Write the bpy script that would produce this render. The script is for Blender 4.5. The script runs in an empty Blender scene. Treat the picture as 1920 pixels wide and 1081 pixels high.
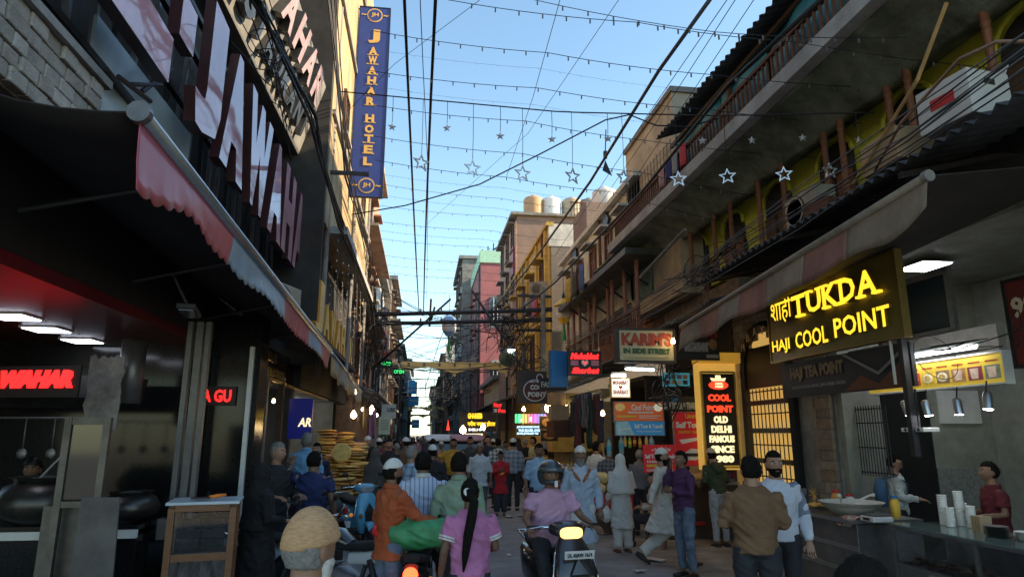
import bpy, bmesh, math, random
from mathutils import Vector, Matrix, noise, Euler
R_ = random.Random(7)
scene = bpy.context.scene
COL = scene.collection
rad = math.radians
# ---------------------------------------------------------------- camera
FPX, CAMH = 1230.0, 1.95
PITCH = math.atan(271.5 / FPX)
YAW = math.atan(170 / FPX * math.cos(PITCH))
cam_d = bpy.data.cameras.new('camera')
cam_d.sensor_width = 36.0
cam_d.lens = 36.0 * FPX / 1920.0
cam_d.clip_start = 0.05
cam_d.clip_end = 4000
cam = bpy.data.objects.new('camera', cam_d)
COL.objects.link(cam)
cam.location = (0, 0, CAMH)
cam.rotation_euler = (rad(90) + PITCH, 0, -YAW)
scene.camera = cam
# ---------------------------------------------------------------- sky, sun, exposure
SUN_AZ, SUN_EL = rad(101), rad(25)          # azimuth clockwise from +Y (street direction), elevation
world = bpy.data.worlds.new('World'); scene.world = world; world.use_nodes = True
nt = world.node_tree; nt.nodes.clear()
sky = nt.nodes.new('ShaderNodeTexSky'); sky.sky_type = 'NISHITA'; sky.sun_disc = False
sky.sun_elevation = SUN_EL; sky.sun_rotation = SUN_AZ
sky.air_density = 1.0; sky.dust_density = 0.35; sky.ozone_density = 1.6; sky.altitude = 200
bg = nt.nodes.new('ShaderNodeBackground'); bg.inputs[1].default_value = 0.15
wo = nt.nodes.new('ShaderNodeOutputWorld')
tint = nt.nodes.new('ShaderNodeMixRGB'); tint.blend_type = 'MULTIPLY'; tint.inputs[0].default_value = 1.0; tint.inputs[2].default_value = (0.95, 1.0, 0.90, 1)
nt.links.new(sky.outputs[0], tint.inputs[1]); nt.links.new(tint.outputs[0], bg.inputs[0]); nt.links.new(bg.outputs[0], wo.inputs[0])
sd = bpy.data.lights.new('sun', 'SUN'); sd.energy = 4.0; sd.angle = rad(0.5); sd.color = (1.0, 0.78, 0.52)
sun = bpy.data.objects.new('sun', sd); COL.objects.link(sun)
sdir = Vector((math.sin(SUN_AZ) * math.cos(SUN_EL), math.cos(SUN_AZ) * math.cos(SUN_EL), math.sin(SUN_EL)))
sun.rotation_euler = sdir.to_track_quat('Z', 'Y').to_euler()
sun.location = sdir * 60
vs = scene.view_settings
scene.display_settings.display_device = 'sRGB'
vs.view_transform = 'Standard'; vs.look = 'None'; vs.exposure = 1.42; vs.gamma = 1.0; vs.use_curve_mapping = False
scene.cycles.use_denoising = True
scene.cycles.max_bounces = 6; scene.cycles.diffuse_bounces = 4; scene.cycles.glossy_bounces = 3
scene.cycles.transparent_max_bounces = 6; scene.cycles.caustics_reflective = False; scene.cycles.caustics_refractive = False
scene.cycles.sample_clamp_indirect = 4.0

# ---------------------------------------------------------------- where a point of the street lies
_cp, _sp, _cy, _sy = math.cos(PITCH), math.sin(PITCH), math.cos(YAW), math.sin(YAW)
_F = Vector((_sy * _cp, _cy * _cp, _sp)); _R = Vector((_cy, -_sy, 0)); _U = Vector((-_sy * _sp, -_cy * _sp, _cp))
_O = Vector((0, 0, CAMH))
def _ray(u, v): return _F + _R * ((u - 960) / FPX) + _U * ((540.5 - v) / FPX)
def aX(u, v, x): d = _ray(u, v); return _O + d * (x / d.x)
def aY(u, v, y): d = _ray(u, v); return _O + d * (y / d.y)
def aZ(u, v, z): d = _ray(u, v); return _O + d * ((z - CAMH) / d.z)

# ---------------------------------------------------------------- materials
MATS = {}
def mat(name, col, rough=0.6, metal=0.0, var=0.18, scale=6.0, bump=0.0, bscale=60.0, emit=0.0, spec=0.5,
        coat=0.0, trans=0.0, ior=1.45, grime=0.0, gcol=(0.03, 0.027, 0.022), stretch=None, alpha=1.0, ecol=None):
    if name in MATS: return MATS[name]
    m = bpy.data.materials.new(name); m.use_nodes = True
    n = m.node_tree; b = n.nodes['Principled BSDF']
    b.inputs['Roughness'].default_value = rough; b.inputs['Metallic'].default_value = metal
    b.inputs['Specular IOR Level'].default_value = spec; b.inputs['IOR'].default_value = ior
    b.inputs['Coat Weight'].default_value = coat; b.inputs['Coat Roughness'].default_value = 0.06
    b.inputs['Transmission Weight'].default_value = trans; b.inputs['Alpha'].default_value = alpha
    c4 = (*col, 1)
    b.inputs['Base Color'].default_value = c4
    if emit:
        b.inputs['Emission Color'].default_value = (*(ecol or col), 1); b.inputs['Emission Strength'].default_value = emit
    tc = n.nodes.new('ShaderNodeTexCoord'); src = tc.outputs['Object']
    if stretch:
        mp = n.nodes.new('ShaderNodeMapping'); mp.inputs['Scale'].default_value = stretch
        n.links.new(src, mp.inputs[0]); src = mp.outputs[0]
    last = None
    if var:
        nz = n.nodes.new('ShaderNodeTexNoise'); nz.inputs['Scale'].default_value = scale; nz.inputs['Detail'].default_value = 5
        nz.inputs['Roughness'].default_value = 0.65
        n.links.new(src, nz.inputs['Vector'])
        rp = n.nodes.new('ShaderNodeValToRGB')
        rp.color_ramp.elements[0].position = 0.28; rp.color_ramp.elements[1].position = 0.72
        rp.color_ramp.elements[0].color = (*[max(0, c * (1 - var)) for c in col], 1)
        rp.color_ramp.elements[1].color = (*[min(1, c * (1 + var)) for c in col], 1)
        n.links.new(nz.outputs['Fac'], rp.inputs[0]); last = rp.outputs[0]
    if grime:
        g = n.nodes.new('ShaderNodeTexNoise'); g.inputs['Scale'].default_value = 1.7; g.inputs['Detail'].default_value = 8
        g.inputs['Roughness'].default_value = 0.7
        n.links.new(src, g.inputs['Vector'])
        r2 = n.nodes.new('ShaderNodeValToRGB'); r2.color_ramp.elements[0].position = 0.42; r2.color_ramp.elements[1].position = 0.72
        r2.color_ramp.elements[0].color = (0, 0, 0, 1); r2.color_ramp.elements[1].color = (grime, grime, grime, 1)
        n.links.new(g.outputs['Fac'], r2.inputs[0])
        mx = n.nodes.new('ShaderNodeMixRGB'); mx.inputs[2].default_value = (*gcol, 1); mx.inputs[1].default_value = c4
        n.links.new(r2.outputs[0], mx.inputs[0])
        if last: n.links.new(last, mx.inputs[1])
        last = mx.outputs[0]
    if last: n.links.new(last, b.inputs['Base Color'])
    if bump:
        nb = n.nodes.new('ShaderNodeTexNoise'); nb.inputs['Scale'].default_value = bscale; nb.inputs['Detail'].default_value = 4
        n.links.new(src, nb.inputs['Vector'])
        bp = n.nodes.new('ShaderNodeBump'); bp.inputs['Strength'].default_value = bump; bp.inputs['Distance'].default_value = 0.02
        n.links.new(nb.outputs['Fac'], bp.inputs['Height']); n.links.new(bp.outputs[0], b.inputs['Normal'])
    MATS[name] = m; return m

def stripes(name, ca, cb, freq, axis='X', duty=0.5, rough=0.8, check=None):
    """cloth with woven stripes (or checks when check is a second axis)"""
    if name in MATS: return MATS[name]
    m = mat(name, ca, rough, var=0); n = m.node_tree; b = n.nodes['Principled BSDF']
    tc = n.nodes.new('ShaderNodeTexCoord'); sp = n.nodes.new('ShaderNodeSeparateXYZ'); n.links.new(tc.outputs['Object'], sp.inputs[0])
    def band(ax):
        a = n.nodes.new('ShaderNodeMath'); a.operation = 'MULTIPLY'; a.inputs[1].default_value = freq; n.links.new(sp.outputs[ax], a.inputs[0])
        f = n.nodes.new('ShaderNodeMath'); f.operation = 'FRACT'; n.links.new(a.outputs[0], f.inputs[0])
        g = n.nodes.new('ShaderNodeMath'); g.operation = 'LESS_THAN'; g.inputs[1].default_value = duty; n.links.new(f.outputs[0], g.inputs[0])
        return g.outputs[0]
    fac = band(axis)
    if check:
        k = n.nodes.new('ShaderNodeMath'); k.operation = 'ADD'; n.links.new(fac, k.inputs[0]); n.links.new(band(check), k.inputs[1])
        h = n.nodes.new('ShaderNodeMath'); h.operation = 'MULTIPLY'; h.inputs[1].default_value = 0.5; n.links.new(k.outputs[0], h.inputs[0]); fac = h.outputs[0]
    mx = n.nodes.new('ShaderNodeMixRGB'); mx.inputs[1].default_value = (*ca, 1); mx.inputs[2].default_value = (*cb, 1)
    n.links.new(fac, mx.inputs[0]); n.links.new(mx.outputs[0], b.inputs['Base Color'])
    return m

def brick_mat(name, ca, cb, mortar, scale=3.2, rough=0.85, axes='XZ'):
    """brickwork too far away to tell the bricks apart"""
    if name in MATS: return MATS[name]
    m = mat(name, ca, rough, var=0); n = m.node_tree; b = n.nodes['Principled BSDF']
    tc = n.nodes.new('ShaderNodeTexCoord'); sp = n.nodes.new('ShaderNodeSeparateXYZ'); n.links.new(tc.outputs['Object'], sp.inputs[0])
    ad = n.nodes.new('ShaderNodeMath'); ad.operation = 'ADD'; n.links.new(sp.outputs['X'], ad.inputs[0]); n.links.new(sp.outputs['Y'], ad.inputs[1])
    cb_ = n.nodes.new('ShaderNodeCombineXYZ'); n.links.new(ad.outputs[0], cb_.inputs[0]); n.links.new(sp.outputs['Z'], cb_.inputs[1])
    br = n.nodes.new('ShaderNodeTexBrick'); br.inputs['Color1'].default_value = (*ca, 1); br.inputs['Color2'].default_value = (*cb, 1)
    br.inputs['Mortar'].default_value = (*mortar, 1); br.inputs['Scale'].default_value = scale; br.inputs['Mortar Size'].default_value = 0.03
    n.links.new(cb_.outputs[0], br.inputs['Vector'])
    nz = n.nodes.new('ShaderNodeTexNoise'); nz.inputs['Scale'].default_value = 1.3; nz.inputs['Detail'].default_value = 6
    n.links.new(tc.outputs['Object'], nz.inputs['Vector'])
    mx = n.nodes.new('ShaderNodeMixRGB'); mx.blend_type = 'MULTIPLY'; mx.inputs[0].default_value = 0.6
    n.links.new(br.outputs['Color'], mx.inputs[1]); n.links.new(nz.outputs['Fac'], mx.inputs[2])
    bc = n.nodes.new('ShaderNodeBrightContrast'); bc.inputs['Bright'].default_value = 0.06
    n.links.new(mx.outputs[0], bc.inputs[0]); n.links.new(bc.outputs[0], b.inputs['Base Color'])
    bp = n.nodes.new('ShaderNodeBump'); bp.inputs['Strength'].default_value = 0.5; bp.inputs['Distance'].default_value = 0.02
    n.links.new(br.outputs['Fac'], bp.inputs['Height']); bp.invert = True; n.links.new(bp.outputs[0], b.inputs['Normal'])
    return m

# ---------------------------------------------------------------- mesh builder
class MB:
    def __init__(s): s.v = []; s.f = []; s.mi = []; s.cur = 0
    def mat(s, i): s.cur = i; return s
    def _add(s, vs, fs):
        o = len(s.v); s.v += [tuple(v) for v in vs]
        for f in fs: s.f.append([i + o for i in f]); s.mi.append(s.cur)
        return s
    def box(s, c, d, rot=None):
        hx, hy, hz = d[0] / 2, d[1] / 2, d[2] / 2
        p = [Vector((x, y, z)) for z in (-hz, hz) for y in (-hy, hy) for x in (-hx, hx)]
        if rot is not None:
            M = rot if isinstance(rot, Matrix) else Euler(rot).to_matrix()
            p = [M @ q for q in p]
        c = Vector(c)
        return s._add([q + c for q in p], [(0, 2, 3, 1), (4, 5, 7, 6), (0, 1, 5, 4), (2, 6, 7, 3), (0, 4, 6, 2), (1, 3, 7, 5)])
    def box2(s, a, b):
        a, b = Vector(a), Vector(b); return s.box((a + b) / 2, [abs(q) for q in (b - a)])
    def quad(s, a, b, c, d): return s._add([a, b, c, d], [(0, 1, 2, 3)])
    def tube(s, pts, r, n=8, cap=True, flat=None):
        """tube along pts; r a number or a list; flat=(k) squashes the second axis"""
        pts = [Vector(p) for p in pts]; L = len(pts)
        rs = r if isinstance(r, (list, tuple)) else [r] * L
        vs = []; prev = None
        for i, p in enumerate(pts):
            t = (pts[min(i + 1, L - 1)] - pts[max(i - 1, 0)])
            if t.length < 1e-9: t = Vector((0, 0, 1))
            t.normalize()
            if prev is None:
                a = Vector((1, 0, 0)) if abs(t.x) < 0.8 else Vector((0, 1, 0))
                a = (a - t * a.dot(t)).normalized()
            else: a = (prev - t * prev.dot(t)).normalized()
            prev = a; b = t.cross(a)
            ri = rs[i]; ra, rb = (ri if isinstance(ri, (list, tuple)) else (ri, ri * (flat or 1)))
            for k in range(n):
                an = 2 * math.pi * k / n
                vs.append(p + a * (math.cos(an) * ra) + b * (math.sin(an) * rb))
        fs = [(i * n + k, i * n + (k + 1) % n, (i + 1) * n + (k + 1) % n, (i + 1) * n + k) for i in range(L - 1) for k in range(n)]
        if cap: fs += [tuple(range(n - 1, -1, -1)), tuple((L - 1) * n + k for k in range(n))]
        return s._add(vs, fs)
    def cyl(s, a, b, r, r2=None, n=12): return s.tube([a, b], [r, r if r2 is None else r2], n)
    def lathe(s, prof, c=(0, 0, 0), n=16, M=None, cap=True):
        """prof list of (r,z) spun round z"""
        c = Vector(c); vs = []
        for (r, z) in prof:
            for k in range(n):
                q = Vector((r * math.cos(2 * math.pi * k / n), r * math.sin(2 * math.pi * k / n), z))
                if M is not None: q = M @ q
                vs.append(q + c)
        fs = [(i * n + k, i * n + (k + 1) % n, (i + 1) * n + (k + 1) % n, (i + 1) * n + k) for i in range(len(prof) - 1) for k in range(n)]
        if cap: fs += [tuple(range(n - 1, -1, -1)), tuple((len(prof) - 1) * n + k for k in range(n))]
        return s._add(vs, fs)
    def ball(s, c, r, n=12, m=8, M=None):
        rx, ry, rz = r if isinstance(r, (list, tuple)) else (r, r, r); c = Vector(c); vs = []
        for i in range(m + 1):
            th = math.pi * (0.001 + 0.998 * i / m)
            for k in range(n):
                q = Vector((rx * math.sin(th) * math.cos(2 * math.pi * k / n), ry * math.sin(th) * math.sin(2 * math.pi * k / n), -rz * math.cos(th)))
                if M is not None: q = M @ q
                vs.append(q + c)
        fs = [(i * n + k, i * n + (k + 1) % n, (i + 1) * n + (k + 1) % n, (i + 1) * n + k) for i in range(m) for k in range(n)]
        return s._add(vs, fs)
    def prism(s, poly, a, n):
        """poly: list of 3-D points in order, pushed along vector n"""
        P = [Vector(p) for p in poly]; n = Vector(n); L = len(P)
        vs = P + [p + n for p in P]
        fs = [tuple(range(L - 1, -1, -1)), tuple(range(L, 2 * L))] + [(i, (i + 1) % L, (i + 1) % L + L, i + L) for i in range(L)]
        return s._add(vs, fs)
    def grid(s, fn, nu, nv, thick=None):
        """fn(u,v) for u,v in 0..1; optional thickness vector makes a closed slab"""
        vs = [Vector(fn(i / nu, j / nv)) for j in range(nv + 1) for i in range(nu + 1)]
        W = nu + 1; fs = [(j * W + i, j * W + i + 1, (j + 1) * W + i + 1, (j + 1) * W + i) for j in range(nv) for i in range(nu)]
        if thick is not None:
            o = len(vs); t = Vector(thick); vs += [v + t for v in vs[:o]]
            fs += [tuple(k + o for k in reversed(f)) for f in fs[:nu * nv]]
            rim = [i for i in range(W)] + [j * W + nu for j in range(1, nv + 1)] + [nv * W + i for i in range(nu - 1, -1, -1)] + [j * W for j in range(nv - 1, 0, -1)]
            for a, b in zip(rim, rim[1:] + rim[:1]): fs.append((b, a, a + o, b + o))
        return s._add(vs, fs)
    def loft(s, secs, n=16, cap=True):
        """secs: list of (centre, side_vec, up_vec, exponent): superellipse rings"""
        vs = []
        for (c, a, b, e) in secs:
            c, a, b = Vector(c), Vector(a), Vector(b)
            for k in range(n):
                t = 2 * math.pi * k / n; x, y = math.cos(t), math.sin(t)
                x = math.copysign(abs(x) ** (2 / e), x); y = math.copysign(abs(y) ** (2 / e), y)
                vs.append(c + a * x + b * y)
        L = len(secs)
        fs = [(i * n + k, i * n + (k + 1) % n, (i + 1) * n + (k + 1) % n, (i + 1) * n + k) for i in range(L - 1) for k in range(n)]
        if cap: fs += [tuple(range(n - 1, -1, -1)), tuple((L - 1) * n + k for k in range(n))]
        return s._add(vs, fs)
    def mesh(s, name, mats, smooth=False):
        me = bpy.data.meshes.new(name); me.from_pydata(s.v, [], s.f)
        for m in (mats if isinstance(mats, (list, tuple)) else [mats]): me.materials.append(m)
        if max(s.mi, default=0): me.polygons.foreach_set('material_index', s.mi)
        bm = bmesh.new(); bm.from_mesh(me); bmesh.ops.recalc_face_normals(bm, faces=bm.faces); bm.to_mesh(me); bm.free()
        if smooth:
            me.polygons.foreach_set('use_smooth', [True] * len(me.polygons))
            if smooth is not True and smooth < 180:
                try: me.set_sharp_from_angle(angle=rad(smooth))
                except Exception: pass
        me.update(); return me
    def build(s, name, mats, parent=None, smooth=False, bevel=0, **kw):
        o = link(name, s.mesh(name, mats, smooth), parent, **kw)
        if bevel:
            b = o.modifiers.new('bevel', 'BEVEL'); b.width = bevel; b.segments = 2; b.limit_method = 'ANGLE'
        return o

def link(name, me, parent=None, label=None, cat=None, group=None, kind=None, loc=None, rz=None):
    o = bpy.data.objects.new(name, me); COL.objects.link(o)
    if parent is not None: o.parent = parent
    if loc is not None: o.location = loc
    if rz is not None: o.rotation_euler.z = rz
    return tag(o, label, cat, group, kind)
def tag(o, label=None, cat=None, group=None, kind=None):
    if label: o['label'] = label
    if cat: o['category'] = cat
    if group: o['group'] = group
    if kind: o['kind'] = kind
    return o
def thing(name, label, cat, loc=(0, 0, 0), rz=0.0, group=None):
    e = bpy.data.objects.new(name, None); COL.objects.link(e); e.empty_display_size = 0.2
    e.location = loc; e.rotation_euler.z = rz
    return tag(e, label, cat, group)
def copy_tree(o, parent=None):
    c = o.copy(); COL.objects.link(c); c.parent = parent
    for ch in list(o.children): copy_tree(ch, c)
    return c

# ---------------------------------------------------------------- lettering
_tcache = {}
WORK = bpy.data.scenes.new('workbench')                 # meshes are evaluated here, away from the full scene
def evaluated(o):
    with bpy.context.temp_override(scene=WORK, view_layer=WORK.view_layers[0]):
        dg = bpy.context.evaluated_depsgraph_get(); dg.update()
        return bpy.data.meshes.new_from_object(o.evaluated_get(dg))
def text_mesh(body, bold=0.0, extrude=0.02, shear=0.0, bevel=0.0):
    key = (body, bold, extrude, shear, bevel)
    if key in _tcache: return _tcache[key]
    cu = bpy.data.curves.new('lettering', 'FONT'); cu.body = body; cu.align_x = 'LEFT'
    cu.offset = bold; cu.extrude = extrude; cu.shear = shear; cu.resolution_u = 2; cu.bevel_depth = bevel; cu.bevel_resolution = 0
    cu.fill_mode = 'BOTH'
    o = bpy.data.objects.new('lettering', cu); WORK.collection.objects.link(o)
    me = evaluated(o)
    bpy.data.objects.remove(o); bpy.data.curves.remove(cu)
    vs = [v.co.copy() for v in me.vertices]; fs = [list(p.vertices) for p in me.polygons]
    nz = [p.normal.z for p in me.polygons]
    bpy.data.meshes.remove(me)
    x0, x1 = min(v.x for v in vs), max(v.x for v in vs); y0, y1 = min(v.y for v in vs), max(v.y for v in vs)
    _tcache[key] = (vs, fs, nz, x0, x1, y0, y1); return _tcache[key]
def lettering(body, parent, x, y, w, h, z, m, bold=0.02, depth=0.01, shear=0.0, name='lettering', side=None, cond=1.0):
    """raised letters, local x right, y up, z out of the board; box (x,y,w,h) lower-left"""
    vs, fs, nz, x0, x1, y0, y1 = text_mesh(body, bold, 0.5, shear)
    sx = w / max(x1 - x0, 1e-6); sy = h / max(y1 - y0, 1e-6)
    if h is None: sy = sx
    me = bpy.data.meshes.new(name)
    me.from_pydata([(x + (v.x - x0) * sx, y + (v.y - y0) * sy, z + (v.z + 0.5) * depth) for v in vs], [], fs)
    me.materials.append(m)
    if side is not None:
        me.materials.append(side)
        me.polygons.foreach_set('material_index', [0 if q > 0.5 else 1 for q in nz])
    me.update()
    return link(name, me, parent)

def frame_at(c, right, up=(0, 0, 1)):
    r = Vector(right).normalized(); u = Vector(up).normalized(); u = (u - r * u.dot(r)).normalized(); n = r.cross(u)
    M = Matrix((r, u, n)).transposed().to_4x4(); M.translation = Vector(c); return M
def disc(mb, cx, cy, rx, ry, z, t=0.006, n=20):
    mb.prism([(cx + rx * math.cos(2 * math.pi * k / n), cy + ry * math.sin(2 * math.pi * k / n), z) for k in range(n)], None, (0, 0, t))
def sign(name, label, c, right, w, h, board, items=(), frame=None, depth=0.06, fw=0.03, cat='sign', group=None, up=(0, 0, 1), post=None):
    """board centred at c, local x right, y up, z towards the reader. items in 0..1 board coordinates"""
    e = thing(name, label, cat, group=group); e.matrix_world = frame_at(c, right, up)
    MB().box((0, 0, -depth / 2), (w, h, depth)).build('board', board, e)
    if frame:
        f = MB()
        for sx in (-1, 1): f.box((sx * (w / 2 + fw / 2 - 0.002), 0, -depth / 2 + 0.006), (fw, h + 2 * fw, depth + 0.02))
        for sy in (-1, 1): f.box((0, sy * (h / 2 + fw / 2 - 0.002), -depth / 2 + 0.006), (w - 0.004, fw, depth + 0.018))
        f.build('frame', frame, e)
    z = 0.004
    for it in items:
        k = it[0]
        if k == 't':
            _, body, s0, t0, s1, t1, m = it[:7]; o = it[7] if len(it) > 7 else {}
            lettering(body, e, (s0 - .5) * w, (t0 - .5) * h, (s1 - s0) * w, (t1 - t0) * h, o.get('z', z + 0.008), m, o.get('bold', 0.03), o.get('depth', 0.006), o.get('shear', 0), side=o.get('side'))
        elif k == 'r':
            _, s0, t0, s1, t1, m = it[:6]; o = it[6] if len(it) > 6 else {}
            zz = o.get('z', 0.002)
            MB().box((((s0 + s1) / 2 - .5) * w, ((t0 + t1) / 2 - .5) * h, zz), ((s1 - s0) * w, (t1 - t0) * h, 0.006)).build(o.get('name', 'panel'), m, e)
        elif k == 'e':
            _, s, t, rs, rt, m = it[:6]; o = it[6] if len(it) > 6 else {}
            b = MB(); disc(b, (s - .5) * w, (t - .5) * h, rs * w, rt * h, o.get('z', 0.004)); b.build(o.get('name', 'emblem'), m, e)
        elif k == 'p':
            _, pts, m = it[:3]; o = it[3] if len(it) > 3 else {}
            MB().prism([((s - .5) * w, (t - .5) * h, o.get('z', 0.004)) for s, t in pts], None, (0, 0, 0.005)).build(o.get('name', 'emblem'), m, e)
    return e
RX, RYp, RYn = Vector((1, 0, 0)), Vector((0, 1, 0)), Vector((0, -1, 0))   # boards facing -Y, facing +X, facing -X
def sag(a, b, d, n=14):
    a, b = Vector(a), Vector(b)
    return [a.lerp(b, i / n) + Vector((0, 0, -d * 4 * (i / n) * (1 - i / n))) for i in range(n + 1)]
def cable(pts, r, m, label, group='overhead cables', name='overhead_cable', cat='cable', n=5):
    return MB().tube(pts, r, n).build(name, m, None, smooth=True, label=label, cat=cat, group=group)
# ================================================================ shared materials
BLACK = mat('black_paint', (0.012, 0.012, 0.013), 0.45, var=0.3)
CABLE = mat('cable_rubber', (0.012, 0.012, 0.014), 0.55, var=0.2)
CABLEG = mat('cable_grey', (0.10, 0.10, 0.11), 0.5, var=0.2)
STEEL = mat('steel', (0.45, 0.46, 0.48), 0.3, 0.9, var=0.15)
STEELD = mat('dull_steel', (0.22, 0.22, 0.23), 0.45, 0.7, var=0.25, grime=0.5)
IRON = mat('dark_iron', (0.04, 0.04, 0.045), 0.5, 0.5, var=0.3)
RUST = mat('rusty_iron', (0.16, 0.07, 0.045), 0.8, 0.2, var=0.4, scale=12, grime=0.5)
WHITEP = mat('white_paint', (0.72, 0.72, 0.70), 0.5, var=0.08, grime=0.25)
CREAM = mat('cream_plaster', (0.62, 0.61, 0.56), 0.85, var=0.2, scale=2, bump=0.25, grime=0.5)
BEIGE = mat('beige_plaster', (0.50, 0.42, 0.32), 0.88, var=0.2, scale=1.5, bump=0.3, grime=0.45)
GREYP = mat('grey_cement', (0.26, 0.25, 0.24), 0.9, var=0.25, scale=2, bump=0.3, grime=0.6)
OCHRE = mat('ochre_plaster', (0.62, 0.42, 0.10), 0.85, var=0.2, scale=1.5, bump=0.3, grime=0.35)
PINKW = mat('red_pink_wall', (0.50, 0.09, 0.11), 0.8, var=0.18, scale=2, bump=0.2, grime=0.2)
LIME = mat('lime_yellow_wall', (0.74, 0.72, 0.08), 0.8, var=0.15, scale=2, bump=0.2, grime=0.45, gcol=(0.12, 0.11, 0.03))
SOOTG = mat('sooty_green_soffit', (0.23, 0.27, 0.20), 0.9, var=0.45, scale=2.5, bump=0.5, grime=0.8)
WOODR = mat('red_brown_wood', (0.22, 0.085, 0.045), 0.6, var=0.35, scale=9, stretch=(6, 6, 0.7), grime=0.3)
WOODD = mat('dark_wood', (0.09, 0.05, 0.03), 0.6, var=0.35, scale=9, stretch=(6, 6, 0.7))
TIN = mat('corrugated_tin', (0.10, 0.105, 0.11), 0.55, 0.5, var=0.35, scale=4, grime=0.7)
GLASSD = mat('dark_glass', (0.02, 0.03, 0.035), 0.06, spec=0.8, var=0)
GLASSC = mat('clear_glass', (0.9, 0.95, 0.95), 0.02, trans=1.0, var=0)
GRANITE = mat('black_granite', (0.010, 0.011, 0.012), 0.12, var=0.6, scale=40, spec=0.35)
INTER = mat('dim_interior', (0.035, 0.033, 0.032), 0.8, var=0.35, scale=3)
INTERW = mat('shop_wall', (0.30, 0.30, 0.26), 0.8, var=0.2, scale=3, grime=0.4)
TARPB = mat('blue_tarpaulin', (0.05, 0.30, 0.42), 0.55, var=0.25, scale=3, bump=0.4, bscale=6)
BLUEP = mat('blue_panel', (0.03, 0.17, 0.42), 0.5, var=0.1)
YEL = mat('yellow_paint', (0.72, 0.46, 0.05), 0.5, var=0.1, grime=0.15)
RED = mat('red_paint', (0.50, 0.025, 0.03), 0.45, var=0.1)
TERRA = mat('terracotta', (0.35, 0.12, 0.07), 0.8, var=0.2)
BRICKR = brick_mat('weathered_brick', (0.25, 0.13, 0.09), (0.19, 0.10, 0.075), (0.26, 0.22, 0.18), 4.0)
BRICKG = brick_mat('grey_brick', (0.24, 0.19, 0.15), (0.17, 0.135, 0.11), (0.22, 0.19, 0.16), 4.0)
BRICKP = brick_mat('painted_red_brick', (0.42, 0.085, 0.10), (0.34, 0.065, 0.08), (0.24, 0.07, 0.075), 7.0)
def glow(name, col, s): return mat(name, tuple(c * .6 for c in col), 0.6, var=0, emit=s * .5, ecol=col)
G_WHITE = glow('tube_light_glow', (0.95, 0.98, 1.0), 16.0)
G_COOL = glow('led_panel_glow', (0.80, 0.85, 1.0), 6.0)
G_WARM = glow('warm_bulb_glow', (1.0, 0.66, 0.28), 24.0)
G_RED = glow('red_led_glow', (1.0, 0.02, 0.02), 1.6)
G_YEL = glow('yellow_led_glow', (1.0, 0.62, 0.03), 1.15)
G_GOLD = glow('gold_letter_glow', (1.0, 0.50, 0.08), 0.9)
G_GREEN = glow('green_led_glow', (0.05, 0.9, 0.2), 1.0)
G_CYAN = glow('pale_blue_led_glow', (0.45, 0.75, 1.0), 1.5)
G_IVORY = glow('ivory_letter_glow', (1.0, 0.82, 0.45), 0.9)

# ================================================================ ground
asph = mat('worn_asphalt', (0.27, 0.265, 0.26), 0.85, var=0.28, scale=1.1, bump=0.35, bscale=90, grime=0.35, gcol=(0.05, 0.045, 0.04))
dirt = mat('trodden_paving_dirt', (0.33, 0.28, 0.22), 0.9, var=0.4, scale=1.6, bump=0.5, bscale=40, grime=0.6, gcol=(0.07, 0.055, 0.04))
MB().quad((-400, -60, -0.02), (400, -60, -0.02), (400, 900, -0.02), (-400, 900, -0.02)).build('ground', dirt, kind='structure')
def road_fn(u, v):
    x = -2.6 + 6.4 * u; y = -4 + 130 * v
    return (x, y, 0.004 + 0.012 * noise.noise(Vector((x * .7, y * .35, 3))) + 0.012)
MB().grid(road_fn, 40, 400).build('road', asph, smooth=True, kind='structure')
def apron_fn(u, v):
    x = 3.78 + 2.6 * u; y = 2 + 60 * v
    return (x, y, 0.012 + 0.03 * noise.noise(Vector((x * 1.3, y * 0.9, 9))))
MB().grid(apron_fn, 30, 300).build('pavement', dirt, smooth=True, kind='structure')
kb = MB().box((6.05, 20, 0.07), (0.3, 40, 0.16)); kb.build('step', GREYP, kind='structure', bevel=0.01)
MB().box((5.7, 10.2, 0.05), (1.0, 1.0, 0.04)).build('doormat', mat('rubber_mat', (0.02, 0.02, 0.02), 0.9, var=.3), label='black rubber doormat on the paving below the barred yellow window', cat='doormat')
# litter
paper = mat('paper_scrap', (0.55, 0.52, 0.47), 0.9, var=0.2)
for i, (u, v, s) in enumerate([(955, 968, .17), (975, 966, .12), (930, 1000, .08), (962, 930, .1), (1130, 1000, .14), (1225, 1048, .22), (1180, 965, .09), (1080, 985, .1), (1250, 990, .12), (1020, 955, .07), (1200, 1070, .12), (955, 1040, .06)]):
    p = aZ(u, v, 0.03); a = R_.random() * 6
    def lf(a_, b_, s=s, a=a, i=i):
        x, y = (a_ - .5) * s * 1.6, (b_ - .5) * s
        return (x * math.cos(a) - y * math.sin(a), x * math.sin(a) + y * math.cos(a), 0.012 + 0.03 * noise.noise(Vector((x * 9, y * 9, i))))
    MB().grid(lf, 4, 3, (0, 0, 0.003)).build('paper_scrap', paper, smooth=True, label='crumpled scrap of pale paper lying on the road', cat='litter', group='paper litter', loc=p)

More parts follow.
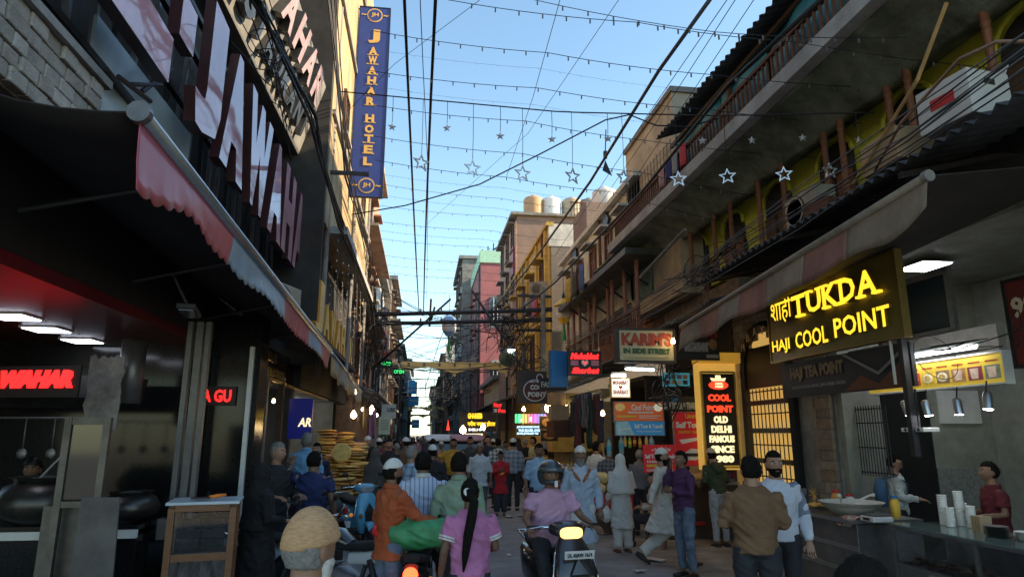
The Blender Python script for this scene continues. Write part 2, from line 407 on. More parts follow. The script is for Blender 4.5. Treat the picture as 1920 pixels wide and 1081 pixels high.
# ================================================================ small builders
def arch_pts(cx, z0, w, h, rise, n=8):
    """outline of an arched opening in the (s,z) plane"""
    pts = [(cx - w / 2, z0), (cx + w / 2, z0), (cx + w / 2, z0 + h - rise)]
    pts += [(cx + w / 2 * math.cos(a), z0 + h - rise + rise * math.sin(a)) for a in [math.pi * k / n for k in range(1, n)]]
    return pts + [(cx - w / 2, z0 + h - rise)]
def window(parent, c, right, w, h, frame=WOODD, pane=GLASSD, bars=2, shade=None, name='window'):
    """window with casing, recessed pane and bars, on the face whose reader-side normal is right x up"""
    M = frame_at(c, right)
    f = MB()
    def L(p): return M @ Vector(p)
    R3 = M.to_3x3()
    for s in (-1, 1): f.box(L((s * w / 2, 0, 0.02)), (0.07, h + .08, 0.1), R3); f.box(L((0, s * h / 2, 0.02)), (w - .07, 0.07, 0.098), R3)
    for k in range(bars): f.box(L((-w / 2 + w * (k + 1) / (bars + 1), 0, 0.02)), (0.035, h - .06, 0.05), R3)
    f.box(L((0, h * .12, 0.02)), (w - .07, 0.04, 0.048), R3)
    o = f.build(name, frame, parent)
    MB().box(L((0, 0, 0.006)), (w - .06, h - .06, 0.012), R3).build('pane', pane, o)
    MB().box(L((0, -h / 2 - .07, 0.07)), (w + .2, 0.07, 0.16), R3).build('sill', shade or GREYP, o)
    if shade: MB().box(L((0, h / 2 + .12, 0.18)), (w + .3, 0.06, 0.36), R3).build('sunshade', shade, o)
    return o
def ac_unit(loc, rz, label):
    e = thing('air_conditioner', label, 'air conditioner', loc, rz)
    MB().box((0, 0, 0.3), (0.85, 0.34, 0.58)).build('case', mat('dusty_beige_case', (.34, .30, .24), .7, var=.2, grime=.5), e, bevel=0.015)
    g = MB()
    for k in range(7): g.lathe([(0.05 + k * .032, -.006), (0.056 + k * .032, -.006), (0.056 + k * .032, .006), (0.05 + k * .032, .006)], (-.13, -.185, .3), 18, Matrix.Rotation(rad(90), 3, 'X'))
    g.build('grille', STEELD, e)
    MB().lathe([(0.26, -.004), (0.26, .004)], (-.13, -.172, .3), 20, Matrix.Rotation(rad(90), 3, 'X')).build('fan_opening', BLACK, e)
    MB().box((-.3, 0, -.02), (0.05, 0.4, 0.05)).box((.3, 0, -.02), (0.05, 0.4, 0.05)).build('bracket', IRON, e)
    return e
def tank(loc, label, r=0.6, h=1.2, m=None):
    e = thing('water_tank', label, 'water tank', loc, group='rooftop water tanks')
    prof = []
    for k in range(13):
        z = h * k / 12; prof.append((r * (1.0 if k % 2 else 0.96), z))
    prof += [(r * .85, h * 1.07), (r * .45, h * 1.15)]
    MB().lathe(prof, n=20).build('shell', m or BEIGE, e, smooth=50)
    MB().lathe([(r * .3, 0), (r * .3, .08), (r * .22, .12)], (0, 0, h * 1.13), 14).build('lid', m or BEIGE, e)
    MB().tube([(r * .97, 0, h * .2), (r * 1.2, 0, h * .2), (r * 1.2, 0, -.4)], .03, 6).build('pipe', GREYP, e)
    return e
def corrugated(a, b, depth_vec, m, name, parent=None, pitch=0.09, amp=0.022, **kw):
    """corrugated sheet: runs from a to b, ribs run along depth_vec"""
    a, b, d = Vector(a), Vector(b), Vector(depth_vec); L = (b - a).length; n = int(L / pitch * 4)
    nn = (b - a).cross(d).normalized()
    if nn.z < 0: nn = -nn
    def fn(u, v): return a.lerp(b, u) + d * v + nn * (amp * math.sin(u * L / pitch * 2 * math.pi) + 0.02 * noise.noise(Vector((u * L, v * 2, 1))))
    return MB().grid(fn, n, 3, nn * -0.006).build(name, m, parent, smooth=True, **kw)
def lamp_tube(c, right, L, label, group='fluorescent tubes'):
    e = thing('tube_light', label, 'tube light', c, group=group)
    r = Vector(right).normalized() * L / 2
    MB().tube([-r, r], .022, 8).build('tube', G_WHITE, e, smooth=True)
    MB().tube([-r * 1.04 + Vector((0, 0, .04)), r * 1.04 + Vector((0, 0, .04))], .03, 6).build('batten', WHITEP, e)
    return e
def bulb(c, label, group='bare bulbs', r=.05, m=None):
    e = thing('light_bulb', label, 'light bulb', c, group=group)
    MB().lathe([(.015, r * 1.9), (.02, r * 1.2), (r * .7, r * .7), (r, 0), (r * .75, -r * .65), (.01, -r)], n=12).build('glass', m or G_WARM, e, smooth=True)
    MB().cyl((0, 0, r * 1.5), (0, 0, r * 2.4), .018).tube([(0, 0, r * 2.3), (0.01, 0, r * 8)], .005, 4).build('socket', BLACK, e)
    return e

# ================================================================ LEFT: restaurant
rest = thing('restaurant_building', 'dark restaurant building with black granite front, red shop ceiling and near-black upper wall', 'building')
redc = mat('glossy_red_ceiling', (0.12, 0.006, 0.01), 0.3, var=0.08)
MB().box((-4.6, 5.6, 3.02), (4.0, 5.2, 0.1)).build('ceiling', redc, rest)
MB().box((-4.2, 8.35, 1.5), (3.2, 0.3, 3.0)).build('end_wall', GRANITE, rest)
MB().box((-6.65, 5.5, 1.6), (0.1, 5.4, 3.2)).build('back_wall', INTERW, rest)
MB().box((-2.68, 6.4, 3.46), (0.16, 9.4, 0.80)).build('fascia', BLACK, rest)
MB().box((-4.7, 6.4, 10.0), (3.4, 12.6, 13.0)).build('upper_wall', mat('dark_wall', (0.035, 0.033, 0.032), 0.8, var=0.5, scale=2, grime=0.4), rest)  # near-black base colour, mottled at random
MB().box((-2.38, 8.75, 1.7), (0.72, 0.42, 3.4)).build('pier', GRANITE, rest)
trim = mat('grey_marble_trim', (0.12, 0.12, 0.12), 0.35, var=0.2, scale=14)
for (u, v, w) in ((330, 860, .05), (352, 820, .07), (372, 800, .045)):
    p = aY(u, v, 7.2); MB().box((p.x, 7.2 + w, 1.55), (w, .08, 3.1)).build('pilaster_strip', trim, rest)
p = aY(462, 800, 8.5); MB().box((p.x, 8.49, 1.5), (.05, .06, 3.0)).build('pilaster_strip', WHITEP, rest)
def red_words(body, u0, v0, u1, v1, y, **k):
    a, b = aY(u0, v1, y), aY(u1, v0, y); e = thing('wall_lettering', k.pop('label'), 'sign'); e.matrix_world = frame_at((a.x, y, a.z), k.pop('right', RX))
    MB().box(((b.x - a.x) / 2, (b.z - a.z) / 2, -.012), (b.x - a.x + .1, b.z - a.z + .08, .02)).build('board', BLACK, e)
    lettering(body, e, 0, 0, b.x - a.x, b.z - a.z, 0.004, k.pop('m', G_RED), k.pop('bold', .04), .012, k.pop('shear', 0)); return e
red_words('NA GU', 362, 730, 435, 753, 8.50, label='red lit letters on the black granite pier beside the money case', bold=.03)
red_words('JAWAHAR', -45, 697, 172, 737, 6.9, label='slanted red lit letters on the dark hood above the cooking counter', right=(1, -.25, 0), bold=.09, shear=.25)
# hood below the letters
hood = thing('cooking_hood', 'dark metal cooking hood hanging over the counter under red letters', 'hood')
hm = mat('smoky_metal', (0.05, 0.05, 0.052), 0.35, 0.8, var=.4, grime=.5)
MB().loft([((-4.0, 7.45, 2.52), (1.05, 0, 0), (0, .28, 0), 8), ((-4.0, 7.45, 2.3), (1.0, 0, 0), (0, .32, 0), 8), ((-4.0, 7.45, 2.2), (.8, 0, 0), (0, .25, 0), 8)], 24).build('canopy', hm, hood, smooth=40)
MB().cyl((-3.0, 7.3, 2.25), (-3.0, 7.3, 2.9), .12).build('duct', STEELD, hood, smooth=True)
tfp = aY(195, 725, 7.0)
def torn(u, v): return (tfp.x - .16 + .32 * u + .03 * noise.noise(Vector((v * 6, 1, u * 3))), 7.0 + .015 * math.sin(u * 6), tfp.z - .32 + .62 * v - (.10 * u if v == 0 else 0) + .05 * noise.noise(Vector((u * 7, 3, v * 5))))
MB().grid(torn, 10, 12, (0, .02, 0)).build('torn_foil', mat('torn_white_foil', (.24, .225, .23), .6, var=.3, scale=14, grime=.9), hood, smooth=40)
for i, (u, v) in enumerate(((25, 593), (88, 617), (155, 638))):
    p = aZ(u, v, 2.96)
    e = thing('ceiling_light_panel', 'square white light panel set in the glossy red ceiling', 'ceiling light', p, group='panels in the red ceiling')
    MB().box((0, 0, -.01), (.30, .30, .012)).build('diffuser', G_COOL, e); MB().box((0, 0, .004), (.34, .34, .02)).build('frame', WHITEP, e)
# counter with pots
cnt = thing('cooking_counter', 'black granite cooking counter with white edge strip holding two steel pots', 'counter')
MB().box((-3.75, 7.1, .52), (2.4, .75, 1.04)).build('base', GRANITE, cnt)
MB().box((-3.75, 6.71, 1.06), (2.42, .05, .07)).build('edge_strip', WHITEP, cnt)
MB().box((-3.75, 7.1, 1.11), (2.4, .72, .04)).build('top', GRANITE, cnt)
def pot(x, y, z, r, label):
    e = thing('cooking_pot', label, 'pot', (x, y, z))
    MB().lathe([(r * .5, 0), (r * .9, r * .22), (r, r * .5), (r * .82, r * .82), (r * .62, r * .92), (r * .7, r * 1.0), (r * .74, r * 1.02), (r * .6, r * .9), (r * .55, r * .85)], n=24).build('body', mat('blackened_steel', (.09, .088, .085), .35, .8, var=.35, scale=9, grime=.6), e, smooth=50)
    MB().lathe([(r * .58, 0), (r * .3, r * .1), (.02, r * .13)], (0, 0, r * .9), 20).build('lid', STEEL, e, smooth=True)
    return e
p = aY(80, 985, 6.95); pot(p.x, 6.95, 1.13, .42, 'big round steel pot on the counter in front of the cook'); p = aY(238, 960, 7.0); pot(p.x, 7.05, 1.13, .27, 'smaller steel pot behind the steel framed screen')
MB().tube([(-3.55, 6.8, 1.45), (-3.28, 6.75, 1.75)], .012, 6).build('ladle', STEEL, label='long thin steel ladle sticking out of the big pot', cat='ladle')
scr = thing('glass_screen', 'steel framed glass screen standing before the cooking counter', 'screen')
a, b = aY(132, 782, 6.1), aY(208, 790, 6.1); zt = a.z; x0, x1 = a.x, b.x - .02
fr = MB()
for x in (x0, x1): fr.box((x, 6.1, zt / 2), (.055, .05, zt))
fr.box(((x0 + x1) / 2, 6.1, zt - .03), (x1 - x0 - .06, .045, .06)).box(((x0 + x1) / 2, 6.1, 1.38), (x1 - x0 - .06, .045, .05)).build('frame', mat('tarnished_steel', (.13, .12, .11), .45, .6, var=.3, grime=.6), scr)
MB().box(((x0 + x1) / 2, 6.1, (zt + 1.38) / 2), (x1 - x0 - .06, .01, zt - 1.46)).build('pane', GLASSD, scr)
MB().box(((x0 + x1) / 2 - .05, 6.2, .68), (x1 - x0 + .2, .03, 1.36)).build('lower_panel', mat('tarnished_steel', (.13, .12, .11)), scr)
a, b = aY(150, 932, 5.7), aY(222, 932, 5.7)
MB().prism([(a.x, 5.72, a.z), (b.x, 5.72, b.z), (b.x + .16, 5.45, 0), (a.x + .1, 5.45, 0)], None, (0, .02, 0)).build('leaning_board', mat('scuffed_grey_board', (.10, .088, .082), .7, var=.35, scale=4, grime=.4), label='scuffed grey board leaning against the steel framed screen', cat='board')
# money case on marble stand
mc = thing('display_case', 'wooden framed cash case with pale top on a black veined marble stand', 'display case', (-1.93, 6.6, 0), rad(10))
wood = mat('varnished_wood', (.17, .07, .03), .35, var=.3, scale=8, stretch=(1, 1, 6))
veined = mat('veined_black_marble', (.05, .05, .052), .2, var=1.0, scale=7, stretch=(3, 3, .8), grime=.0)
MB().box((0, 0, .44), (.52, .42, .88)).build('stand', veined, mc)
f = MB()
for sx in (-1, 1):
    for sy in (-1, 1): f.box((sx * .25, sy * .2, .66), (.055, .055, 1.3))
for z in (.9, 1.31):
    for s in (-1, 1): f.box((0, s * .2, z), (.44, .05, .06)); f.box((s * .25, 0, z), (.05, .34, .06))
f.build('wood_frame', wood, mc)
MB().box((0, 0, 1.35), (.6, .5, .025)).build('top', mat('pale_blue_laminate', (.48, .56, .62), .3, var=.1), mc, bevel=.005)
bills = [mat('brown_banknotes', (.34, .20, .14), .7, var=.3, scale=30), mat('pale_banknotes', (.40, .36, .26), .7, var=.3, scale=30), mat('rose_banknotes', (.38, .18, .17), .7, var=.3, scale=30)]
for i in range(6): MB().box((-.11 + .21 * (i % 2), -.165, 1.0 + .09 * (i // 2)), (.18, .05, .07)).build('banknote_stack', bills[i % 3], mc)
MB().box((.235, -.02, 1.1), (.01, .3, .28)).build('paper_notice', bills[1], mc)
MB().box((0, -.205, 1.1), (.44, .006, .34)).build('pane', GLASSC, mc)
sp = thing('orange_scraper', 'small orange handled scraper lying on the cash case', 'scraper', (-1.86, 6.5, 1.375), .3)
MB().box((-.09, 0, .01), (.16, .07, .015)).build('blade', BLACK, sp); MB().tube([(-.02, 0, .015), (.04, .01, .022), (.12, .02, .03)], [.014, .018, .012], 8).build('handle', mat('orange_plastic', (.8, .2, .02), .4, var=.05), sp, smooth=True)
mb = thing('meter_box', 'small grey electric meter box fixed low on the grey pilaster', 'meter box', (-2.42, 7.1, .95)); MB().box((0, 0, .1), (.16, .12, .2)).build('case', STEELD, mb, bevel=.01); MB().tube([(0, 0, 0), (.02, 0, -.5), (0, 0, -.95)], .015, 6).build('conduit', STEELD, mb)

# ---- awning on the restaurant
aw = thing('shop_awning', 'long rolled awning with pink and pale blue scalloped valance over the restaurant front', 'awning')
A, B_ = Vector((-1.52, 3.42, 3.60)), Vector((-1.56, 11.3, 3.30))
MB().tube([A, B_], .045, 10).build('front_tube', STEEL, aw, smooth=True)
MB().tube([A + Vector((0, -.03, 0)), A + Vector((0, .02, 0))], .06, 12).build('tube_end_cap', STEELD, aw)
darkcl = mat('dark_awning_cloth', (.022, .020, .022), .9, var=.3, scale=3)
W0, W1 = Vector((-2.66, 3.3, 3.80)), Vector((-2.56, 11.3, 3.55))
def awf(u, v):
    q = A.lerp(B_, u).lerp(W0.lerp(W1, u), v); q.z -= .10 * math.sin(math.pi * v); return q
MB().grid(awf, 24, 6, (0, 0, .01)).build('canopy', darkcl, aw, smooth=True)
pinkc = mat('pink_vinyl', (.46, .10, .13), .35, var=.18, scale=2.5, spec=.6); bluec = mat('pale_blue_vinyl', (.24, .36, .46), .35, var=.15, scale=2.5, spec=.6)
segs = [(0, .235, pinkc), (.235, .50, bluec), (.50, .72, pinkc), (.72, .86, bluec), (.86, 1, pinkc)]
for (s0, s1, m) in segs:
    def vf(u, v, s0=s0, s1=s1):
        t = s0 + (s1 - s0) * u; q = A.lerp(B_, t) + Vector((0, 0, -.04)); Ly = t * 7.9
        sc = .22 + .03 * abs(math.sin(Ly * 18)) + .05 * noise.noise(Vector((Ly * 1.5, 0, 0))) + .16 * max(0, 1 - t / .09)
        q.z -= sc * v; q.x += .03 * v * math.sin(Ly * 2.1 + v) + .015 * v * noise.noise(Vector((Ly * 6, v * 2, 3))); return q
    MB().grid(vf, 90, 5, (.004, 0, 0)).build('valance', m, aw, smooth=True)
for y in (4.3, 6.0, 7.7, 9.4):
    q = A.lerp(B_, (y - 3.42) / 7.9); MB().tube([q, Vector((-2.55, y, q.z - .25))], .018, 6).build('arm', BLACK, aw)
# dim floodlight beneath the awning
fl = thing('flood_light', 'unlit rectangular floodlight fixed under the dark awning', 'floodlight')
p = aZ(355, 582, 3.05); fl.location = p; fl.rotation_euler = (0, 0, .2)
MB().box((0, 0, 0), (.16, .5, .05)).build('housing', IRON, fl, bevel=.01); MB().box((0, 0, -.03), (.12, .44, .012)).build('lens', mat('grey_glass', (.12, .13, .14), .15, var=.2), fl); MB().tube([(0, -.1, .02), (-.15, -.1, .3)], .015, 6).build('bracket', IRON, fl)

# ---- letters AL-JAWAHAR on a frame
sgn = thing('channel_letter_sign', 'giant glossy red-faced channel letters on a dark frame over the awning', 'sign')
D0, D1 = Vector((-2.22, 3.0, 4.93)), Vector((-2.43, 13.2, 4.93)); dr = (D1 - D0).normalized()
sgn.matrix_world = frame_at(D0, dr)
lface = mat('mirror_red_acrylic', (.66, .36, .42), .06, metal=.0, var=.25, scale=1.2, spec=.5, ior=2.0, bump=.22, bscale=1.3)
lside = mat('deep_red_sides', (.04, .009, .012), .4, var=.3)
def ch(c, s0, s1, z0=0, h=1.52):
    lettering(c, sgn, s0, z0, s1 - s0, h, -.11, lface, .07, .11, side=lside, name='letter')
ch('A', .2, 1.28); ch('L', 1.42, 2.55); ch('-', 2.66, 3.05, .55, .45)
x = 3.2
for c, w in zip('JAWAHAR', (.86, 1.02, 1.36, 1.02, .98, 1.02, 1.0)): ch(c, x, x + w); x += w + .09
fr = MB()
for z in (-.12, .5, 1.2, 1.66): fr.box((5.1, z, -.36), (10.2, .06, .06))
fr.build('rail', IRON, sgn)
for k in range(26): MB().box((.1 + k * .40, .55, -.45), (.045, 2.5, .05), (0, 0, .12 * math.sin(k * 1.7))).build('upright', STEELD if k % 3 else IRON, sgn)
for k in range(9): MB().tube([(k * 1.1 + .3, -1.0, -.45), (k * 1.1 + 1.1, -.1, -.42)], .025, 6).build('brace', STEELD, sgn)
# pale pane and stone band behind the near end
a, b = aX(228, 150, -2.62), aX(330, 265, -2.62)
MB().box((-2.66, (a.y + b.y) / 2, 4.65), (.03, b.y - a.y + .9, 1.1)).build('frosted_panel', mat('frosted_pale_panel', (.42, .52, .56), .3, var=.1), label='pale frosted panel behind the frame of giant letters', cat='panel')
sb = thing('stone_band', 'band of rough white stone blocks above the near end of the awning', 'stone band')
stm = [mat('white_stone_%d' % k, c, .85, var=.25, scale=9, bump=.5, grime=.35) for k, c in enumerate([(.36, .34, .31), (.30, .28, .25), (.42, .40, .36)])]
e_ = aX(196, 166, -2.3); ye, zt = e_.y, e_.z
MB().box((-2.42, ye - 1.5, zt - .25), (.12, 3.0, .52)).build('backing', GREYP, sb)
for r in range(5):
    y = ye - .02
    while y > ye - 2.9:
        w = R_.uniform(.13, .23); MB().box((-2.34 + R_.uniform(-.012, .012), y - w / 2, zt - .055 - r * .1), (.09, w - .012, .092), (R_.uniform(-.03, .03), 0, 0)).build('stone', stm[R_.randrange(3)], sb, bevel=.008); y -= w
MB().box((-2.36, ye - 1.5, zt + .03), (.2, 3.05, .06)).build('coping', GREYP, sb)
for k in range(4): MB().tube([aX(200 + 22 * k, 130 + 14 * k, -2.5), aX(262 + 20 * k, 220 - 30 * k, -2.5)], .022, 6).build('iron_strut', IRON, label='thin dark iron strut crossing behind the awning tube', cat='strut', group='struts behind the awning')

# ---- inclined sign slab above
b0, b1 = aZ(420, 62, 7.0), aY(560, 292, 12.6); t1 = aY(612, 166, 12.6)
bl = thing('inclined_sign_board', 'pale inclined board with raised pinkish and sooty letters high on the left', 'sign')
n0 = Vector((b0.x, b0.y - 1.5, b1.z)); n1 = Vector((b1.x, b1.y, b1.z)); up = (t1 - n1); Lb = (n1 - n0).length; Hb = up.length
bl.matrix_world = frame_at(n0, n1 - n0, up)
MB().box((Lb / 2, Hb / 2, -.15), (Lb, Hb, .3)).build('board', mat('grey_cladding', (.24, .235, .22), .7, var=.15, scale=2, grime=.55), bl)
plum = mat('faded_pink_letters', (.42, .30, .31), .5, var=.2, grime=.4); soot = mat('sooty_letters', (.035, .037, .04), .35, var=.5)
xx = .2
for c in 'JAWAHAR':
    lettering(c, bl, xx, Hb * .52, .62, Hb * .38, .0, plum, .04, .16, side=soot, name='letter'); xx += .78
xx = .5
for c in 'RESTAURANT':
    lettering(c, bl, xx, Hb * .10, .42, Hb * .30, .0, soot, .04, .12, name='letter'); xx += .52
# ================================================================ LEFT: tall building with slab and light curtain
b2 = thing('hotel_building', 'tall pale yellow hotel building with a sunlit upper wall on the left', 'building')
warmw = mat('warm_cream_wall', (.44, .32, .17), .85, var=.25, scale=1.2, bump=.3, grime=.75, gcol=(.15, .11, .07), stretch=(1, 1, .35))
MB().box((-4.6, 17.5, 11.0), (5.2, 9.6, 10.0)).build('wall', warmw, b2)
MB().box((-4.66, 12.62, 9.6), (5.3, .14, 12.8)).build('end_wall', mat('dark_wall', (0.035, 0.033, 0.032)), b2)  # near-black facing over the near end of the pale wall
MB().box((-4.7, 16.9, 4.4), (4.8, 7.9, 3.2)).build('lower_wall', mat('dark_wall', (0.035, 0.033, 0.032)), b2)  # near-black colour stands in for the shade under the slab
MB().box((-3.0, 17.2, 6.1), (2.7, 7.4, .16)).build('slab', mat('pale_slab', (.38, .38, .38), .8, var=.2, grime=.4), b2)
for y, z in ((14.6, 9.2), (17.8, 11.8), (19.6, 8.6)): window(b2, (-2.0, y, z), RYp, .7, 1.0, WOODD)
for z in (8.4, 11.2, 14.0): MB().box((-1.97, 17.5, z), (.08, 9.5, .1)).build('ledge', GREYP, b2)
for x, y in ((-2.02, 13.2), (-1.95, 17.2), (-1.97, 21.6)): MB().tube([(x, y, 3), (x, y, 16)], .05, 8).build('drain_pipe', GREYP, b2)
lc = mat('fairy_cord', (.10, .10, .11), .5, var=0); lb = mat('clear_bead', (.6, .62, .65), .2, var=0)
for k in range(20):
    y = 13.6 + k * .35; x = -1.85 - .3 * (k % 3); L = R_.uniform(1.4, 2.4)
    m = MB().tube(sag((x, y, 6.0), (x + .05, y + .08, 6.0 - L), 0.0, 4), .006, 4)
    for j in range(int(L / .22)): m.mat(1).box((x, y, 5.9 - j * .22), (.016, .016, .04)).mat(0)
    m.build('light_string', [lc, lb], label='thin unlit light string hanging down from the pale slab edge', cat='light string', group='curtain of light strings under the slab')
# hotel banner
c0, c1 = aY(675, 12, 16), aY(716, 370, 16); W = .80; Hh = c0.z - c1.z
goldp = mat('gold_letter_paint', (.62, .40, .12), .45, var=.1)
bluev = mat('royal_blue_vinyl', (.022, .05, .235), .5, var=.15, scale=2)
cx = (c0.x + aY(733, 12, 16).x) / 2
it = [('e', .5, .955, .26, .038, goldp), ('e', .5, .955, .22, .032, bluev, {'z': .010}), ('t', 'JH', .38, .942, .62, .968, goldp, {'z': .016}), ('e', .5, .055, .26, .038, goldp), ('e', .5, .055, .22, .032, bluev, {'z': .010}), ('t', 'JH', .38, .042, .62, .068, goldp, {'z': .016})]
it += [('t', '~', .06, .95, .22, .96, goldp), ('t', '~', .78, .95, .94, .96, goldp), ('t', '~', .06, .05, .22, .06, goldp), ('t', '~', .78, .05, .94, .06, goldp)]
ys = [.80, .735, .685, .63, .575, .52, .465, .375, .32, .27, .215, .155]
for c, t in zip('JAWAHARHOTEL', ys):
    big = t == .80
    it.append(('t', c, .32 if big else .36, t, .70 if big else .64, t + (.075 if big else .043), goldp, {'bold': .05}))
    if not big and c in 'AHRTWE': it.append(('r', .31, t - .001, .69, t + .004, goldp, {'z': .006, 'name': 'serif'}))
sign('hotel_banner', 'tall royal blue vertical banner with gold hotel name hanging over the street', (cx, 16, (c0.z + c1.z) / 2), RX, W, Hh, bluev, it, BLACK, .08, .015, cat='banner')
MB().tube([(-2.1, 16.05, c0.z - .05), (cx + W / 2, 16.05, c0.z - .05)], .02, 6).build('banner_rod', IRON, label='thin iron rod holding the top of the blue hotel banner', cat='rod')
p = aY(600, 322, 13); q = aY(692, 328, 13)
MB().box(((p.x + q.x) / 2, 13, p.z), (q.x - p.x, .08, .07)).build('angle_iron_arm', IRON, label='dark angle iron arm reaching out below the blue banner', cat='bracket')
# fascia signs, gold letters, second awning
glossd = mat('dark_lacquer', (.03, .018, .015), .08, var=.5, scale=2, spec=.7)
fz = thing('gilded_sign', 'dark mirror-polished fascia sign with worn gold letters under the awning', 'sign'); fz.matrix_world = frame_at((-2.42, 9.5, 2.85), RYp)
MB().box((1.35, .2, -.05), (2.7, .46, .1)).build('board', glossd, fz); MB().box((1.35, -.05, .01), (2.7, .05, .02)).build('gold_rule', mat('aged_gold', (.42, .28, .09), .3, .8, var=.3), fz)
lettering('JAWAHAR', fz, .2, .18, 1.6, .2, .006, mat('aged_gold', (.42, .28, .09)), .03, .02); lettering('GUEST HOUSE', fz, .25, -.0, 2.2, .13, .006, mat('aged_gold', (.42, .28, .09)), .03, .02)
fz2 = thing('lacquered_fascia', 'long dark red lacquered fascia reflecting gold light beyond the gilded sign', 'fascia')
MB().box((-2.5, 14.9, 3.05), (.12, 5.2, .5)).build('board', mat('dark_red_lacquer', (.05, .012, .012), .1, var=.5, scale=1.5), fz2); MB().box((-2.42, 14.9, 2.79), (.06, 5.2, .04)).build('edge_strip', mat('aged_gold', (.42, .28, .09)), fz2)
gl = thing('gold_letter_sign', 'upright gold block letters standing on the canopy edge left of the street', 'sign')
gl.matrix_world = frame_at((-2.05, 12.2, 3.86), (Vector((-2.05, 20, 3.8)) - Vector((-2.05, 12.2, 3.86))))
gf = mat('gold_letter_face', (.78, .52, .16), .35, var=.15); gs = mat('amber_letter_sides', (.55, .24, .03), .4, var=.2)
x = 0.0
for i, c in enumerate('JAWAHAR'):
    lettering(c, gl, x, -.1 if i == 0 else .0, .9 if i == 0 else .78, 1.05 if i == 0 else .68, -.14, gf, .05, .22, side=gs, name='letter'); x += 1.06 if i == 0 else .95
MB().box((3.7, -.08, -.1), (7.4, .1, .4)).build('shelf', IRON, gl)
ac_unit((-2.4, 11.0, 3.75), rad(70), 'grey air conditioner unit behind the awning tube below gold letters')
aw2 = thing('striped_awning', 'brown and grey striped awning continuing beyond the pink valance', 'awning')
A2, B2 = Vector((-1.56, 11.5, 3.28)), Vector((-1.75, 19.5, 3.12))
MB().tube([A2, B2], .04, 8).build('front_tube', STEEL, aw2, smooth=True)
cs = [mat('tan_cloth', (.36, .25, .13), .8, var=.2), mat('grey_cloth', (.26, .28, .30), .8, var=.2)]
for k in range(12):
    def v2(u, v, k=k):
        t = (k + u) / 12; q = A2.lerp(B2, t); q.z -= .36 * v + .03 * math.sin(t * 40) * v; q.x += .04 * math.sin(t * 22) * v; return q
    MB().grid(v2, 6, 3, (.006, 0, 0)).build('valance', cs[k % 2], aw2, smooth=True)
MB().grid(lambda u, v: A2.lerp(B2, u).lerp(Vector((-2.5, 11.5, 3.6)).lerp(Vector((-2.5, 19.5, 3.5)), u), v), 8, 3, (0, 0, .01)).build('canopy', darkcl, aw2)
# ---- ground floor shops on the left, Y 9..20 : dark openings with piers, grills, shelves
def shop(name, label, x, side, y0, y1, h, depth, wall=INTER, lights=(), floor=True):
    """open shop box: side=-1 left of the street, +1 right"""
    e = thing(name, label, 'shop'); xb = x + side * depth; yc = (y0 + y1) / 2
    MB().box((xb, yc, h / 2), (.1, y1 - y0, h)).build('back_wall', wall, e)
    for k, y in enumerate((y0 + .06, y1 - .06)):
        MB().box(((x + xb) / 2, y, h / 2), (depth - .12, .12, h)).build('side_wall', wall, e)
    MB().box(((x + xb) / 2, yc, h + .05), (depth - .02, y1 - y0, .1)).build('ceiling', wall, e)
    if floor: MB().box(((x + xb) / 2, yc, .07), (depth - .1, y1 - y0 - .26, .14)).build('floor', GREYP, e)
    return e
GOODS = [mat('goods_%d' % k, c, .7, var=.35, scale=14) for k, c in enumerate([(.35, .05, .06), (.05, .12, .35), (.45, .32, .06), (.06, .25, .12), (.5, .5, .48), (.30, .12, .25), (.05, .05, .055), (.45, .2, .05), (.12, .35, .42)])]
def shelves(e, x, side, y0, y1, zs, depth=.3, fill=.8, sz=.16):
    for z in zs:
        MB().box((x, (y0 + y1) / 2, z), (depth, y1 - y0, .025)).build('shelf', WOODD, e)
        y = y0 + .1
        while y < y1 - .15:
            w = R_.uniform(.5, 1.1) * sz; hh = R_.uniform(.6, 1.5) * sz
            if R_.random() < fill: MB().box((x - side * .04, y + w / 2, z + .0135 + hh / 2), (depth * .6, w * .92, hh)).build('boxed_goods', GOODS[R_.randrange(9)], e)
            y += w
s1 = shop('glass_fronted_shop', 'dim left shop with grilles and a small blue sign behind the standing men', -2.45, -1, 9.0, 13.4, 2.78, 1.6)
shelves(s1, -3.85, -1, 9.3, 13.1, (1.0, 1.5, 2.0), fill=.7)
gr = MB()
for k in range(12): gr.tube([(-2.5, 9.25 + k * .09, .9), (-2.5, 9.25 + (k + 6) * .09 if k < 6 else 10.3, 2.5)], .008, 4); gr.tube([(-2.5, 9.25 + (k + 6) * .09 if k < 6 else 10.3, .9), (-2.5, 9.25 + k * .09, 2.5)], .008, 4)
gr.build('lattice_grille', STEELD, s1)
for y in (10.4, 10.7, 11.9): MB().box((-2.42, y, 1.4), (.09, .1, 2.8)).build('door_post', WOODD if y > 11 else STEELD, s1)
p = aY(563, 782, 12.6)
sign('shop_sign', 'small deep blue sign with gold letters inside the left shop', (p.x, 12.6, p.z - .02), RX, .42, .72, mat('blue_lightbox', (.01, .015, .22), .4, var=0, emit=.06), [('t', 'AR', .42, .3, .98, .52, G_IVORY, {'shear': .2})], None, .05)
for (u, v, w) in ((590, 788, .5), (600, 815, .45), (595, 900, .3)):
    p = aX(u, v, -3.4); lamp_tube((p.x, p.y if p.y < 13 else 12.8, min(p.z, 2.6)), (0.3, 1, 0), w, 'short tube light glowing inside the dim left shop', 'tubes in the left shop')
bulb(aX(513, 752, -2.6), 'small bulb by the grille of the left shop', r=.03)
s2 = shop('bread_shop', 'lit left shop behind the bread stacks with pale shelves', -2.45, -1, 13.5, 19.5, 2.8, 1.8, INTERW)
shelves(s2, -4.0, -1, 13.8, 19.2, (.9, 1.3, 1.7, 2.1), fill=.85)
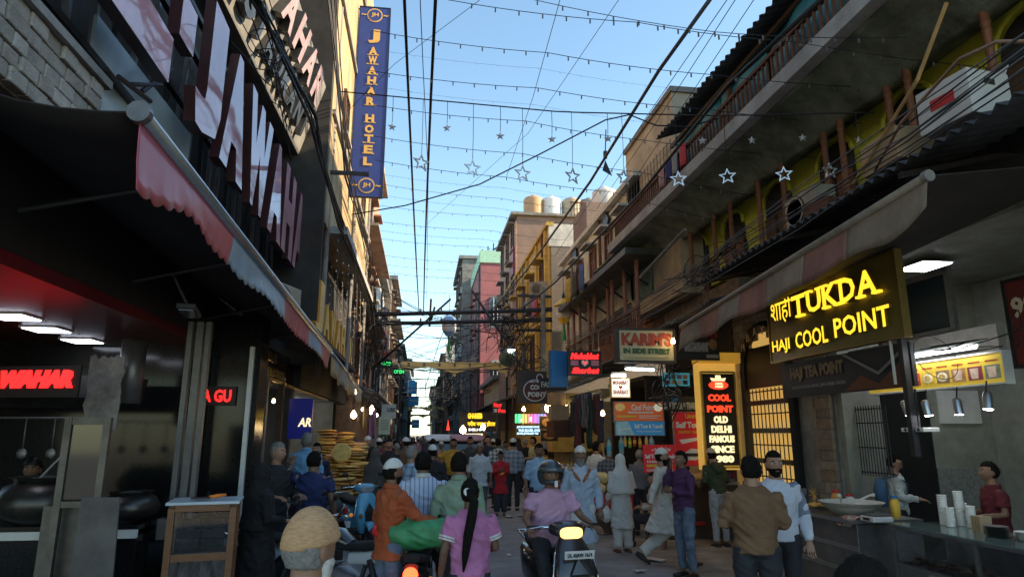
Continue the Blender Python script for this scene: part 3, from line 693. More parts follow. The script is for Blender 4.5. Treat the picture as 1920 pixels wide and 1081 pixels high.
for y in (14.5, 16.5, 18.4): lamp_tube((-3.3, y, 2.7), (0, 1, 0), .9, 'bright tube under the ceiling of the bread shop', 'tubes in the bread shop')
bulb(aY(663, 778, 15), 'round warm bulb hanging over the bread stacks', 'bulbs over the bread', .07); bulb(aY(697, 766, 20), 'round warm bulb hanging beyond the bread shop', 'bulbs over the bread', .07); bulb(aY(665, 735, 17), 'small warm bulb under the striped awning', r=.05)
# bread stacks
breads = [mat('baked_bread_%d' % k, c, .75, var=.3, scale=12, bump=.3) for k, c in enumerate([(.66, .36, .08), (.55, .27, .07), (.74, .46, .13), (.48, .26, .11)])]
stl = thing('bread_stall', 'low wooden stall carrying tall stacks of round flatbread', 'stall'); MB().box((-1.45, 14.6, .35), (1.7, 1.6, .7)).build('table', WOODD, stl)
def stack(u, v_top, y, z0, r, label):
    p = aY(u, v_top, y); n = max(3, int((p.z - z0) / .055)); e = thing('bread_stack', label, 'bread', (p.x, y, z0), group='stacked flatbreads')
    for k in range(n):
        rr = r * R_.uniform(.85, 1.1)
        o = MB().lathe([(rr * .7, 0), (rr, .012), (rr * .98, .035), (rr * .6, .05)], n=12).build('flatbread', breads[R_.randrange(4)], e, smooth=50)
        o.location = (R_.uniform(-.04, .04), R_.uniform(-.04, .04), k * .055); o.rotation_euler = (R_.uniform(-.1, .1), R_.uniform(-.1, .1), R_.random() * 6)
for u, v, y, r in ((614, 802, 15.2, .22), (650, 806, 15.3, .21), (663, 835, 15.0, .22), (676, 826, 15.3, .2), (632, 850, 14.4, .24), (655, 868, 14.2, .26), (612, 880, 14.0, .24), (640, 890, 13.9, .24), (674, 862, 14.4, .2)):
    stack(u, v, y, .71, r, 'tall stack of round golden flatbreads on the bread stall')
rl = thing('bread_roll', 'flatbread rolled on edge leaning on top of the stacks', 'bread', aY(640, 848, 14.1)); MB().lathe([(.03, -.03), (.17, -.03), (.2, 0), (.17, .03), (.03, .03)], n=20, M=Matrix.Rotation(rad(80), 3, 'X')).build('disc', breads[2], rl, smooth=40)

rb = thing('shade_block', 'plain block added behind the arcade to shade the left front', 'house'); MB().box((10.9, 3.7, 6.45), (3.6, 18.0, 12.9)).build('wall', BEIGE, rb); MB().box((8.0, 11.0, 2.4), (2.5, 2.9, 4.8)).build('rear_backing', INTER, rb); MB().box((8.0, 14.4, 4.2), (3.6, 3.8, 1.5)).build('upper_backing', INTER, rb)  # unseen block added to keep sun off the left front; boxes close sky gaps

# utensils on the cooking counter
for k, (x, r) in enumerate(((-2.75, .10), (-4.55, .13))):
    e = thing('plate_stack', ['small stack of steel plates at the street end of the cooking counter', 'stack of steel bowls at the inner end of the cooking counter'][k], 'plates', (x, 6.95, 1.13))
    for j in range(7): o = MB().lathe([(r * .6, 0), (r, .012), (r * 1.03, .018), (r * .6, .006)], n=16).build('plate', STEELD, e, smooth=50); o.location = (R_.uniform(-.006, .006), R_.uniform(-.006, .006), j * .018)
hk = thing('utensil_rail', 'rail with ladles and skimmers hanging under the cooking hood', 'utensils', (-3.9, 7.1, 2.1)); MB().tube([(-.8, 0, 0), (.8, 0, 0)], .01, 6).build('rail', STEELD, hk)
for j in range(6): MB().tube([(-.7 + .26 * j, 0, 0), (-.7 + .26 * j, .01, -.3)], .007, 5).ball((-.7 + .26 * j, .01, -.34), (.05, .02, .05), 10, 6).build('ladle', STEELD, hk, smooth=True)
# ================================================================ RIGHT: arcade building
arc = thing('arcade_building', 'old arcaded building with lime yellow upper wall, brown columns and a deep grimy balcony', 'building')
MB().box((7.02, 10.0, 5.4), (3.0, 13.4, 1.3)).build('first_floor_wall', LIME, arc)
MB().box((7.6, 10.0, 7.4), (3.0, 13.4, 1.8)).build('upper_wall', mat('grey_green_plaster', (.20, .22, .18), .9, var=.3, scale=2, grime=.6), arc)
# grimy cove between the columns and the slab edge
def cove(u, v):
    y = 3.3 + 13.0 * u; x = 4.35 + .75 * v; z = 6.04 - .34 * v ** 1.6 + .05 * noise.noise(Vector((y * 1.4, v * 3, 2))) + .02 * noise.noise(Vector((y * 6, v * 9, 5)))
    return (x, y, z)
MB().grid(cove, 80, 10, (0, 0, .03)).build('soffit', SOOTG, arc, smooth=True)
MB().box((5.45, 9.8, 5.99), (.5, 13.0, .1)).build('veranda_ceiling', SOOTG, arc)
MB().box((4.26, 8.7, 6.13), (.16, 11.2, .2)).build('slab_edge', mat('pale_slab_edge', (.46, .46, .46), .85, var=.2, scale=3, grime=.45), arc)
MB().box((5.2, 8.7, 6.12), (1.7, 11.2, .12)).build('slab', GREYP, arc)
cols = [(1855, 20, 155), (1712, 150, 300), (1672, 160, 310), (1580, 225, 330), (1548, 245, 345), (1472, 335, 425), (1425, 350, 440), (1372, 380, 480), (1340, 390, 490), (1297, 430, 530), (1265, 450, 545), (1210, 490, 560)]
cprof = [(.062, 0), (.062, .12), (.05, .14), (.05, .2), (.046, .5), (.044, .86), (.044, .88), (.054, .9), (.044, .92), (.044, .95), (.056, .98), (.046, 1.0), (.056, 1.1)]
for (u, t, b) in cols:
    y = aX(u, (t + b) / 2, 5.05).y
    MB().lathe([(r * .85, z * .98) for r, z in cprof], (5.05, y, 4.68), 12).build('column', WOODR, arc, smooth=40)
# arched openings in the lime wall
for k, y in enumerate((4.7, 6.3, 7.7, 9.2, 10.7, 12.2, 13.8, 15.4)):
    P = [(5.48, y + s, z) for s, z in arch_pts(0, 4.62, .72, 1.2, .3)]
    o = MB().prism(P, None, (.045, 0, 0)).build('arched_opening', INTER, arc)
    for s in (-.2, .2): MB().box((5.465, y + s, 4.98), (.04, .3, .7)).build('shutter', WOODR if k % 3 else WOODD, o)
    P2 = [(5.46, y + s * 1.14, 4.62 + (z - 4.62) * 1.05) for s, z in arch_pts(0, 4.62, .72, 1.2, .3)]
    m = MB(); m.tube([Vector(p) for p in P2[2:]], .03, 5); m.build('arch_moulding', LIME, o)
# railing, tarpaulins, tin roof on the balcony
rl = thing('balcony_railing', 'brown baluster railing along the upper balcony edge above the arcade', 'railing')
m = MB()
for k in range(92): m.box((4.25, 3.4 + k * .115, 6.42), (.028, .03, .38))
m.build('baluster', RUST, rl, kind='stuff')
MB().box((4.25, 8.7, 6.62), (.06, 11.0, .05)).build('handrail', RUST, rl); MB().box((4.25, 8.7, 6.26), (.05, 11.0, .04)).build('bottom_rail', RUST, rl)
for k, (y0, y1) in enumerate(((5.6, 7.2), (7.35, 8.6), (8.75, 10.4))):
    def tf(u, v, y0=y0, y1=y1, k=k): return (4.34 + .06 * v + .04 * math.sin(u * 9 + k), y0 + (y1 - y0) * u, 6.35 + .72 * v + .03 * math.sin(u * 5))
    MB().grid(tf, 16, 5, (.006, 0, 0)).build('tarpaulin', TARPB, smooth=True, label=['blue tarpaulin sheet tied behind the balcony railing, widest one', 'blue tarpaulin sheet tied behind the railing in the middle', 'blue tarpaulin sheet at the far end of the railing'][k], cat='tarpaulin')
rf = thing('tin_roof', 'dark corrugated tin roof sloping over the upper balcony', 'roof')
corrugated((4.1, 3.0, 7.0), (4.1, 10.7, 7.2), (2.4, 0, .9), TIN, 'sheet', rf, .16, .03)
for y in (4.4, 6.4, 8.4, 10.4): MB().box((4.4, y, 6.65), (.07, .07, .95)).build('post', WOODD, rf)
MB().box((4.35, 6.8, 7.02), (.06, 7.6, .06)).build('purlin', WOODD, rf)
laundry = [((4.2, 9.6), (.6, .08, .1)), ((4.2, 9.95), (.35, .33, .35)), ((4.2, 10.25), (.05, .06, .2)), ((4.2, 10.6), (.55, .3, .3))]
for k, ((x, y), c) in enumerate(laundry):
    def lf(u, v, y=y): return (x - .02 + .03 * math.sin(u * 7), y + .26 * u, 6.66 - .38 * v + .02 * math.sin(u * 4))
    MB().grid(lf, 8, 4, (.006, 0, 0)).build('hung_cloth', mat('laundry_%d' % k, c, .85, var=.2), smooth=True, label=['red cloth hung over the balcony railing', 'grey cloth hung over the balcony railing', 'dark blue cloth hung over the balcony railing', 'pale pink cloth hung over the end of the railing'][k], cat='laundry')
# canopy of corrugated tin over the shops
cn = thing('tin_canopy', 'dark corrugated tin canopy running over the shop fronts below the columns', 'canopy')
corrugated((4.15, 2.4, 4.34), (4.2, 9.6, 4.24), (1.75, 0, .42), TIN, 'sheet', cn, .15, .03)
corrugated((4.5, 9.7, 4.02), (4.55, 12.6, 3.95), (1.4, 0, .3), TIN, 'sheet', cn, .15, .03)
for y in (3.0, 5.0, 7.0, 9.0): MB().box((5.1, y, 4.42), (1.9, .05, .05), (0, -.23, 0)).build('rafter', IRON, cn)
MB().box((5.6, 6.0, 4.50), (1.2, 7.2, .06)).build('ceiling_board', BLACK, cn)
# rubble wall behind between canopy and columns
rw = mat('rough_rubble', (.2, .15, .11), .95, var=.5, scale=6, bump=.8, bscale=14)
MB().box((5.5, 12.2, 4.35), (.3, 3.6, .5)).build('rubble_wall', rw, arc)
# cardboard boxes and AC on the canopy
card = mat('cardboard', (.42, .29, .17), .85, var=.15, scale=4); cardw = mat('pale_carton', (.55, .52, .50), .8, var=.1)
def carton(loc, d, rz, m, label, flap=True, red=False, slot=False):
    e = thing('carton', label, 'carton', loc, rz)
    MB().box((0, 0, d[2] / 2), d).build('box', m, e, bevel=.008)
    if flap: MB().box((d[0] * .5, 0, d[2] + .05), (.01, d[1], .16), (0, .5, 0)).build('flap', m, e)
    if red: MB().box((-d[0] / 2 - .004, 0, d[2] * .55), (.006, d[1] * .45, d[2] * .24)).build('red_label', RED, e)
    if slot: MB().box((0, -d[1] / 2 - .003, d[2] * .75), (d[0] * .25, .006, .05)).build('hand_hole', BLACK, e)
    return e
carton((4.55, 4.62, 4.50), (.45, .5, .40), rad(8), cardw, 'pale carton with red label and hand hole on the tin canopy', True, True, True)
carton((4.55, 5.42, 4.46), (.42, .55, .32), rad(-4), card, 'open brown carton beside the pale carton on the canopy', True)
ac2 = ac_unit((4.75, 7.25, 4.46), rad(-90), 'beige outdoor air conditioner lying on the tin canopy'); ac2.scale = (.8, .8, .75)
carton((4.62, 6.75, 4.46), (.3, .4, .14), .2, RUST, 'flat rusty brown box on the canopy beside the air conditioner', False)
MB().tube([aX(1775, 5, 4.3), aX(1720, 150, 4.25), aX(1600, 345, 4.35)], .018, 6).build('bamboo_pole', mat('bamboo', (.42, .25, .10), .5, var=.25), label='long slanting bamboo pole leaning across the columns', cat='pole')
MB().tube([aX(1640, 320, 4.3), aX(1690, 230, 4.2), aX(1800, 110, 4.0), aX(1870, 78, 3.9), aX(1925, 78, 3.8)], .014, 6).build('bent_pipe', mat('copper_brown_hose', (.30, .17, .10), .5, var=.2), label='curving brown hose rising over the cartons', cat='hose', smooth=True)

# ---- awning on the right
aw = thing('roller_awning', 'long faded rose and grey awning with rolled front tube over the sweet shop', 'awning')
A, B_ = Vector((4.0, 4.5, 3.98)), Vector((4.0, 9.75, 3.585))
MB().tube([A, B_], .04, 10).build('front_tube', mat('dusty_tan_tube', (.26, .21, .16), .6, .2, var=.25, grime=.4), aw, smooth=True); MB().tube([A + Vector((0, -.03, 0)), A + Vector((0, .02, 0))], .05, 12).build('tube_end_cap', GREYP, aw)
c1, c2 = mat('faded_grey_canvas', (.27, .22, .165), .9, var=.25, scale=3, bump=.3, grime=.45), mat('faded_rose_canvas', (.28, .135, .105), .9, var=.25, scale=3, bump=.3, grime=.35)
def awr(u, v): return A.lerp(B_, u).lerp(Vector((5.9, 4.6, 4.28)).lerp(Vector((5.9, 9.75, 3.95)), u), v)
MB().grid(awr, 12, 4, (0, 0, .01)).build('canopy', mat('dark_canvas', (.05, .045, .04), .9, var=.3), aw)
ed = [0, .20, .34, .50, .62, .74, .86, 1.0]
for k in range(7):
    def vf(u, v, k=k):
        t = ed[k] + (ed[k + 1] - ed[k]) * u; q = A.lerp(B_, t); Ly = t * 5.3
        q.z -= (.36 + .03 * math.sin(Ly * 5) - (.10 if t < .1 else 0) * (1 - t * 10)) * v; q.x += -.05 * v + .03 * v * math.sin(Ly * 3.1); return q
    MB().grid(vf, 14, 5, (.006, 0, 0)).build('valance', c2 if k % 2 else c1, aw, smooth=True)
# ---- sweet shop ground floor
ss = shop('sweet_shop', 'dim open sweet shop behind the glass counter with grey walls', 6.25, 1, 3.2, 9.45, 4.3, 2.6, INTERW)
MB().box((7.32, 9.3, 1.3), (.75, .06, 2.6)).build('dark_doorway', BLACK, ss)
tilem = mat('patterned_tile_dado', (.22, .22, .21), .4, var=.5, scale=34); MB().box((8.27, 9.3, .72), (1.1, .04, 1.44)).build('tile_dado', tilem, ss); MB().box((8.25, 9.31, 2.35), (.7, .03, .5)).build('switch_board', WHITEP, ss)
vt = MB()
for y in (7.05, 8.35): vt.box((6.35, y, 3.55), (.06, .07, .8))
for z in (3.18, 3.92): vt.box((6.35, 7.7, z), (.06, 1.3, .06))
vt.build('ventilator_frame', STEELD, ss); MB().box((6.4, 7.7, 3.55), (.03, 1.26, .72)).build('ventilator_pane', GLASSD, ss)
MB().box((6.32, 7.7, 2.98), (.1, 2.6, .32)).build('lintel', mat('grey_cement', (.26, .25, .24)), ss)
gr = MB()
for k in range(12): gr.tube([(6.5, 9.3 - .06 * k - .0, 1.35), (6.5, 9.3 - .06 * k, 2.35)], .009, 4)
for z in (1.4, 1.75, 2.1, 2.3): gr.tube([(6.5, 8.6, z), (6.5, 9.32, z)], .009, 4)
gr.build('window_grille', IRON, ss)
p = aZ(1733, 500, 4.22); lp = thing('ceiling_light_panel', 'single white square light panel high in the dim sweet shop', 'ceiling light', p); MB().box((0, 0, 0), (.42, .5, .012)).build('diffuser', glow('bright_panel_glow', (.85, .92, 1), 22), lp); MB().box((0, 0, .014), (.46, .54, .014)).build('frame', WHITEP, lp)
p = aX(1674, 520, 5.4); q = aX(1708, 762, 5.4)
MB().box((5.4, (p.y + q.y) / 2, 2.9), (.07, .07, 2.4)).build('sign_post', IRON, label='dark square iron post beside the yellow letter sign', cat='post')
MB().tube([(5.36, p.y + .12, 2.5), (5.36, p.y + .12, 3.75)], .018, 6).build('unlit_tube', WHITEP, label='unlit white tube fixed upright beside the iron post', cat='tube light')
# TUKDA sign
c = [aX(1437, 545, 5.3), aX(1672, 466, 5.3), aX(1697, 640, 5.3), aX(1443, 672, 5.3)]
y0, y1 = c[1].y - .02, c[0].y; z0, z1 = 3.02, 3.99
olive = mat('olive_gold_board', (.20, .16, .04), .35, var=.2, scale=2, grime=.3)
sg = sign('letter_sign', 'olive gold board with bright yellow sweet shop letters below the rose awning', (5.3, (y0 + y1) / 2, (z0 + z1) / 2), RYn, y1 - y0, z1 - z0, olive, [], mat('dull_brass', (.25, .18, .06), .4, .6, var=.2), .08, .025)
w, h = y1 - y0, z1 - z0; amb = mat('dark_amber_sides', (.25, .12, .01), .5, var=.1)
lettering('शाही', sg, -.44 * w, .04 * h, .20 * w, .44 * h, .015, G_YEL, .008, .04, side=amb)
x = -.235 * w
for ch_, cw in zip('TUKDA', (.13, .13, .13, .12, .14)):
    lettering(ch_, sg, x, -.0 * h + .06 * h, cw * w * .93, .32 * h, .015, G_YEL, .03, .04, side=amb, name='letter')
    sl = MB(); zz = .036
    feet = {'T': [(.5, 0, .5)], 'U': [(.14, 1, .36), (.86, 1, .36)], 'K': [(.14, 0, .36), (.14, 1, .36), (.86, 0, .36), (.8, 1, .36)], 'D': [(.1, 0, .3), (.1, 1, .3)], 'A': [(.1, 0, .34), (.9, 0, .34)]}[ch_]
    for (fx, fy, fw_) in feet: sl.box((x + fx * cw * w * .93, .06 * h + fy * .32 * h + (-.012 if fy else .012), zz), (fw_ * cw * w, .03, .05))
    sl.build('serif', G_YEL, sg); x += cw * w
lettering('HAJI', sg, -.455 * w, -.42 * h, .17 * w, .22 * h, .015, G_YEL, .02, .04, side=amb)
lettering('COOL', sg, -.23 * w, -.40 * h, .27 * w, .24 * h, .015, G_YEL, .02, .04, side=amb)
lettering('POINT', sg, .09 * w, -.37 * h, .37 * w, .26 * h, .015, G_YEL, .02, .04, side=amb)
# tea point board below
c0 = aX(1418, 700, 5.45); c1 = aX(1700, 690, 5.45)
gold_t = mat('tarnished_tan_letters', (.20, .14, .08), .6, var=.2)
sign('tea_board', 'dark unlit board with dull tan tea shop letters under the yellow sign', (5.45, 8.1, 2.72), RYn, 2.75, .50, mat('charcoal_vinyl', (.022, .024, .028), .6, var=.3), [('t', 'HAJI TEA POINT', .10, .42, .56, .86, gold_t, {'bold': .05}), ('t', '104, BAZAR MATIA MAHAL, JAMA MASJID, DELHI-6', .11, .2, .57, .32, mat('grey_letters', (.22, .22, .22), .6, var=0)), ('p', [(.55, .02), (.68, .4), (.75, .25), (.83, .05)], mat('rust_orange_print', (.14, .05, .02), .6, var=.1)), ('p', [(.76, .02), (.99, .75), (.99, .02)], mat('rust_orange_print', (.14, .05, .02)), {'z': .007}), ('p', [(.55, .98), (.58, .98), (.80, .42), (.97, .9), (.99, .86), (.80, .34)], mat('grey_letters', (.22, .22, .22)), {'z': .012})], None, .05)
# menu board
c = [aX(1628, 706, 5.75), aX(1880, 668, 5.75)]
mb_ = mat('yellow_lightbox', (.75, .52, .06), .5, var=.1, emit=.12); y0, y1 = c[1].y, c[0].y; wM = y1 - y0
it = []
cl = [(.42, .28, .12), (.5, .05, .04), (.12, .35, .5), (.5, .06, .03), (.62, .42, .04), (.25, .15, .08), (.40, .2, .08), (.25, .05, .06), (.20, .22, .16)]
for k, cc in enumerate(cl):
    s0 = .03 + k * .107; m_ = mat('menu_photo_%d' % k, cc, .5, var=.5, scale=18, emit=.12); it.append(('r', s0, .15, s0 + .09, .62, m_, {'name': 'menu_photo'}))
    if k < 6: it.append(('e', s0 + .045, .38, .034, .17, mat('menu_plate', (.7, .66, .5), .5, var=.2, scale=20, emit=.15), {'z': .008, 'name': 'printed_plate'})); it.append(('e', s0 + .045, .38, .022, .11, mat('menu_food', (.55, .36, .12), .6, var=.5, scale=30, emit=.1), {'z': .014, 'name': 'printed_food'}))
    else: it.append(('p', [(s0 + .025, .2), (s0 + .065, .2), (s0 + .072, .56), (s0 + .018, .56)], mat('menu_glass', (.6, .45, .35), .5, var=.3, scale=20, emit=.12), {'z': .008, 'name': 'printed_glass'}))
    it.append(('r', s0 + .008, .74, s0 + .08, .79, mat('menu_red_print', (.5, .06, .02), .6, var=.5, scale=60), {'name': 'caption_print'}))
sign('menu_board', 'lit yellow menu board with a row of dish pictures over the sweet counter', (5.75, (y0 + y1) / 2, 2.60), RYn, wM, .30, mb_, it, WHITEP, .08, .02)
lamp_tube((5.66, (y0 + y1) / 2, 2.83), (0, 1, 0), wM * .8, 'slim white tube along the top of the yellow menu board')
for k, (u, v) in enumerate(((1700, 765), (1738, 765), (1796, 762), (1852, 752))):
    p = aX(u, v, 5.5); e = thing('spot_light', 'small steel spotlight aimed down below the yellow menu board', 'spotlight', p, group='spotlights under the menu board')
    tl = Matrix.Rotation(rad(-18 + 8 * k), 3, 'Y')
    MB().lathe([(.03, .09), (.042, .07), (.045, -.06), (.05, -.075)], M=tl, n=14).build('can', STEEL, e, smooth=40); MB().lathe([(.042, -.079), (.03, -.083)], M=tl, n=14).build('lens', glow('spot_lens_glow', (.95, .97, 1), 60), e); MB().tube([(0, 0, .08), (.02, 0, .2)], .008, 5).build('stem', IRON, e)
p = aX(1725, 805, 5.5); e = thing('hanging_driver_box', 'flat white perforated fixture hanging from a black rod over the counter', 'fixture', p)
MB().box((0, 0, 0), (.2, .34, .045)).build('case', WHITEP, e, bevel=.006); MB().cyl((0, 0, .02), (0, 0, .45), .014).build('rod', BLACK, e)
for k in range(3): MB().lathe([(.02, 0), (.018, .004)], (-.101, -.1 + .1 * k, 0), 10, Matrix.Rotation(rad(90), 3, 'Y')).build('port', BLACK, e)
p = aX(1908, 640, 5.6); sign('number_sign', 'dark red sign with cream digits at the near end of the sweet shop', (5.6, 5.3, 2.98), RYn, .5, .8, mat('brick_red_board', (.13, .02, .015), .5, var=.2), [('t', '987', .1, .55, .9, .8, mat('cream_digits', (.6, .45, .3), .5, var=0))], BLACK, .05)
# steel counters
k1 = thing('steel_counter', 'brushed steel serving counter with a wide pan and bread board', 'counter')
MB().box((5.55, 8.3, .45), (.85, 1.5, .9)).build('body', STEELD, k1, bevel=.01)
for z in (.35, .62): MB().box((5.12, 8.3, z), (.02, 1.5, .05)).build('trim_strip', STEEL, k1)
MB().box((5.5, 8.3, .93), (.95, 1.56, .04)).build('top', STEEL, k1)
pn = thing('serving_pan', 'wide shallow steel pan with two white spoons on the steel counter', 'pan', (5.42, 8.05, .95))
MB().lathe([(.2, 0), (.34, .12), (.37, .16), (.39, .16), (.33, .11), (.1, .09)], n=24).build('bowl', CREAM, pn, smooth=50)
for s in (-1, 1): MB().tube([(.1 * s, .05, .15), (.2 * s, -.1, .24), (.24 * s, -.14, .25)], [.012, .012, .022], 6).build('spoon', WHITEP, pn)
bb = thing('bread_tray', 'flat tray of pale fried bread slices on the far end of the steel counter', 'tray', (5.35, 8.75, .95))
MB().box((0, 0, .015), (.5, .4, .03)).build('tray', STEEL, bb)
for k in range(8): MB().box((R_.uniform(-.18, .18), R_.uniform(-.14, .14), .045 + .012 * (k % 3)), (.16, .12, .014), (R_.uniform(-.3, .3), R_.uniform(-.2, .2), R_.random() * 3)).build('bread_slice', breads[2], bb)
gc = thing('glass_counter', 'steel edged glass display counter full of white cream sweets', 'display counter')
gx0, gx1, gy0, gy1 = 5.0, 5.62, 4.6, 6.75
f = MB()
for x in (gx0, gx1):
    for y in (gy0, gy1, (gy0 + gy1) / 2): f.box((x, y, .49), (.035, .035, .96))
for z in (.3, .62, .985):
    for x in (gx0, gx1): f.box((x, (gy0 + gy1) / 2, z), (.033, gy1 - gy0 + .03, .03))
    for y in (gy0, gy1): f.box(((gx0 + gx1) / 2, y, z), (gx1 - gx0 - .03, .033, .028))
f.build('steel_frame', STEELD, gc)
MB().box(((gx0 + gx1) / 2, (gy0 + gy1) / 2, 1.01), (gx1 - gx0 + .06, gy1 - gy0 + .06, .018)).build('glass_top', mat('greenish_glass', (.12, .17, .16), .08, var=.1, spec=.7), gc)
MB().box((gx0 - .0, (gy0 + gy1) / 2, .65), (.008, gy1 - gy0 - .04, .66)).build('front_pane', GLASSC, gc)
MB().box(((gx0 + gx1) / 2, gy1, .65), (gx1 - gx0 - .04, .008, .66)).build('side_pane', GLASSC, gc)
MB().box(((gx0 + gx1) / 2, (gy0 + gy1) / 2, .15), (gx1 - gx0 - .05, gy1 - gy0 - .05, .28)).build('plinth', STEELD, gc)
MB().box(((gx0 + gx1) / 2 + .03, (gy0 + gy1) / 2, .60), (gx1 - gx0 - .12, gy1 - gy0 - .06, .012)).build('shelf', STEEL, gc)
MB().box((gx1 - .03, (gy0 + gy1) / 2, .65), (.01, gy1 - gy0 - .06, .62)).build('back_panel', STEELD, gc)
creamy = mat('cream_sweet', (.72, .65, .52), .5, var=.2, scale=20); caram = mat('caramel_sweet', (.35, .12, .04), .4, var=.3, scale=20)
for k in range(26):
    x = gx0 + .12 + .12 * (k % 2); y = gy0 + .12 + (k // 2) * .155; o = MB().ball((0, 0, 0), (.06, .07, .035), 10, 6).mat(1).ball((0, 0, .02), (.045, .05, .026), 10, 6).build('sweet', [caram, creamy] if k % 3 else [creamy, caram], gc, smooth=True); o.location = (x, y, .65 if k % 4 else .66)
cupm = mat('white_plastic_cup', (.72, .70, .66), .35, var=.04)
def cupstack(u, vt, y, n, r=.045):
    p = aY(u, vt, y); e = thing('cup_stack', 'tall stack of white plastic cups on the glass counter', 'cup stack', (p.x, y, 1.02), group='stacks of white cups')
    hh = max(.12, p.z - 1.02); n = int(hh / .022); prof = []
    for k in range(n): prof += [(r * .93, k * .022), (r * 1.04, k * .022 + .006), (r * 1.04, k * .022 + .012), (r * .95, k * .022 + .014)]
    MB().lathe(prof, n=14).build('cups', cupm, e, smooth=60)
for u, v, y in ((1764, 925, 6.55), (1778, 945, 6.4), (1794, 918, 6.45), (1817, 942, 6.3), (1803, 940, 6.6), (1832, 965, 6.15)): cupstack(u, v, y, 10)
nb = thing('napkin_block', 'small block of brown paper bags beside the cup stacks', 'paper bags', aY(1848, 985, 6.05)); nb.location.z = 1.02
for k in range(4): MB().box((0, .03 * k, .07), (.13, .02, .14), (.15 * R_.uniform(-1, 1), 0, 0)).build('paper_bag', card, nb)
# ---- stone-clad wall with the arched barred window
sw = thing('stone_clad_wall', 'wall clad in split grey stone round an arched barred window', 'wall')
MB().box((6.42, 11.0, 2.2), (.3, 3.1, 4.4)).build('core', GREYP, sw)
slate = [mat('split_stone_%d' % k, c, .8, var=.3, scale=7, bump=.6, bscale=20, grime=.2) for k, c in enumerate([(.25, .22, .18), (.20, .175, .15), (.30, .27, .22), (.22, .17, .13)])]
def stones(y0, y1, z0, z1, x, hh=.11, wmin=.2, wmax=.5):
    z = z0
    while z < z1:
        h_ = hh * R_.uniform(.75, 1.2); y = y0
        while y < y1 - .03:
            w_ = min(R_.uniform(wmin, wmax), y1 - y); zc = z + h_ / 2
            if not (abs(y + w_ / 2 - 11.3) < .85 and zc < 3.0 + math.sqrt(max(0, .7225 - (y + w_ / 2 - 11.3) ** 2)) * .9):
                MB().box((x + R_.uniform(-.015, .015), y + w_ / 2, zc), (.06, w_ - .01, h_ - .01)).build('stone', slate[R_.randrange(4)], sw)
            y += w_
        z += h_
stones(9.5, 12.5, 2.6, 4.2, 6.24); stones(9.5, 9.95, 0, 2.6, 6.24, .16, .2, .46); stones(12.2, 12.5, 0, 2.6, 6.24, .2, .2, .3)
ar = [(6.2, 11.3 + s, z) for s, z in arch_pts(0, 1.0, 1.62, 2.9, .78, 12)]
m = MB(); m.tube([Vector(p) for p in ar[1:]] + [Vector(ar[0])], .09, 6); m.build('arch_frame', BLACK, sw)
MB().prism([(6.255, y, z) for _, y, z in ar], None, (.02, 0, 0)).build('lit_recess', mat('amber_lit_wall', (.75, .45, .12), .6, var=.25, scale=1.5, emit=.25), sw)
MB().box((6.22, 11.3, 3.15), (.06, 1.45, .75)).build('arch_panel', BLACK, sw)
g = MB()
for k in range(12): g.tube([(6.16, 10.55 + .135 * k, 1.1), (6.16, 10.55 + .135 * k, 2.75)], .011, 5)
for z in (1.2, 1.75, 2.3, 2.7): g.tube([(6.16, 10.5, z), (6.16, 12.1, z)], .013, 5)
for z in (1.47, 2.0, 2.5):
    for k in range(11): g.lathe([(.04, -.006), (.05, -.006), (.05, .006), (.04, .006)], (6.16, 10.62 + .135 * k, z), 10, Matrix.Rotation(rad(90), 3, 'Y'))
g.build('window_bars', IRON, sw)
MB().box((6.15, 11.3, 1.02), (.2, 1.8, .12)).build('sill', GREYP, sw)
MB().box((6.2, 11.3, .48), (.08, 1.6, .95)).build('red_dado', mat('dark_maroon_panel', (.08, .02, .018), .4, var=.2), sw)
be = thing('arch_lettering', 'white outline letters curving up the black arch frame', 'lettering')
for k, c in enumerate('BOMBAY'):
    a = rad(180 - 8 - k * 19); yy = 11.3 - .84 * math.cos(a); zz = 2.95 + .84 * math.sin(a)
    o = lettering(c, be, -.06, -.06, .12, .14, 0, mat('cream_digits', (.6, .45, .3)), .0, .01, name='letter')
    o.matrix_world = frame_at((6.095, yy, zz), Vector((0, -math.sin(a), -math.cos(a))) if False else (0, -1, 0))
fp = thing('flower_emblem', 'small dried flower wreath on the maroon panel below the barred window', 'ornament', (6.13, 10.0, 1.0))
for k in range(9): MB().tube([(0, 0, 0), (-.02, .13 * math.cos(k * .7), .13 * math.sin(k * .7))], [.012, .004], 5).build('petal', breads[2], fp)
# ---- lit cool point column
cpz = 1.30
cb_ = mat('amber_backlit_panel', (.85, .50, .10), .5, var=.12, scale=2, emit=.18)
sg = thing('lit_pillar_sign', 'tall amber lit pillar sign with black panel and glowing letters', 'sign', (5.66, 12.15, 0))
MB().box((0, .12, 2.28), (.78, .2, 2.0)).build('light_box', cb_, sg)
MB().box((0, .02, 3.38), (.86, .3, .2)).build('top_box', mat('amber_cornice', (.8, .42, .05), .5, var=.1, emit=.12), sg)
MB().box((.48, .16, 2.1), (.18, .2, 2.8)).build('tiled_side', mat('amber_tile', (.6, .38, .13), .4, var=.2, scale=8, emit=.05), sg)
MB().box((0, -.0, 2.22), (.64, .03, 1.72)).build('black_panel', BLACK, sg)
f = MB()
for s in (-1, 1): f.box((s * .34, -.005, 2.22), (.035, .06, 1.8))
for z in (1.33, 3.11): f.box((0, -.005, z), (.645, .06, .035))
f.build('gilt_frame', mat('gilt', (.6, .45, .15), .3, .7, var=.2), sg)
def words(par, body, cx, zc, w, h, m, y=-.02, bold=.05, depth=.02):
    o = lettering(body, par, -w / 2, -h / 2, w, h, 0, m, bold, depth); o.matrix_parent_inverse = Matrix(); o.location = (cx, y, zc); o.rotation_euler = (rad(90), 0, 0); return o
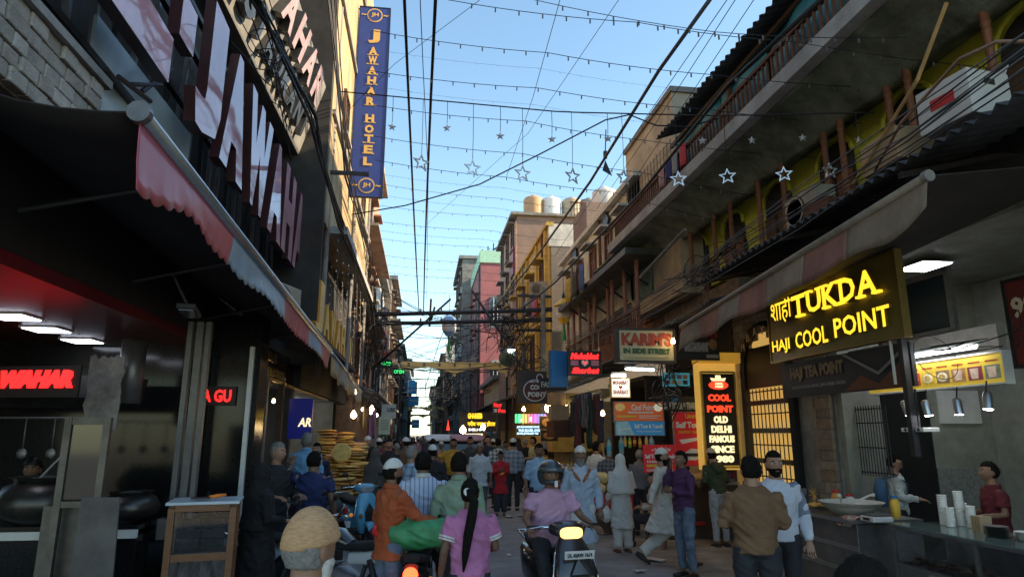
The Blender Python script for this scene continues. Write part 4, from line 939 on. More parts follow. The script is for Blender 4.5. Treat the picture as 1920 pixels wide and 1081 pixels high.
G_CPR = glow('cool_red_glow', (1.0, .06, .02), 1.0)
for body, z, w, m in (('COOL', 2.62, .46, G_CPR), ('POINT', 2.41, .52, G_CPR), ('OLD', 2.21, .28, G_IVORY), ('DELHI', 2.03, .40, G_IVORY), ('FAMOUS', 1.85, .50, G_IVORY), ('SINCE', 1.66, .46, G_IVORY), ('1980', 1.48, .42, G_IVORY)):
    words(sg, body, 0, z, w, .135, m)
em = MB(); em.prism([(.2 * math.cos(a) * 1.0, -.03, 2.86 + .085 * math.sin(a)) for a in [k * .314 for k in range(20)]], None, (0, .01, 0)); em.build('pot_emblem', G_CPR, sg)
em = MB(); em.prism([(-.13, -.031, 2.94), (.13, -.031, 2.94), (.16, -.031, 3.0), (.06, -.031, 2.99), (.05, -.031, 3.05), (-.05, -.031, 3.05), (-.06, -.031, 2.99), (-.16, -.031, 3.0)], None, (0, .01, 0)); em.build('pot_rim', G_IVORY, sg)
words(sg, 'COOL', 0, 2.885, .16, .045, G_IVORY, -.045); words(sg, 'POINT', 0, 2.83, .16, .04, G_IVORY, -.045)
# ---- juice counter under the pillar sign
jc = thing('fruit_counter', 'dark wooden fruit counter with steel bowls below the lit pillar sign', 'counter')
MB().box((5.55, 12.9, .5), (1.7, .8, 1.0)).build('body', WOODD, jc); MB().box((5.55, 12.8, 1.02), (1.8, .95, .05)).build('top', STEEL, jc)
fruit = mat('pale_melon', (.60, .48, .22), .6, var=.25, scale=12, bump=.3); MB().box((5.2, 12.42, .3), (.3, .02, .06)).build('red_tag', RED, jc)
for k in range(12):
    o = MB().ball((0, 0, 0), .075, 10, 8).build('sliced_fruit', fruit if k % 3 else mat('pale_yellow_goods', (.7, .6, .3), .6), None, smooth=True, label='pale cut fruit heaped on the fruit counter', cat='fruit', group='fruit on the counter'); o.location = (4.85 + .13 * (k % 9), 12.62 + .1 * (k % 3), 1.11 + .06 * (k // 9))
# ---- side sign stack
def ysign(name, label, u0, v0, u1, v1, y, board, items, frame=None, depth=.06, fw=.03, right=RX, **k):
    a, b = aY(u0, v0, y), aY(u1, v1, y); c = (a + b) / 2
    return sign(name, label, c, right, abs(b.x - a.x), abs(a.z - b.z), board, items, frame, depth, fw, **k)
cream_b = mat('cream_signboard', (.64, .56, .34), .6, var=.15, scale=3, grime=.3)
redl = mat('faded_red_letters', (.42, .07, .04), .6, var=.2); greenl = mat('dark_green_letters', (.03, .10, .05), .6, var=.1)
ysign('street_sign_board', 'weathered cream board with large red name and green line hanging over the shops', 1160, 618, 1264, 676, 11.0, cream_b, [('t', 'KARIM\'S', .04, .48, .97, .92, redl, {'bold': .06}), ('t', 'IN SIDE STREET', .07, .22, .93, .40, greenl, {'bold': .05}), ('t', '_____________', .1, .08, .9, .1, mat('tan_print', (.4, .3, .1), .6, var=0))], mat('dark_tin_frame', (.06, .055, .05), .6, .4, var=.3), .22, .04)
bulb(aY(1262, 640, 10.8), 'round orange lamp at the corner of the cream board', r=.04)
ysign('led_sign', 'black sign with glowing red script and white heart, on a blue box', 1066, 658, 1127, 703, 14.0, BLACK, [('t', 'Mohabbat', .05, .66, .95, .94, G_RED, {'shear': .3, 'bold': .06}), ('t', 'Sharbat', .08, .06, .95, .32, G_RED, {'shear': .3, 'bold': .06}), ('p', [(.5, .36), (.61, .5), (.60, .62), (.55, .64), (.5, .58), (.45, .64), (.40, .62), (.39, .5)], WHITEP, {'name': 'heart'}), ('t', 'Ka', .45, .47, .55, .58, G_RED, {'z': .012}), ('r', .06, .40, .30, .62, mat('pink_print', (.5, .2, .25), .6, var=.5, scale=40)), ('r', .70, .40, .94, .62, mat('pink_print', (.5, .2, .25)))], IRON, .1, .02)
ysign('blue_panel_box', 'plain tilted blue metal panel beside the red script sign', 1031, 657, 1068, 725, 14.4, BLUEP, [], None, .12, right=Vector((1, .35, 0)))
ysign('hanging_lightbox', 'small white hanging light box with red sharbat words and heart', 1146, 709, 1181, 744, 12.2, mat('warm_white_lightbox', (.85, .78, .66), .5, var=.05, emit=.38), [('t', 'MOHABBAT', .08, .68, .92, .88, redl), ('t', 'SHARBAT', .08, .16, .92, .38, redl), ('p', [(.5, .42), (.6, .54), (.58, .62), (.5, .58), (.42, .62), (.4, .54)], RED, {'name': 'heart'})], YEL, .1, .012)
lamp_tube(aY(1200, 692, 12.0), (1, .25, 0), .62, 'bright white tube under the tin canopy beside the small white light box')
lamp_tube(aY(1160, 704, 12.3), (1, .3, 0), .3, 'short white tube above the small white light box')
ysign('orange_banner', 'orange food banner with white script above the blue travel banner', 1151, 753, 1244, 791, 12.0, mat('orange_vinyl', (.55, .10, .02), .5, var=.15, emit=.08), [('t', 'Cool Point', .35, .58, .80, .90, WHITEP, {'shear': .2}), ('r', .28, .45, .80, .52, WHITEP, {'name': 'print_row'}), ('r', .05, .24, .44, .34, YEL, {'name': 'print_row'}), ('r', .5, .30, .95, .34, WHITEP, {'name': 'print_row'}), ('r', .5, .20, .9, .24, WHITEP, {'name': 'print_row'}), ('e', .12, .74, .10, .2, mat('menu_food', (.55, .36, .12)), {'name': 'printed_dish'}), ('e', .90, .74, .09, .2, mat('menu_plate', (.7, .66, .5)), {'name': 'printed_dish'})], STEELD, .05, .012)
ysign('travel_banner', 'sky blue travel banner with white letters below the orange one', 1154, 789, 1246, 815, 11.97, mat('sky_blue_vinyl', (.03, .20, .42), .5, var=.2, emit=.08), [('p', [(0, 0), (0, 1), (.25, 1), (.38, .0)], mat('pale_sky_print', (.35, .55, .6), .5, var=.3, scale=6), {'z': .003}), ('t', 'Saif Tour & Travels', .38, .48, .97, .80, WHITEP, {'bold': .05}), ('t', 'Air Ticket, Domestic & International', .42, .2, .92, .34, WHITEP), ('p', [(.05, .3), (.27, .45), (.32, .55), (.22, .5), (.04, .38)], WHITEP, {'name': 'printed_plane', 'z': .009})], STEELD, .05, .012)
sb_ = mat('signal_red_vinyl', (.48, .012, .02), .5, var=.12, emit=.06)
ysign('red_travel_board', 'tilted red travel poster with airplane and train prints', 1262, 772, 1322, 872, 12.4, sb_, [('t', 'Saif Tour', .06, .70, .96, .82, WHITEP, {'bold': .05}), ('t', 'COUPON  VISA', .12, .60, .8, .65, YEL), ('p', [(.15, .48), (.75, .52), (.95, .60), (.75, .46), (.25, .40)], WHITEP, {'name': 'printed_plane'}), ('p', [(.12, .16), (.55, .32), (.86, .30), (.90, .18), (.7, .10), (.3, .10)], mat('silver_print', (.6, .6, .62), .4, var=.2), {'name': 'printed_train'}), ('r', .3, .17, .8, .23, BLACK, {'z': .012}), ('t', 'Umrah', .4, .88, .9, .97, YEL)], STEELD, .05, .012, up=(-.12, 0, 1))
ysign('small_red_board', 'square red travel board with white script and yellow strip behind the walkers', 1206, 833, 1268, 885, 12.0, sb_, [('t', 'سيف ٹور', .25, .74, .85, .93, WHITEP), ('t', 'Saif Tour & Travels', .03, .5, .97, .66, WHITEP, {'bold': .05}), ('t', '93400  NOORI', .08, .34, .9, .44, WHITEP), ('r', .08, .2, .9, .3, YEL), ('t', 'COUPON PACKAGE', .06, .04, .9, .14, WHITEP)], None, .04)
ysign('dark_letter_board', 'dark board with pale raised travel agency letters behind hanging wires', 1240, 742, 1318, 772, 12.6, mat('charcoal_vinyl', (.022, .024, .028)), [('t', 'SAIF TOUR & TRAVELS', .03, .15, .95, .62, mat('pale_letters', (.45, .5, .45), .5, var=.1), {'depth': .03, 'bold': .06}), ('e', .3, .8, .12, .14, BLUEP)], None, .05, up=(-.10, 0, 1))
ysign('price_board', 'small blue green price board tilted below the tin roof', 1243, 698, 1294, 724, 12.1, mat('teal_lightbox', (.05, .28, .34), .5, var=.2, emit=.15), [('r', .08 + .22 * k, .15 + .4 * j, .25 + .22 * k, .45 + .4 * j, GOODS[(k * 2 + j) % 9], {'name': 'printed_cell'}) for k in range(4) for j in range(2)], None, .04, up=(-.1, 0, 1))
ysign('unlit_letter_sign', 'unlit red and white channel letters above the lit pillar', 1268, 608, 1350, 675, 11.9, BLACK, [('t', 'NOORE ELAHI', .05, .62, .92, .9, mat('dull_red_letters', (.24, .02, .02), .4, var=.2), {'depth': .08, 'bold': .06}), ('t', 'RESTAURANT', .15, .22, .72, .5, mat('grey_white_letters', (.34, .34, .36), .5, var=.2), {'depth': .05, 'bold': .06}), ('e', .85, .45, .1, .16, mat('dull_gold_disc', (.25, .14, .06), .4, var=.4)), ('r', .68, .06, .97, .16, mat('grey_white_letters', (.34, .34, .36)), {'name': 'print_row'})], None, .08)
mp = mat('maroon_board', (.10, .015, .018), .5, var=.2)
ysign('pot_sign', 'dark brown sign with white pot outline and half hidden cool point letters', 971, 695, 1026, 756, 17.0, mat('dark_brown_board', (.045, .028, .025), .5, var=.2), [('e', .58, .40, .40, .34, WHITEP), ('e', .58, .40, .37, .31, mp, {'z': .010}), ('e', .75, .80, .12, .12, WHITEP), ('e', .75, .80, .09, .09, mp, {'z': .010}), ('t', 'COOL', .42, .42, .92, .58, WHITEP, {'z': .016, 'bold': .05}), ('t', 'POINT', .34, .20, .96, .36, WHITEP, {'z': .016, 'bold': .05}), ('t', 'SINCE 1980', .4, .64, .72, .7, WHITEP, {'z': .016})], None, .1)
ysign('fashion_sign', 'narrow black sign with pale fashion letters partly behind the blue panel', 1012, 708, 1062, 732, 16.2, BLACK, [('t', 'FASHION', .05, .25, .95, .72, mat('pale_letters', (.45, .5, .45)))], None, .08)
ysign('neon_name_sign', 'black box sign with red neon name above the far stalls', 924, 752, 948, 776, 24.0, BLACK, [('t', 'Noor', .08, .55, .7, .9, G_RED), ('t', 'Pou', .45, .12, .97, .45, G_RED), ('r', .08, .15, .35, .42, WHITEP)], None, .15)
ysign('hindi_hotel_sign', 'black sign with glowing yellow Latin and Hindi hotel letters', 862, 772, 930, 808, 30.0, BLACK, [('t', 'GHAREEB', .22, .66, .62, .95, G_YEL, {'bold': .06}), ('t', 'गरीब नवाज होटल', .22, .24, .98, .54, G_YEL, {'bold': .04}), ('t', 'DELHI-6', .25, .02, .7, .16, glow('white_letter_glow', (1, .97, .9), 1.3))], None, .15)
for u0, c in zip(range(968, 1027, 6), [(.1, .9, .3), (.2, .9, .5), (.5, .8, .2), (.9, .6, .2), (.95, .3, .3), (.9, .2, .5), (.7, .25, .9), (.45, .3, 1), (.3, .45, 1), (.6, .3, .9)]):
    a = aY(u0, 784, 21); MB().box((a.x, 21, a.z), (.075, .05, .28)).build('neon_bar', glow('neon_%d' % u0, c, 1.0), label='short upright neon bar in the rainbow row over the perfume stall', cat='neon bar', group='rainbow neon bars')
ysign('oyster_sign', 'black LED sign with three rows of pale blue capitals', 968, 797, 1013, 816, 20.5, BLACK, [('t', 'JAN BAB BURGER HOUSE', .02, .70, .98, .96, G_CYAN, {'bold': .06}), ('t', 'THE SILVER OYS', .08, .38, .98, .64, G_CYAN, {'bold': .06}), ('t', 'SILVER JEWELLERY 925', .02, .06, .92, .32, G_CYAN, {'bold': .06})], None, .06, up=(-.08, 0, 1))
for k, (u0, v0, u1, v1) in enumerate(((1012, 780, 1040, 803), (1014, 806, 1046, 826))):
    ysign('framed_goods_panel', ['dark framed panel with gold oval print, upper one', 'dark framed panel with gold oval print, lower one'][k], u0, v0, u1, v1, 19.5, BLACK, [('e', .5, .5, .36, .34, mat('dull_gold_disc', (.25, .14, .06)))], mat('dull_brass', (.25, .18, .06)), .04, .015)

# small things on the counters
def jar(loc, r, h, m, label, lid=RED):
    e = thing('storage_jar', label, 'jar', loc); MB().lathe([(r * .9, 0), (r, .02), (r, h * .8), (r * .7, h * .92), (r * .7, h)], n=14).build('jar_body', m, e, smooth=50); MB().cyl((0, 0, h), (0, 0, h + .03), r * .78).build('lid', lid, e); return e
jar((5.75, 8.85, .95), .07, .2, breads[1], 'brown jar with red lid behind the bread tray'); jar((5.78, 8.6, .95), .06, .17, WHITEP, 'white jar with red lid behind the serving pan'); jar((5.8, 7.75, .95), .055, .22, YEL, 'yellow bottle-like jar near the serving pan', BLUEP)
tw = thing('folded_cloth', 'checked kitchen cloth lying on the steel counter edge', 'cloth', (5.16, 7.72, .955)); MB().grid(lambda u, v: (.02 * math.sin(v * 7) + (.26 * u - .10), .3 * v - .15, .012 + .012 * noise.noise(Vector((u * 4, v * 4, 2))) - .35 * max(0, .35 - u) ** 1.2), 10, 10, (0, 0, .006)).build('cloth', stripes('kitchen_check', (.5, .46, .4), (.35, .06, .05), 18, 'X', .4, check='Y'), tw, smooth=True)
for k in range(3):
    e = thing('paper_plate_stack', ['tall pile of silver paper plates on the glass counter', 'middle pile of paper plates on the glass counter', 'low pile of paper plates on the glass counter'][k], 'plates', (5.3 + .06 * k, 5.75 - .26 * k, 1.02))
    for j in range(10 - 2 * k): o = MB().lathe([(.07, 0), (.1, .012), (.103, .014), (.07, .004)], n=16).build('plate', WHITEP if k else STEEL, e, smooth=50); o.location = (R_.uniform(-.005, .005), R_.uniform(-.005, .005), j * .009)
ws = thing('weighing_scale', 'small flat white weighing scale on the steel counter near the glass case', 'scale', (5.3, 7.42, .95)); MB().box((0, 0, .03), (.26, .24, .06)).build('base', WHITEP, ws, bevel=.01); MB().box((0, 0, .075), (.22, .2, .012)).build('pan', STEEL, ws); MB().box((-.131, 0, .03), (.004, .12, .03)).build('display', BLACK, ws)
# ================================================================ RIGHT: shops further on and the houses above
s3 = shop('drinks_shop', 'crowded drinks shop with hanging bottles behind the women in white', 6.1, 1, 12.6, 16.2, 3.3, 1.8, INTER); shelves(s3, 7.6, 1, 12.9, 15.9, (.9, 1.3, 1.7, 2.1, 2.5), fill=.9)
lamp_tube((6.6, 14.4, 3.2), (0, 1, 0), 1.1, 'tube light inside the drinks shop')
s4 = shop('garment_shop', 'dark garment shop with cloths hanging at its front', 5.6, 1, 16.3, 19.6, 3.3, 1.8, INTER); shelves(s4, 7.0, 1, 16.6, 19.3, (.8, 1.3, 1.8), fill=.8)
s5 = shop('perfume_shop', 'brightly lit small stall shop behind the red table', 5.4, 1, 19.8, 24.6, 3.2, 1.8, INTERW); shelves(s5, 6.8, 1, 20.1, 24.3, (.9, 1.3, 1.7, 2.1), fill=.9, sz=.22)
for y in (20.6, 22.2, 23.8): lamp_tube((5.6, y, 2.95), (0, 1, 0), .7, 'white tube under the ceiling of the lit stall shop', 'tubes in the lit stall shop')
s6 = shop('hotel_eatery', 'glowing eatery front under the yellow Hindi sign', 4.9, 1, 24.8, 33, 3.2, 1.8, mat('warm_shop_wall', (.5, .36, .2), .8, var=.2)); shelves(s6, 6.3, 1, 25.2, 32.6, (.9, 1.4, 1.9), fill=.8, sz=.3)
for y in (26, 28.5, 31): bulb((4.7, y, 2.55), 'bright warm bulb at the glowing eatery front', 'bulbs of the eatery', .09)
ysign('eatery_menu', 'pale lit menu panel below the yellow Hindi sign', 872, 812, 905, 838, 31, mat('pale_menu_lightbox', (.8, .7, .5), .5, var=.25, scale=5, emit=.5), [('e', .7, .3, .14, .2, mat('orange_plastic', (.8, .2, .02)))], None, .05)
# tin roofs over these shops
cn2 = thing('sloping_tin_roof', 'long dark tin roof sloping over the signs beyond the arcade', 'roof')
corrugated((4.35, 12.2, 3.72), (4.3, 16.6, 3.55), (1.5, 0, .25), TIN, 'sheet', cn2, .16, .028); corrugated((4.1, 16.8, 3.5), (4.0, 24, 3.35), (1.5, 0, .25), TIN, 'sheet', cn2, .2, .028)
for k in range(5): MB().box((5.1, 13 + k * 2.4, 3.6), (1.5, .05, .05), (0, -.16, 0)).build('rafter', IRON, cn2)
# hanging cloths and bottles
for k in range(16):
    u = 1075 + 7 * (k % 8) + R_.uniform(-2, 2); y = 15.6 + .3 * (k // 8) * 2; p = aY(u, 735 + R_.uniform(0, 20), y); L = R_.uniform(.7, 1.2); c = [(.03, .03, .035), (.10, .03, .03), (.05, .05, .09), (.16, .15, .15), (.02, .05, .04)][k % 5]
    def hf(a, b, L=L, k=k): return (.16 * (a - .5) + .015 * math.sin(b * 9 + k), .03 * math.sin(a * 9 + k), -L * b)
    MB().grid(hf, 6, 6, (0, .01, 0)).build('hanging_scarf', mat('scarf_%d' % (k % 5), c, .9, var=.4, scale=20), smooth=True, label='dark woven scarf hanging at the garment shop front', cat='scarf', group='scarves at the garment shop', loc=p)
botm = [mat('bottle_%d' % k, c, .15, var=.1, spec=.7) for k, c in enumerate([(.25, .4, .42), (.25, .4, .42), (.45, .3, .05), (.4, .06, .04), (.45, .42, .3), (.2, .45, .05), (.35, .05, .05)])]
for k, (u, v) in enumerate(((1142, 838), (1165, 834), (1172, 826), (1181, 828), (1190, 826), (1200, 828), (1222, 832), (1212, 826))):
    p = aY(u, v, 12.8); e = thing('hanging_bottle', ['clear water bottle hanging by its neck at the drinks shop', 'coloured juice bottle hanging in a row at the drinks shop'][0 if k in (0, 1, 6) else 1], 'bottle', p, group='water bottles at the drinks shop' if k in (0, 1, 6) else 'juice bottles at the drinks shop'); s = 1.4 if k in (0, 1, 6) else .9
    MB().lathe([(.03 * s, -.12 * s), (.035 * s, -.11 * s), (.035 * s, .05 * s), (.015 * s, .09 * s), (.013 * s, .11 * s)], n=12).build('bottle_body', botm[0 if k in (0, 1, 6) else 2 + k % 5], e, smooth=50); MB().cyl((0, 0, .11 * s), (0, 0, .13 * s), .016 * s).build('cap', BLUEP if k in (0, 1, 6) else RED, e)
    MB().lathe([(.036 * s, -.05 * s), (.036 * s, .02 * s)], n=12).build('label_band', TARPB if k in (0, 1, 6) else YEL, e)
# melon cart
ct = thing('melon_cart', 'low red cart heaped with pale melons beside the women in white', 'cart', (3.55, 13.6, 0))
MB().box((0, 0, .62), (1.3, .9, .3)).build('tray', RED, ct); MB().box((0, 0, .25), (1.2, .8, .4)).build('base', WOODD, ct)
for k in range(22):
    i = k if k < 12 else k - 12; lay = k // 12
    o = MB().ball((0, 0, 0), (.125, .125, .115), 14, 10).build('melon', fruit, None, smooth=True, label='pale ribbed melon heaped on the red cart', cat='melon', group='melons on the red cart'); o.location = (3.05 + .26 * (i % 4) + .1 * lay, 13.3 + .25 * (i // 4) + .1 * lay, .87 + .2 * lay)
rt = thing('red_stall_table', 'stall table with red cloth and small glass jars by the lit shop', 'stall table', (4.1, 18.6, 0))
MB().loft([((0, 0, .02), (.62, 0, 0), (0, .5, 0), 8), ((0, 0, .5), (.58, 0, 0), (0, .45, 0), 8), ((0, 0, .98), (.56, 0, 0), (0, .43, 0), 8)], 24).build('cloth', RED, rt, smooth=40)
MB().box((0, 0, 1.0), (1.2, .95, .04)).build('top', WHITEP, rt)
for k in range(10):
    e = thing('glass_jar', 'small pale jar standing on the red stall table', 'jar', (3.62 + .1 * k, 18.25 + .1 * (k % 2), 1.02), group='jars on the red table'); MB().lathe([(.035, 0), (.04, .03), (.04, .1), (.025, .12)], n=10).build('jar_body', botm[4] if k % 2 else WHITEP, e, smooth=50); MB().cyl((0, 0, .12), (0, 0, .15), .03).build('lid', YEL, e)
ty = thing('spare_wheel', 'small scooter wheel standing by the red stall table', 'wheel', (3.15, 17.6, .26)); Mw = Matrix.Rotation(rad(80), 3, 'Y')
MB().lathe([(.17, -.05), (.24, -.05), (.26, 0), (.24, .05), (.17, .05)], n=20, M=Mw).build('tyre', BLACK, ty, smooth=40); MB().lathe([(.04, -.03), (.17, -.02), (.17, .02), (.04, .03)], n=12, M=Mw).build('rim', STEELD, ty)
# stone slope board & crates in the shop
for k, (u, v, s) in enumerate(((1050, 770, .5), (1052, 800, .55), (1075, 790, .45), (1045, 745, .4))):
    p = aY(u, v, 18); carton((p.x, 18.2, p.z - s / 2), (s, s, s * .8), .2 * k, [card, RUST, WOODD, card][k], ['brown carton stacked high at the stall, upper', 'rust brown crate among the cartons', 'dark crate beside the cartons', 'small carton on top of the pile'][k], False)

# houses above
cm = thing('cream_house', 'cream plastered house with brown shutters beyond the arcade', 'house')
MB().box((7.5, 18.6, 6.55), (5.0, 8.8, 2.9)).build('wall', CREAM, cm)
for y in (15.2, 16.9, 18.6, 20.3, 21.9): window(cm, (4.99, y, 6.85), RYn, .55, .95, WOODR, WOODD, 1, CREAM)
MB().box((4.93, 18.6, 8.02), (.22, 8.9, .14)).build('cornice', CREAM, cm); MB().box((4.94, 18.6, 6.2), (.12, 8.8, .08)).build('string_course', CREAM, cm)
for k, (u, v, s) in enumerate(((1135, 415, .42), (1077, 477, .45))):
    p = aX(u, v, 4.9); MB().box((4.92, p.y, p.z), (.05, s, s), (rad(45) if k == 0 else 0, 0, 0)).build('speaker_panel', BLACK, cm)
MB().box((5.8, 16.4, 5.72), (3.3, 7.0, .14)).build('balcony_slab', TIN, cm)
MB().box((6.2, 16.6, 4.9), (1.4, 7.0, 1.6)).build('lower_wall', mat('faded_pink_plaster', (.28, .15, .13), .9, var=.3, grime=.5), cm)
for y in (13.4, 14.3, 15.3, 15.7, 17.0, 17.6, 18.7, 19.5, 20.3): MB().lathe([(r * 1.0, z * 1.4) for r, z in cprof], (4.55, y, 4.12), 10).build('column', mat('faded_red_column', (.34, .15, .11), .7, var=.25, grime=.3), cm, smooth=40)
for y in (13.8, 15.5, 17.3, 19.0): MB().tube([(4.3, y, 5.62), (5.4, y, 4.9)], .03, 5).build('strut', IRON, cm)
rg = MB()
for k in range(56): rg.box((4.5, 13.2 + k * .13, 4.35), (.02, .02, .45))
rg.box((4.5, 16.8, 4.58), (.04, 7.3, .04)).build('railing', RUST, cm, kind='stuff')
MB().tube([aX(1285, 430, 4.2), aX(1200, 520, 4.2)], .03, 6).build('drain_pipe', GREYP, cm)
ptch = thing('tin_patch', 'weathered teal metal sheet closing the arcade end', 'sheet'); MB().box((4.95, 14.2, 5.35), (.04, 1.2, .7)).build('sheet', mat('weathered_teal', (.10, .17, .16), .8, var=.5, scale=5, grime=.6), ptch)
bt = thing('beige_tower_house', 'plain tall beige wall with a lattice of string lights above the arcade', 'house')
MB().box((7.4, 13.6, 6.8), (4.8, 3.2, 4.3)).build('wall', BEIGE, bt); MB().box((7.4, 13.6, 9.0), (4.9, 3.3, .12)).build('coping', GREYP, bt)
lt = MB()
for k in range(16): lt.tube([(4.93, 12.05 + k * .2, 7.9), (4.93, 12.05 + k * .2, 6.3)], .008, 4)
for k in range(9): lt.tube([(4.92, 12.0, 6.4 + k * .18), (4.92, 15.2, 6.4 + k * .18)], .006, 4)
lt.build('light_lattice', CABLEG, bt, kind='stuff')
sh = thing('brick_stair_head', 'small brick stair room with a pale tank behind the cream house', 'house'); MB().box((6.2, 21.5, 8.8), (1.8, 2.0, 1.6)).build('wall', BRICKR, sh); tank((6.2, 21.4, 9.6), 'pale water tank on the small brick stair room', .45, .7, WHITEP)
# yellow house with brick side
yh = thing('yellow_house', 'tall ochre yellow house with bare brick side wall and narrow windows', 'house')
MB().box((7.0, 31, 5.6), (4.6, 13.9, 8.6)).build('wall', OCHRE, yh); MB().box((7.05, 24.0, 6.2), (4.6, .12, 5.6)).build('brick_side', BRICKG, yh); MB().box((7.0, 24.0, 9.45), (4.66, .16, .9)).build('plaster_band', CREAM, yh)
for y in (25.5, 28, 30.5, 33, 35.5):
    for z in (5.2, 7.9): window(yh, (4.69, y, z), RYn, .8, 1.5, WOODD, GLASSD, 1, OCHRE)
for y in (24.6, 26.7, 29.2, 31.8, 34.3, 36.8): MB().box((4.66, y, 6.6), (.12, .25, 6.4)).build('pilaster', OCHRE, yh)
MB().box((4.72, 31, 9.9), (.3, 14.2, .14)).build('cornice', OCHRE, yh)
p = aY(1005, 538, 24.2); ac_unit((4.45, 24.6, p.z - .3), rad(-25), 'white window air conditioner on the ochre yellow house')
rg = MB()
for k in range(26): rg.box((5.6 + k * .12, 24.05, 10.5), (.03, .03, .7))
rg.box((7.1, 24.05, 10.86), (3.1, .05, .05)).build('roof_railing', RUST, yh, kind='stuff')
bh = thing('brick_house', 'tall weathered brick house with tanks on its roof behind the yellow house', 'house')
MB().box((7.4, 36.3, 7.7), (5.4, 7.0, 11.0)).build('wall', BRICKR, bh); MB().box((4.66, 36.3, 7.5), (.08, 7.02, 10.8)).build('front_plaster', mat('pinkish_plaster', (.40, .24, .17), .9, var=.3, grime=.4), bh)
for y in (33.8, 36, 38.4):
    for z in (7.5, 10.0, 12.2): window(bh, (4.61, y, z), RYn, .8, 1.3, WOODD, GLASSD, 1, GREYP)
MB().box((7.3, 36.3, 13.3), (5.9, 7.4, .14)).build('roof_slab', GREYP, bh)
MB().box((4.58, 33.6, 10.9), (.1, .9, 1.5)).build('red_shutter', mat('maroon_shutter', (.25, .02, .04), .5, var=.2), bh)
for k, u in enumerate((1000, 1034, 1072, 1104)):
    p = aY(u, 395, 33.6); tank((p.x, 33.6, 13.38), ['tan ribbed water tank first in the rooftop row', 'pale ribbed water tank second in the rooftop row', 'tan ribbed water tank third in the rooftop row', 'grey ribbed water tank last in the rooftop row'][k], .55, 1.05, [mat('tan_tank', (.45, .27, .14), .6, var=.15), WHITEP, BEIGE, GREYP][k])
# red house
rh = thing('red_house', 'tall red painted brick house with an arched window and mint parapet', 'house')
MB().box((5.9, 55, 7.5), (3.2, 10, 15.2)).build('wall', BRICKP, rh); MB().box((6.95, 49.96, 7.5), (.35, .1, 15.0)).build('plaster_strip', BEIGE, rh)
MB().box((5.9, 55, 15.6), (3.4, 10.2, 1.0)).build('parapet', mat('mint_plaster', (.36, .58, .44), .85, var=.15), rh); MB().box((7.2, 56, 17.0), (1.2, 4, 4)).build('roof_room', mat('mint_plaster', (.36, .58, .44)), rh)
for z in (11.2, 6.2):
    P = [(5.45 + s, 49.93, q) for s, q in arch_pts(0, z - 1.3, 1.0, 2.6, .6)]; o = MB().prism(P, None, (0, .05, 0)).build('arched_window', GREYP, rh); MB().prism([(5.45 + s * .8, 49.9, q) for s, q in arch_pts(0, z - 1.1, 1.0, 2.2, .5)], None, (0, .03, 0)).build('pane', GLASSD, o)
    for s in (-.15, .15): MB().box((5.45 + s, 49.88, z), (.05, .03, 2.2)).build('mullion', WHITEP, o)
for y in (51.5, 54, 57):
    for z in (6, 9, 12): window(rh, (4.29, y, z), RYn, 1.0, 1.5, GREYP, GLASSD, 1, BRICKP)
gt = thing('grey_tower_house', 'narrow grey concrete house with a rooftop frame beside the red one', 'house')
MB().box((4.5, 66, 9.0), (2.2, 12, 18)).build('wall', GREYP, gt); MB().box((4.4, 66, 18.2), (2.7, 12.4, .3)).build('roof_slab', GREYP, gt)
for y in (61, 64, 67, 70):
    for z in (5, 8, 11, 14, 16.5): window(gt, (3.39, y, z), RYn, 1.1, 1.4, WOODD, GLASSD, 1, GREYP)
fm = MB()
for k in range(5): fm.tube([(5.0 + k * .5, 57, 16.1), (5.0 + k * .5, 57, 18.2 + .3 * k)], .05, 4)
fm.tube([(4.9, 57, 17.2), (7.2, 57, 19.2)], .06, 4).tube([(4.9, 57, 16.2), (7.2, 57, 18.2)], .06, 4).build('roof_frame', IRON, rh)
# far rows
farc = [CREAM, BEIGE, GREYP, BRICKG, mat('pinkish_plaster', (.40, .24, .17)), mat('pale_blue_plaster', (.34, .42, .46), .9, var=.2, grime=.4)]
FL = ['far house of stained plaster', 'far house of pale beige plaster', 'far grey cement house', 'far brick house', 'far pinkish house', 'far pale blue house']
def far_house(side, y0, y1, xf, h, k):
    e = thing('far_house', FL[k] + (' on the side of the blue hotel banner, %s' if side < 0 else ' in the row beyond the red house, %s') % ['first', 'second', 'third', 'fourth', 'fifth', 'sixth', 'seventh', 'eighth'][far_house.n[side]], 'house'); far_house.n[side] += 1
    MB().box((xf + side * 3, (y0 + y1) / 2, h / 2), (6, y1 - y0 - .05, h)).build('wall', farc[k], e); MB().box((xf + side * 2.8, (y0 + y1) / 2, h + .1), (6.4, y1 - y0, .25)).build('roof_slab', GREYP, e)
    right = RYp if side < 0 else RYn
    z = 4.6
    while z < h - 1.2:
        y = y0 + 1.2
        while y < y1 - .6: window(e, (xf, y, z), right, .9, 1.3, WOODD, GLASSD, 1, farc[k]); y += 2.3
        MB().box((xf - side * .3, (y0 + y1) / 2, z - 1.25), (.7, y1 - y0 - .3, .1)).build('balcony_slab', GREYP, e); z += 2.9
far_house.n = {-1: 0, 1: 0}
far_house(-1, 22.4, 31, -2.35, 13.2, 4); far_house(-1, 31.2, 42, -2.6, 10.5, 0); far_house(-1, 42.3, 52, -2.2, 11.8, 3); far_house(-1, 52.2, 66, -2.5, 9.5, 2); far_house(-1, 66.2, 84, -2.3, 10.5, 1); far_house(-1, 84.2, 110, -1.8, 11, 5)
far_house(1, 39.9, 49.8, 4.6, 5.2, 1); far_house(1, 72.2, 86, 3.4, 15, 0); far_house(1, 86.2, 104, 2.6, 12, 4); far_house(1, 104.2, 130, 1.6, 9, 1)
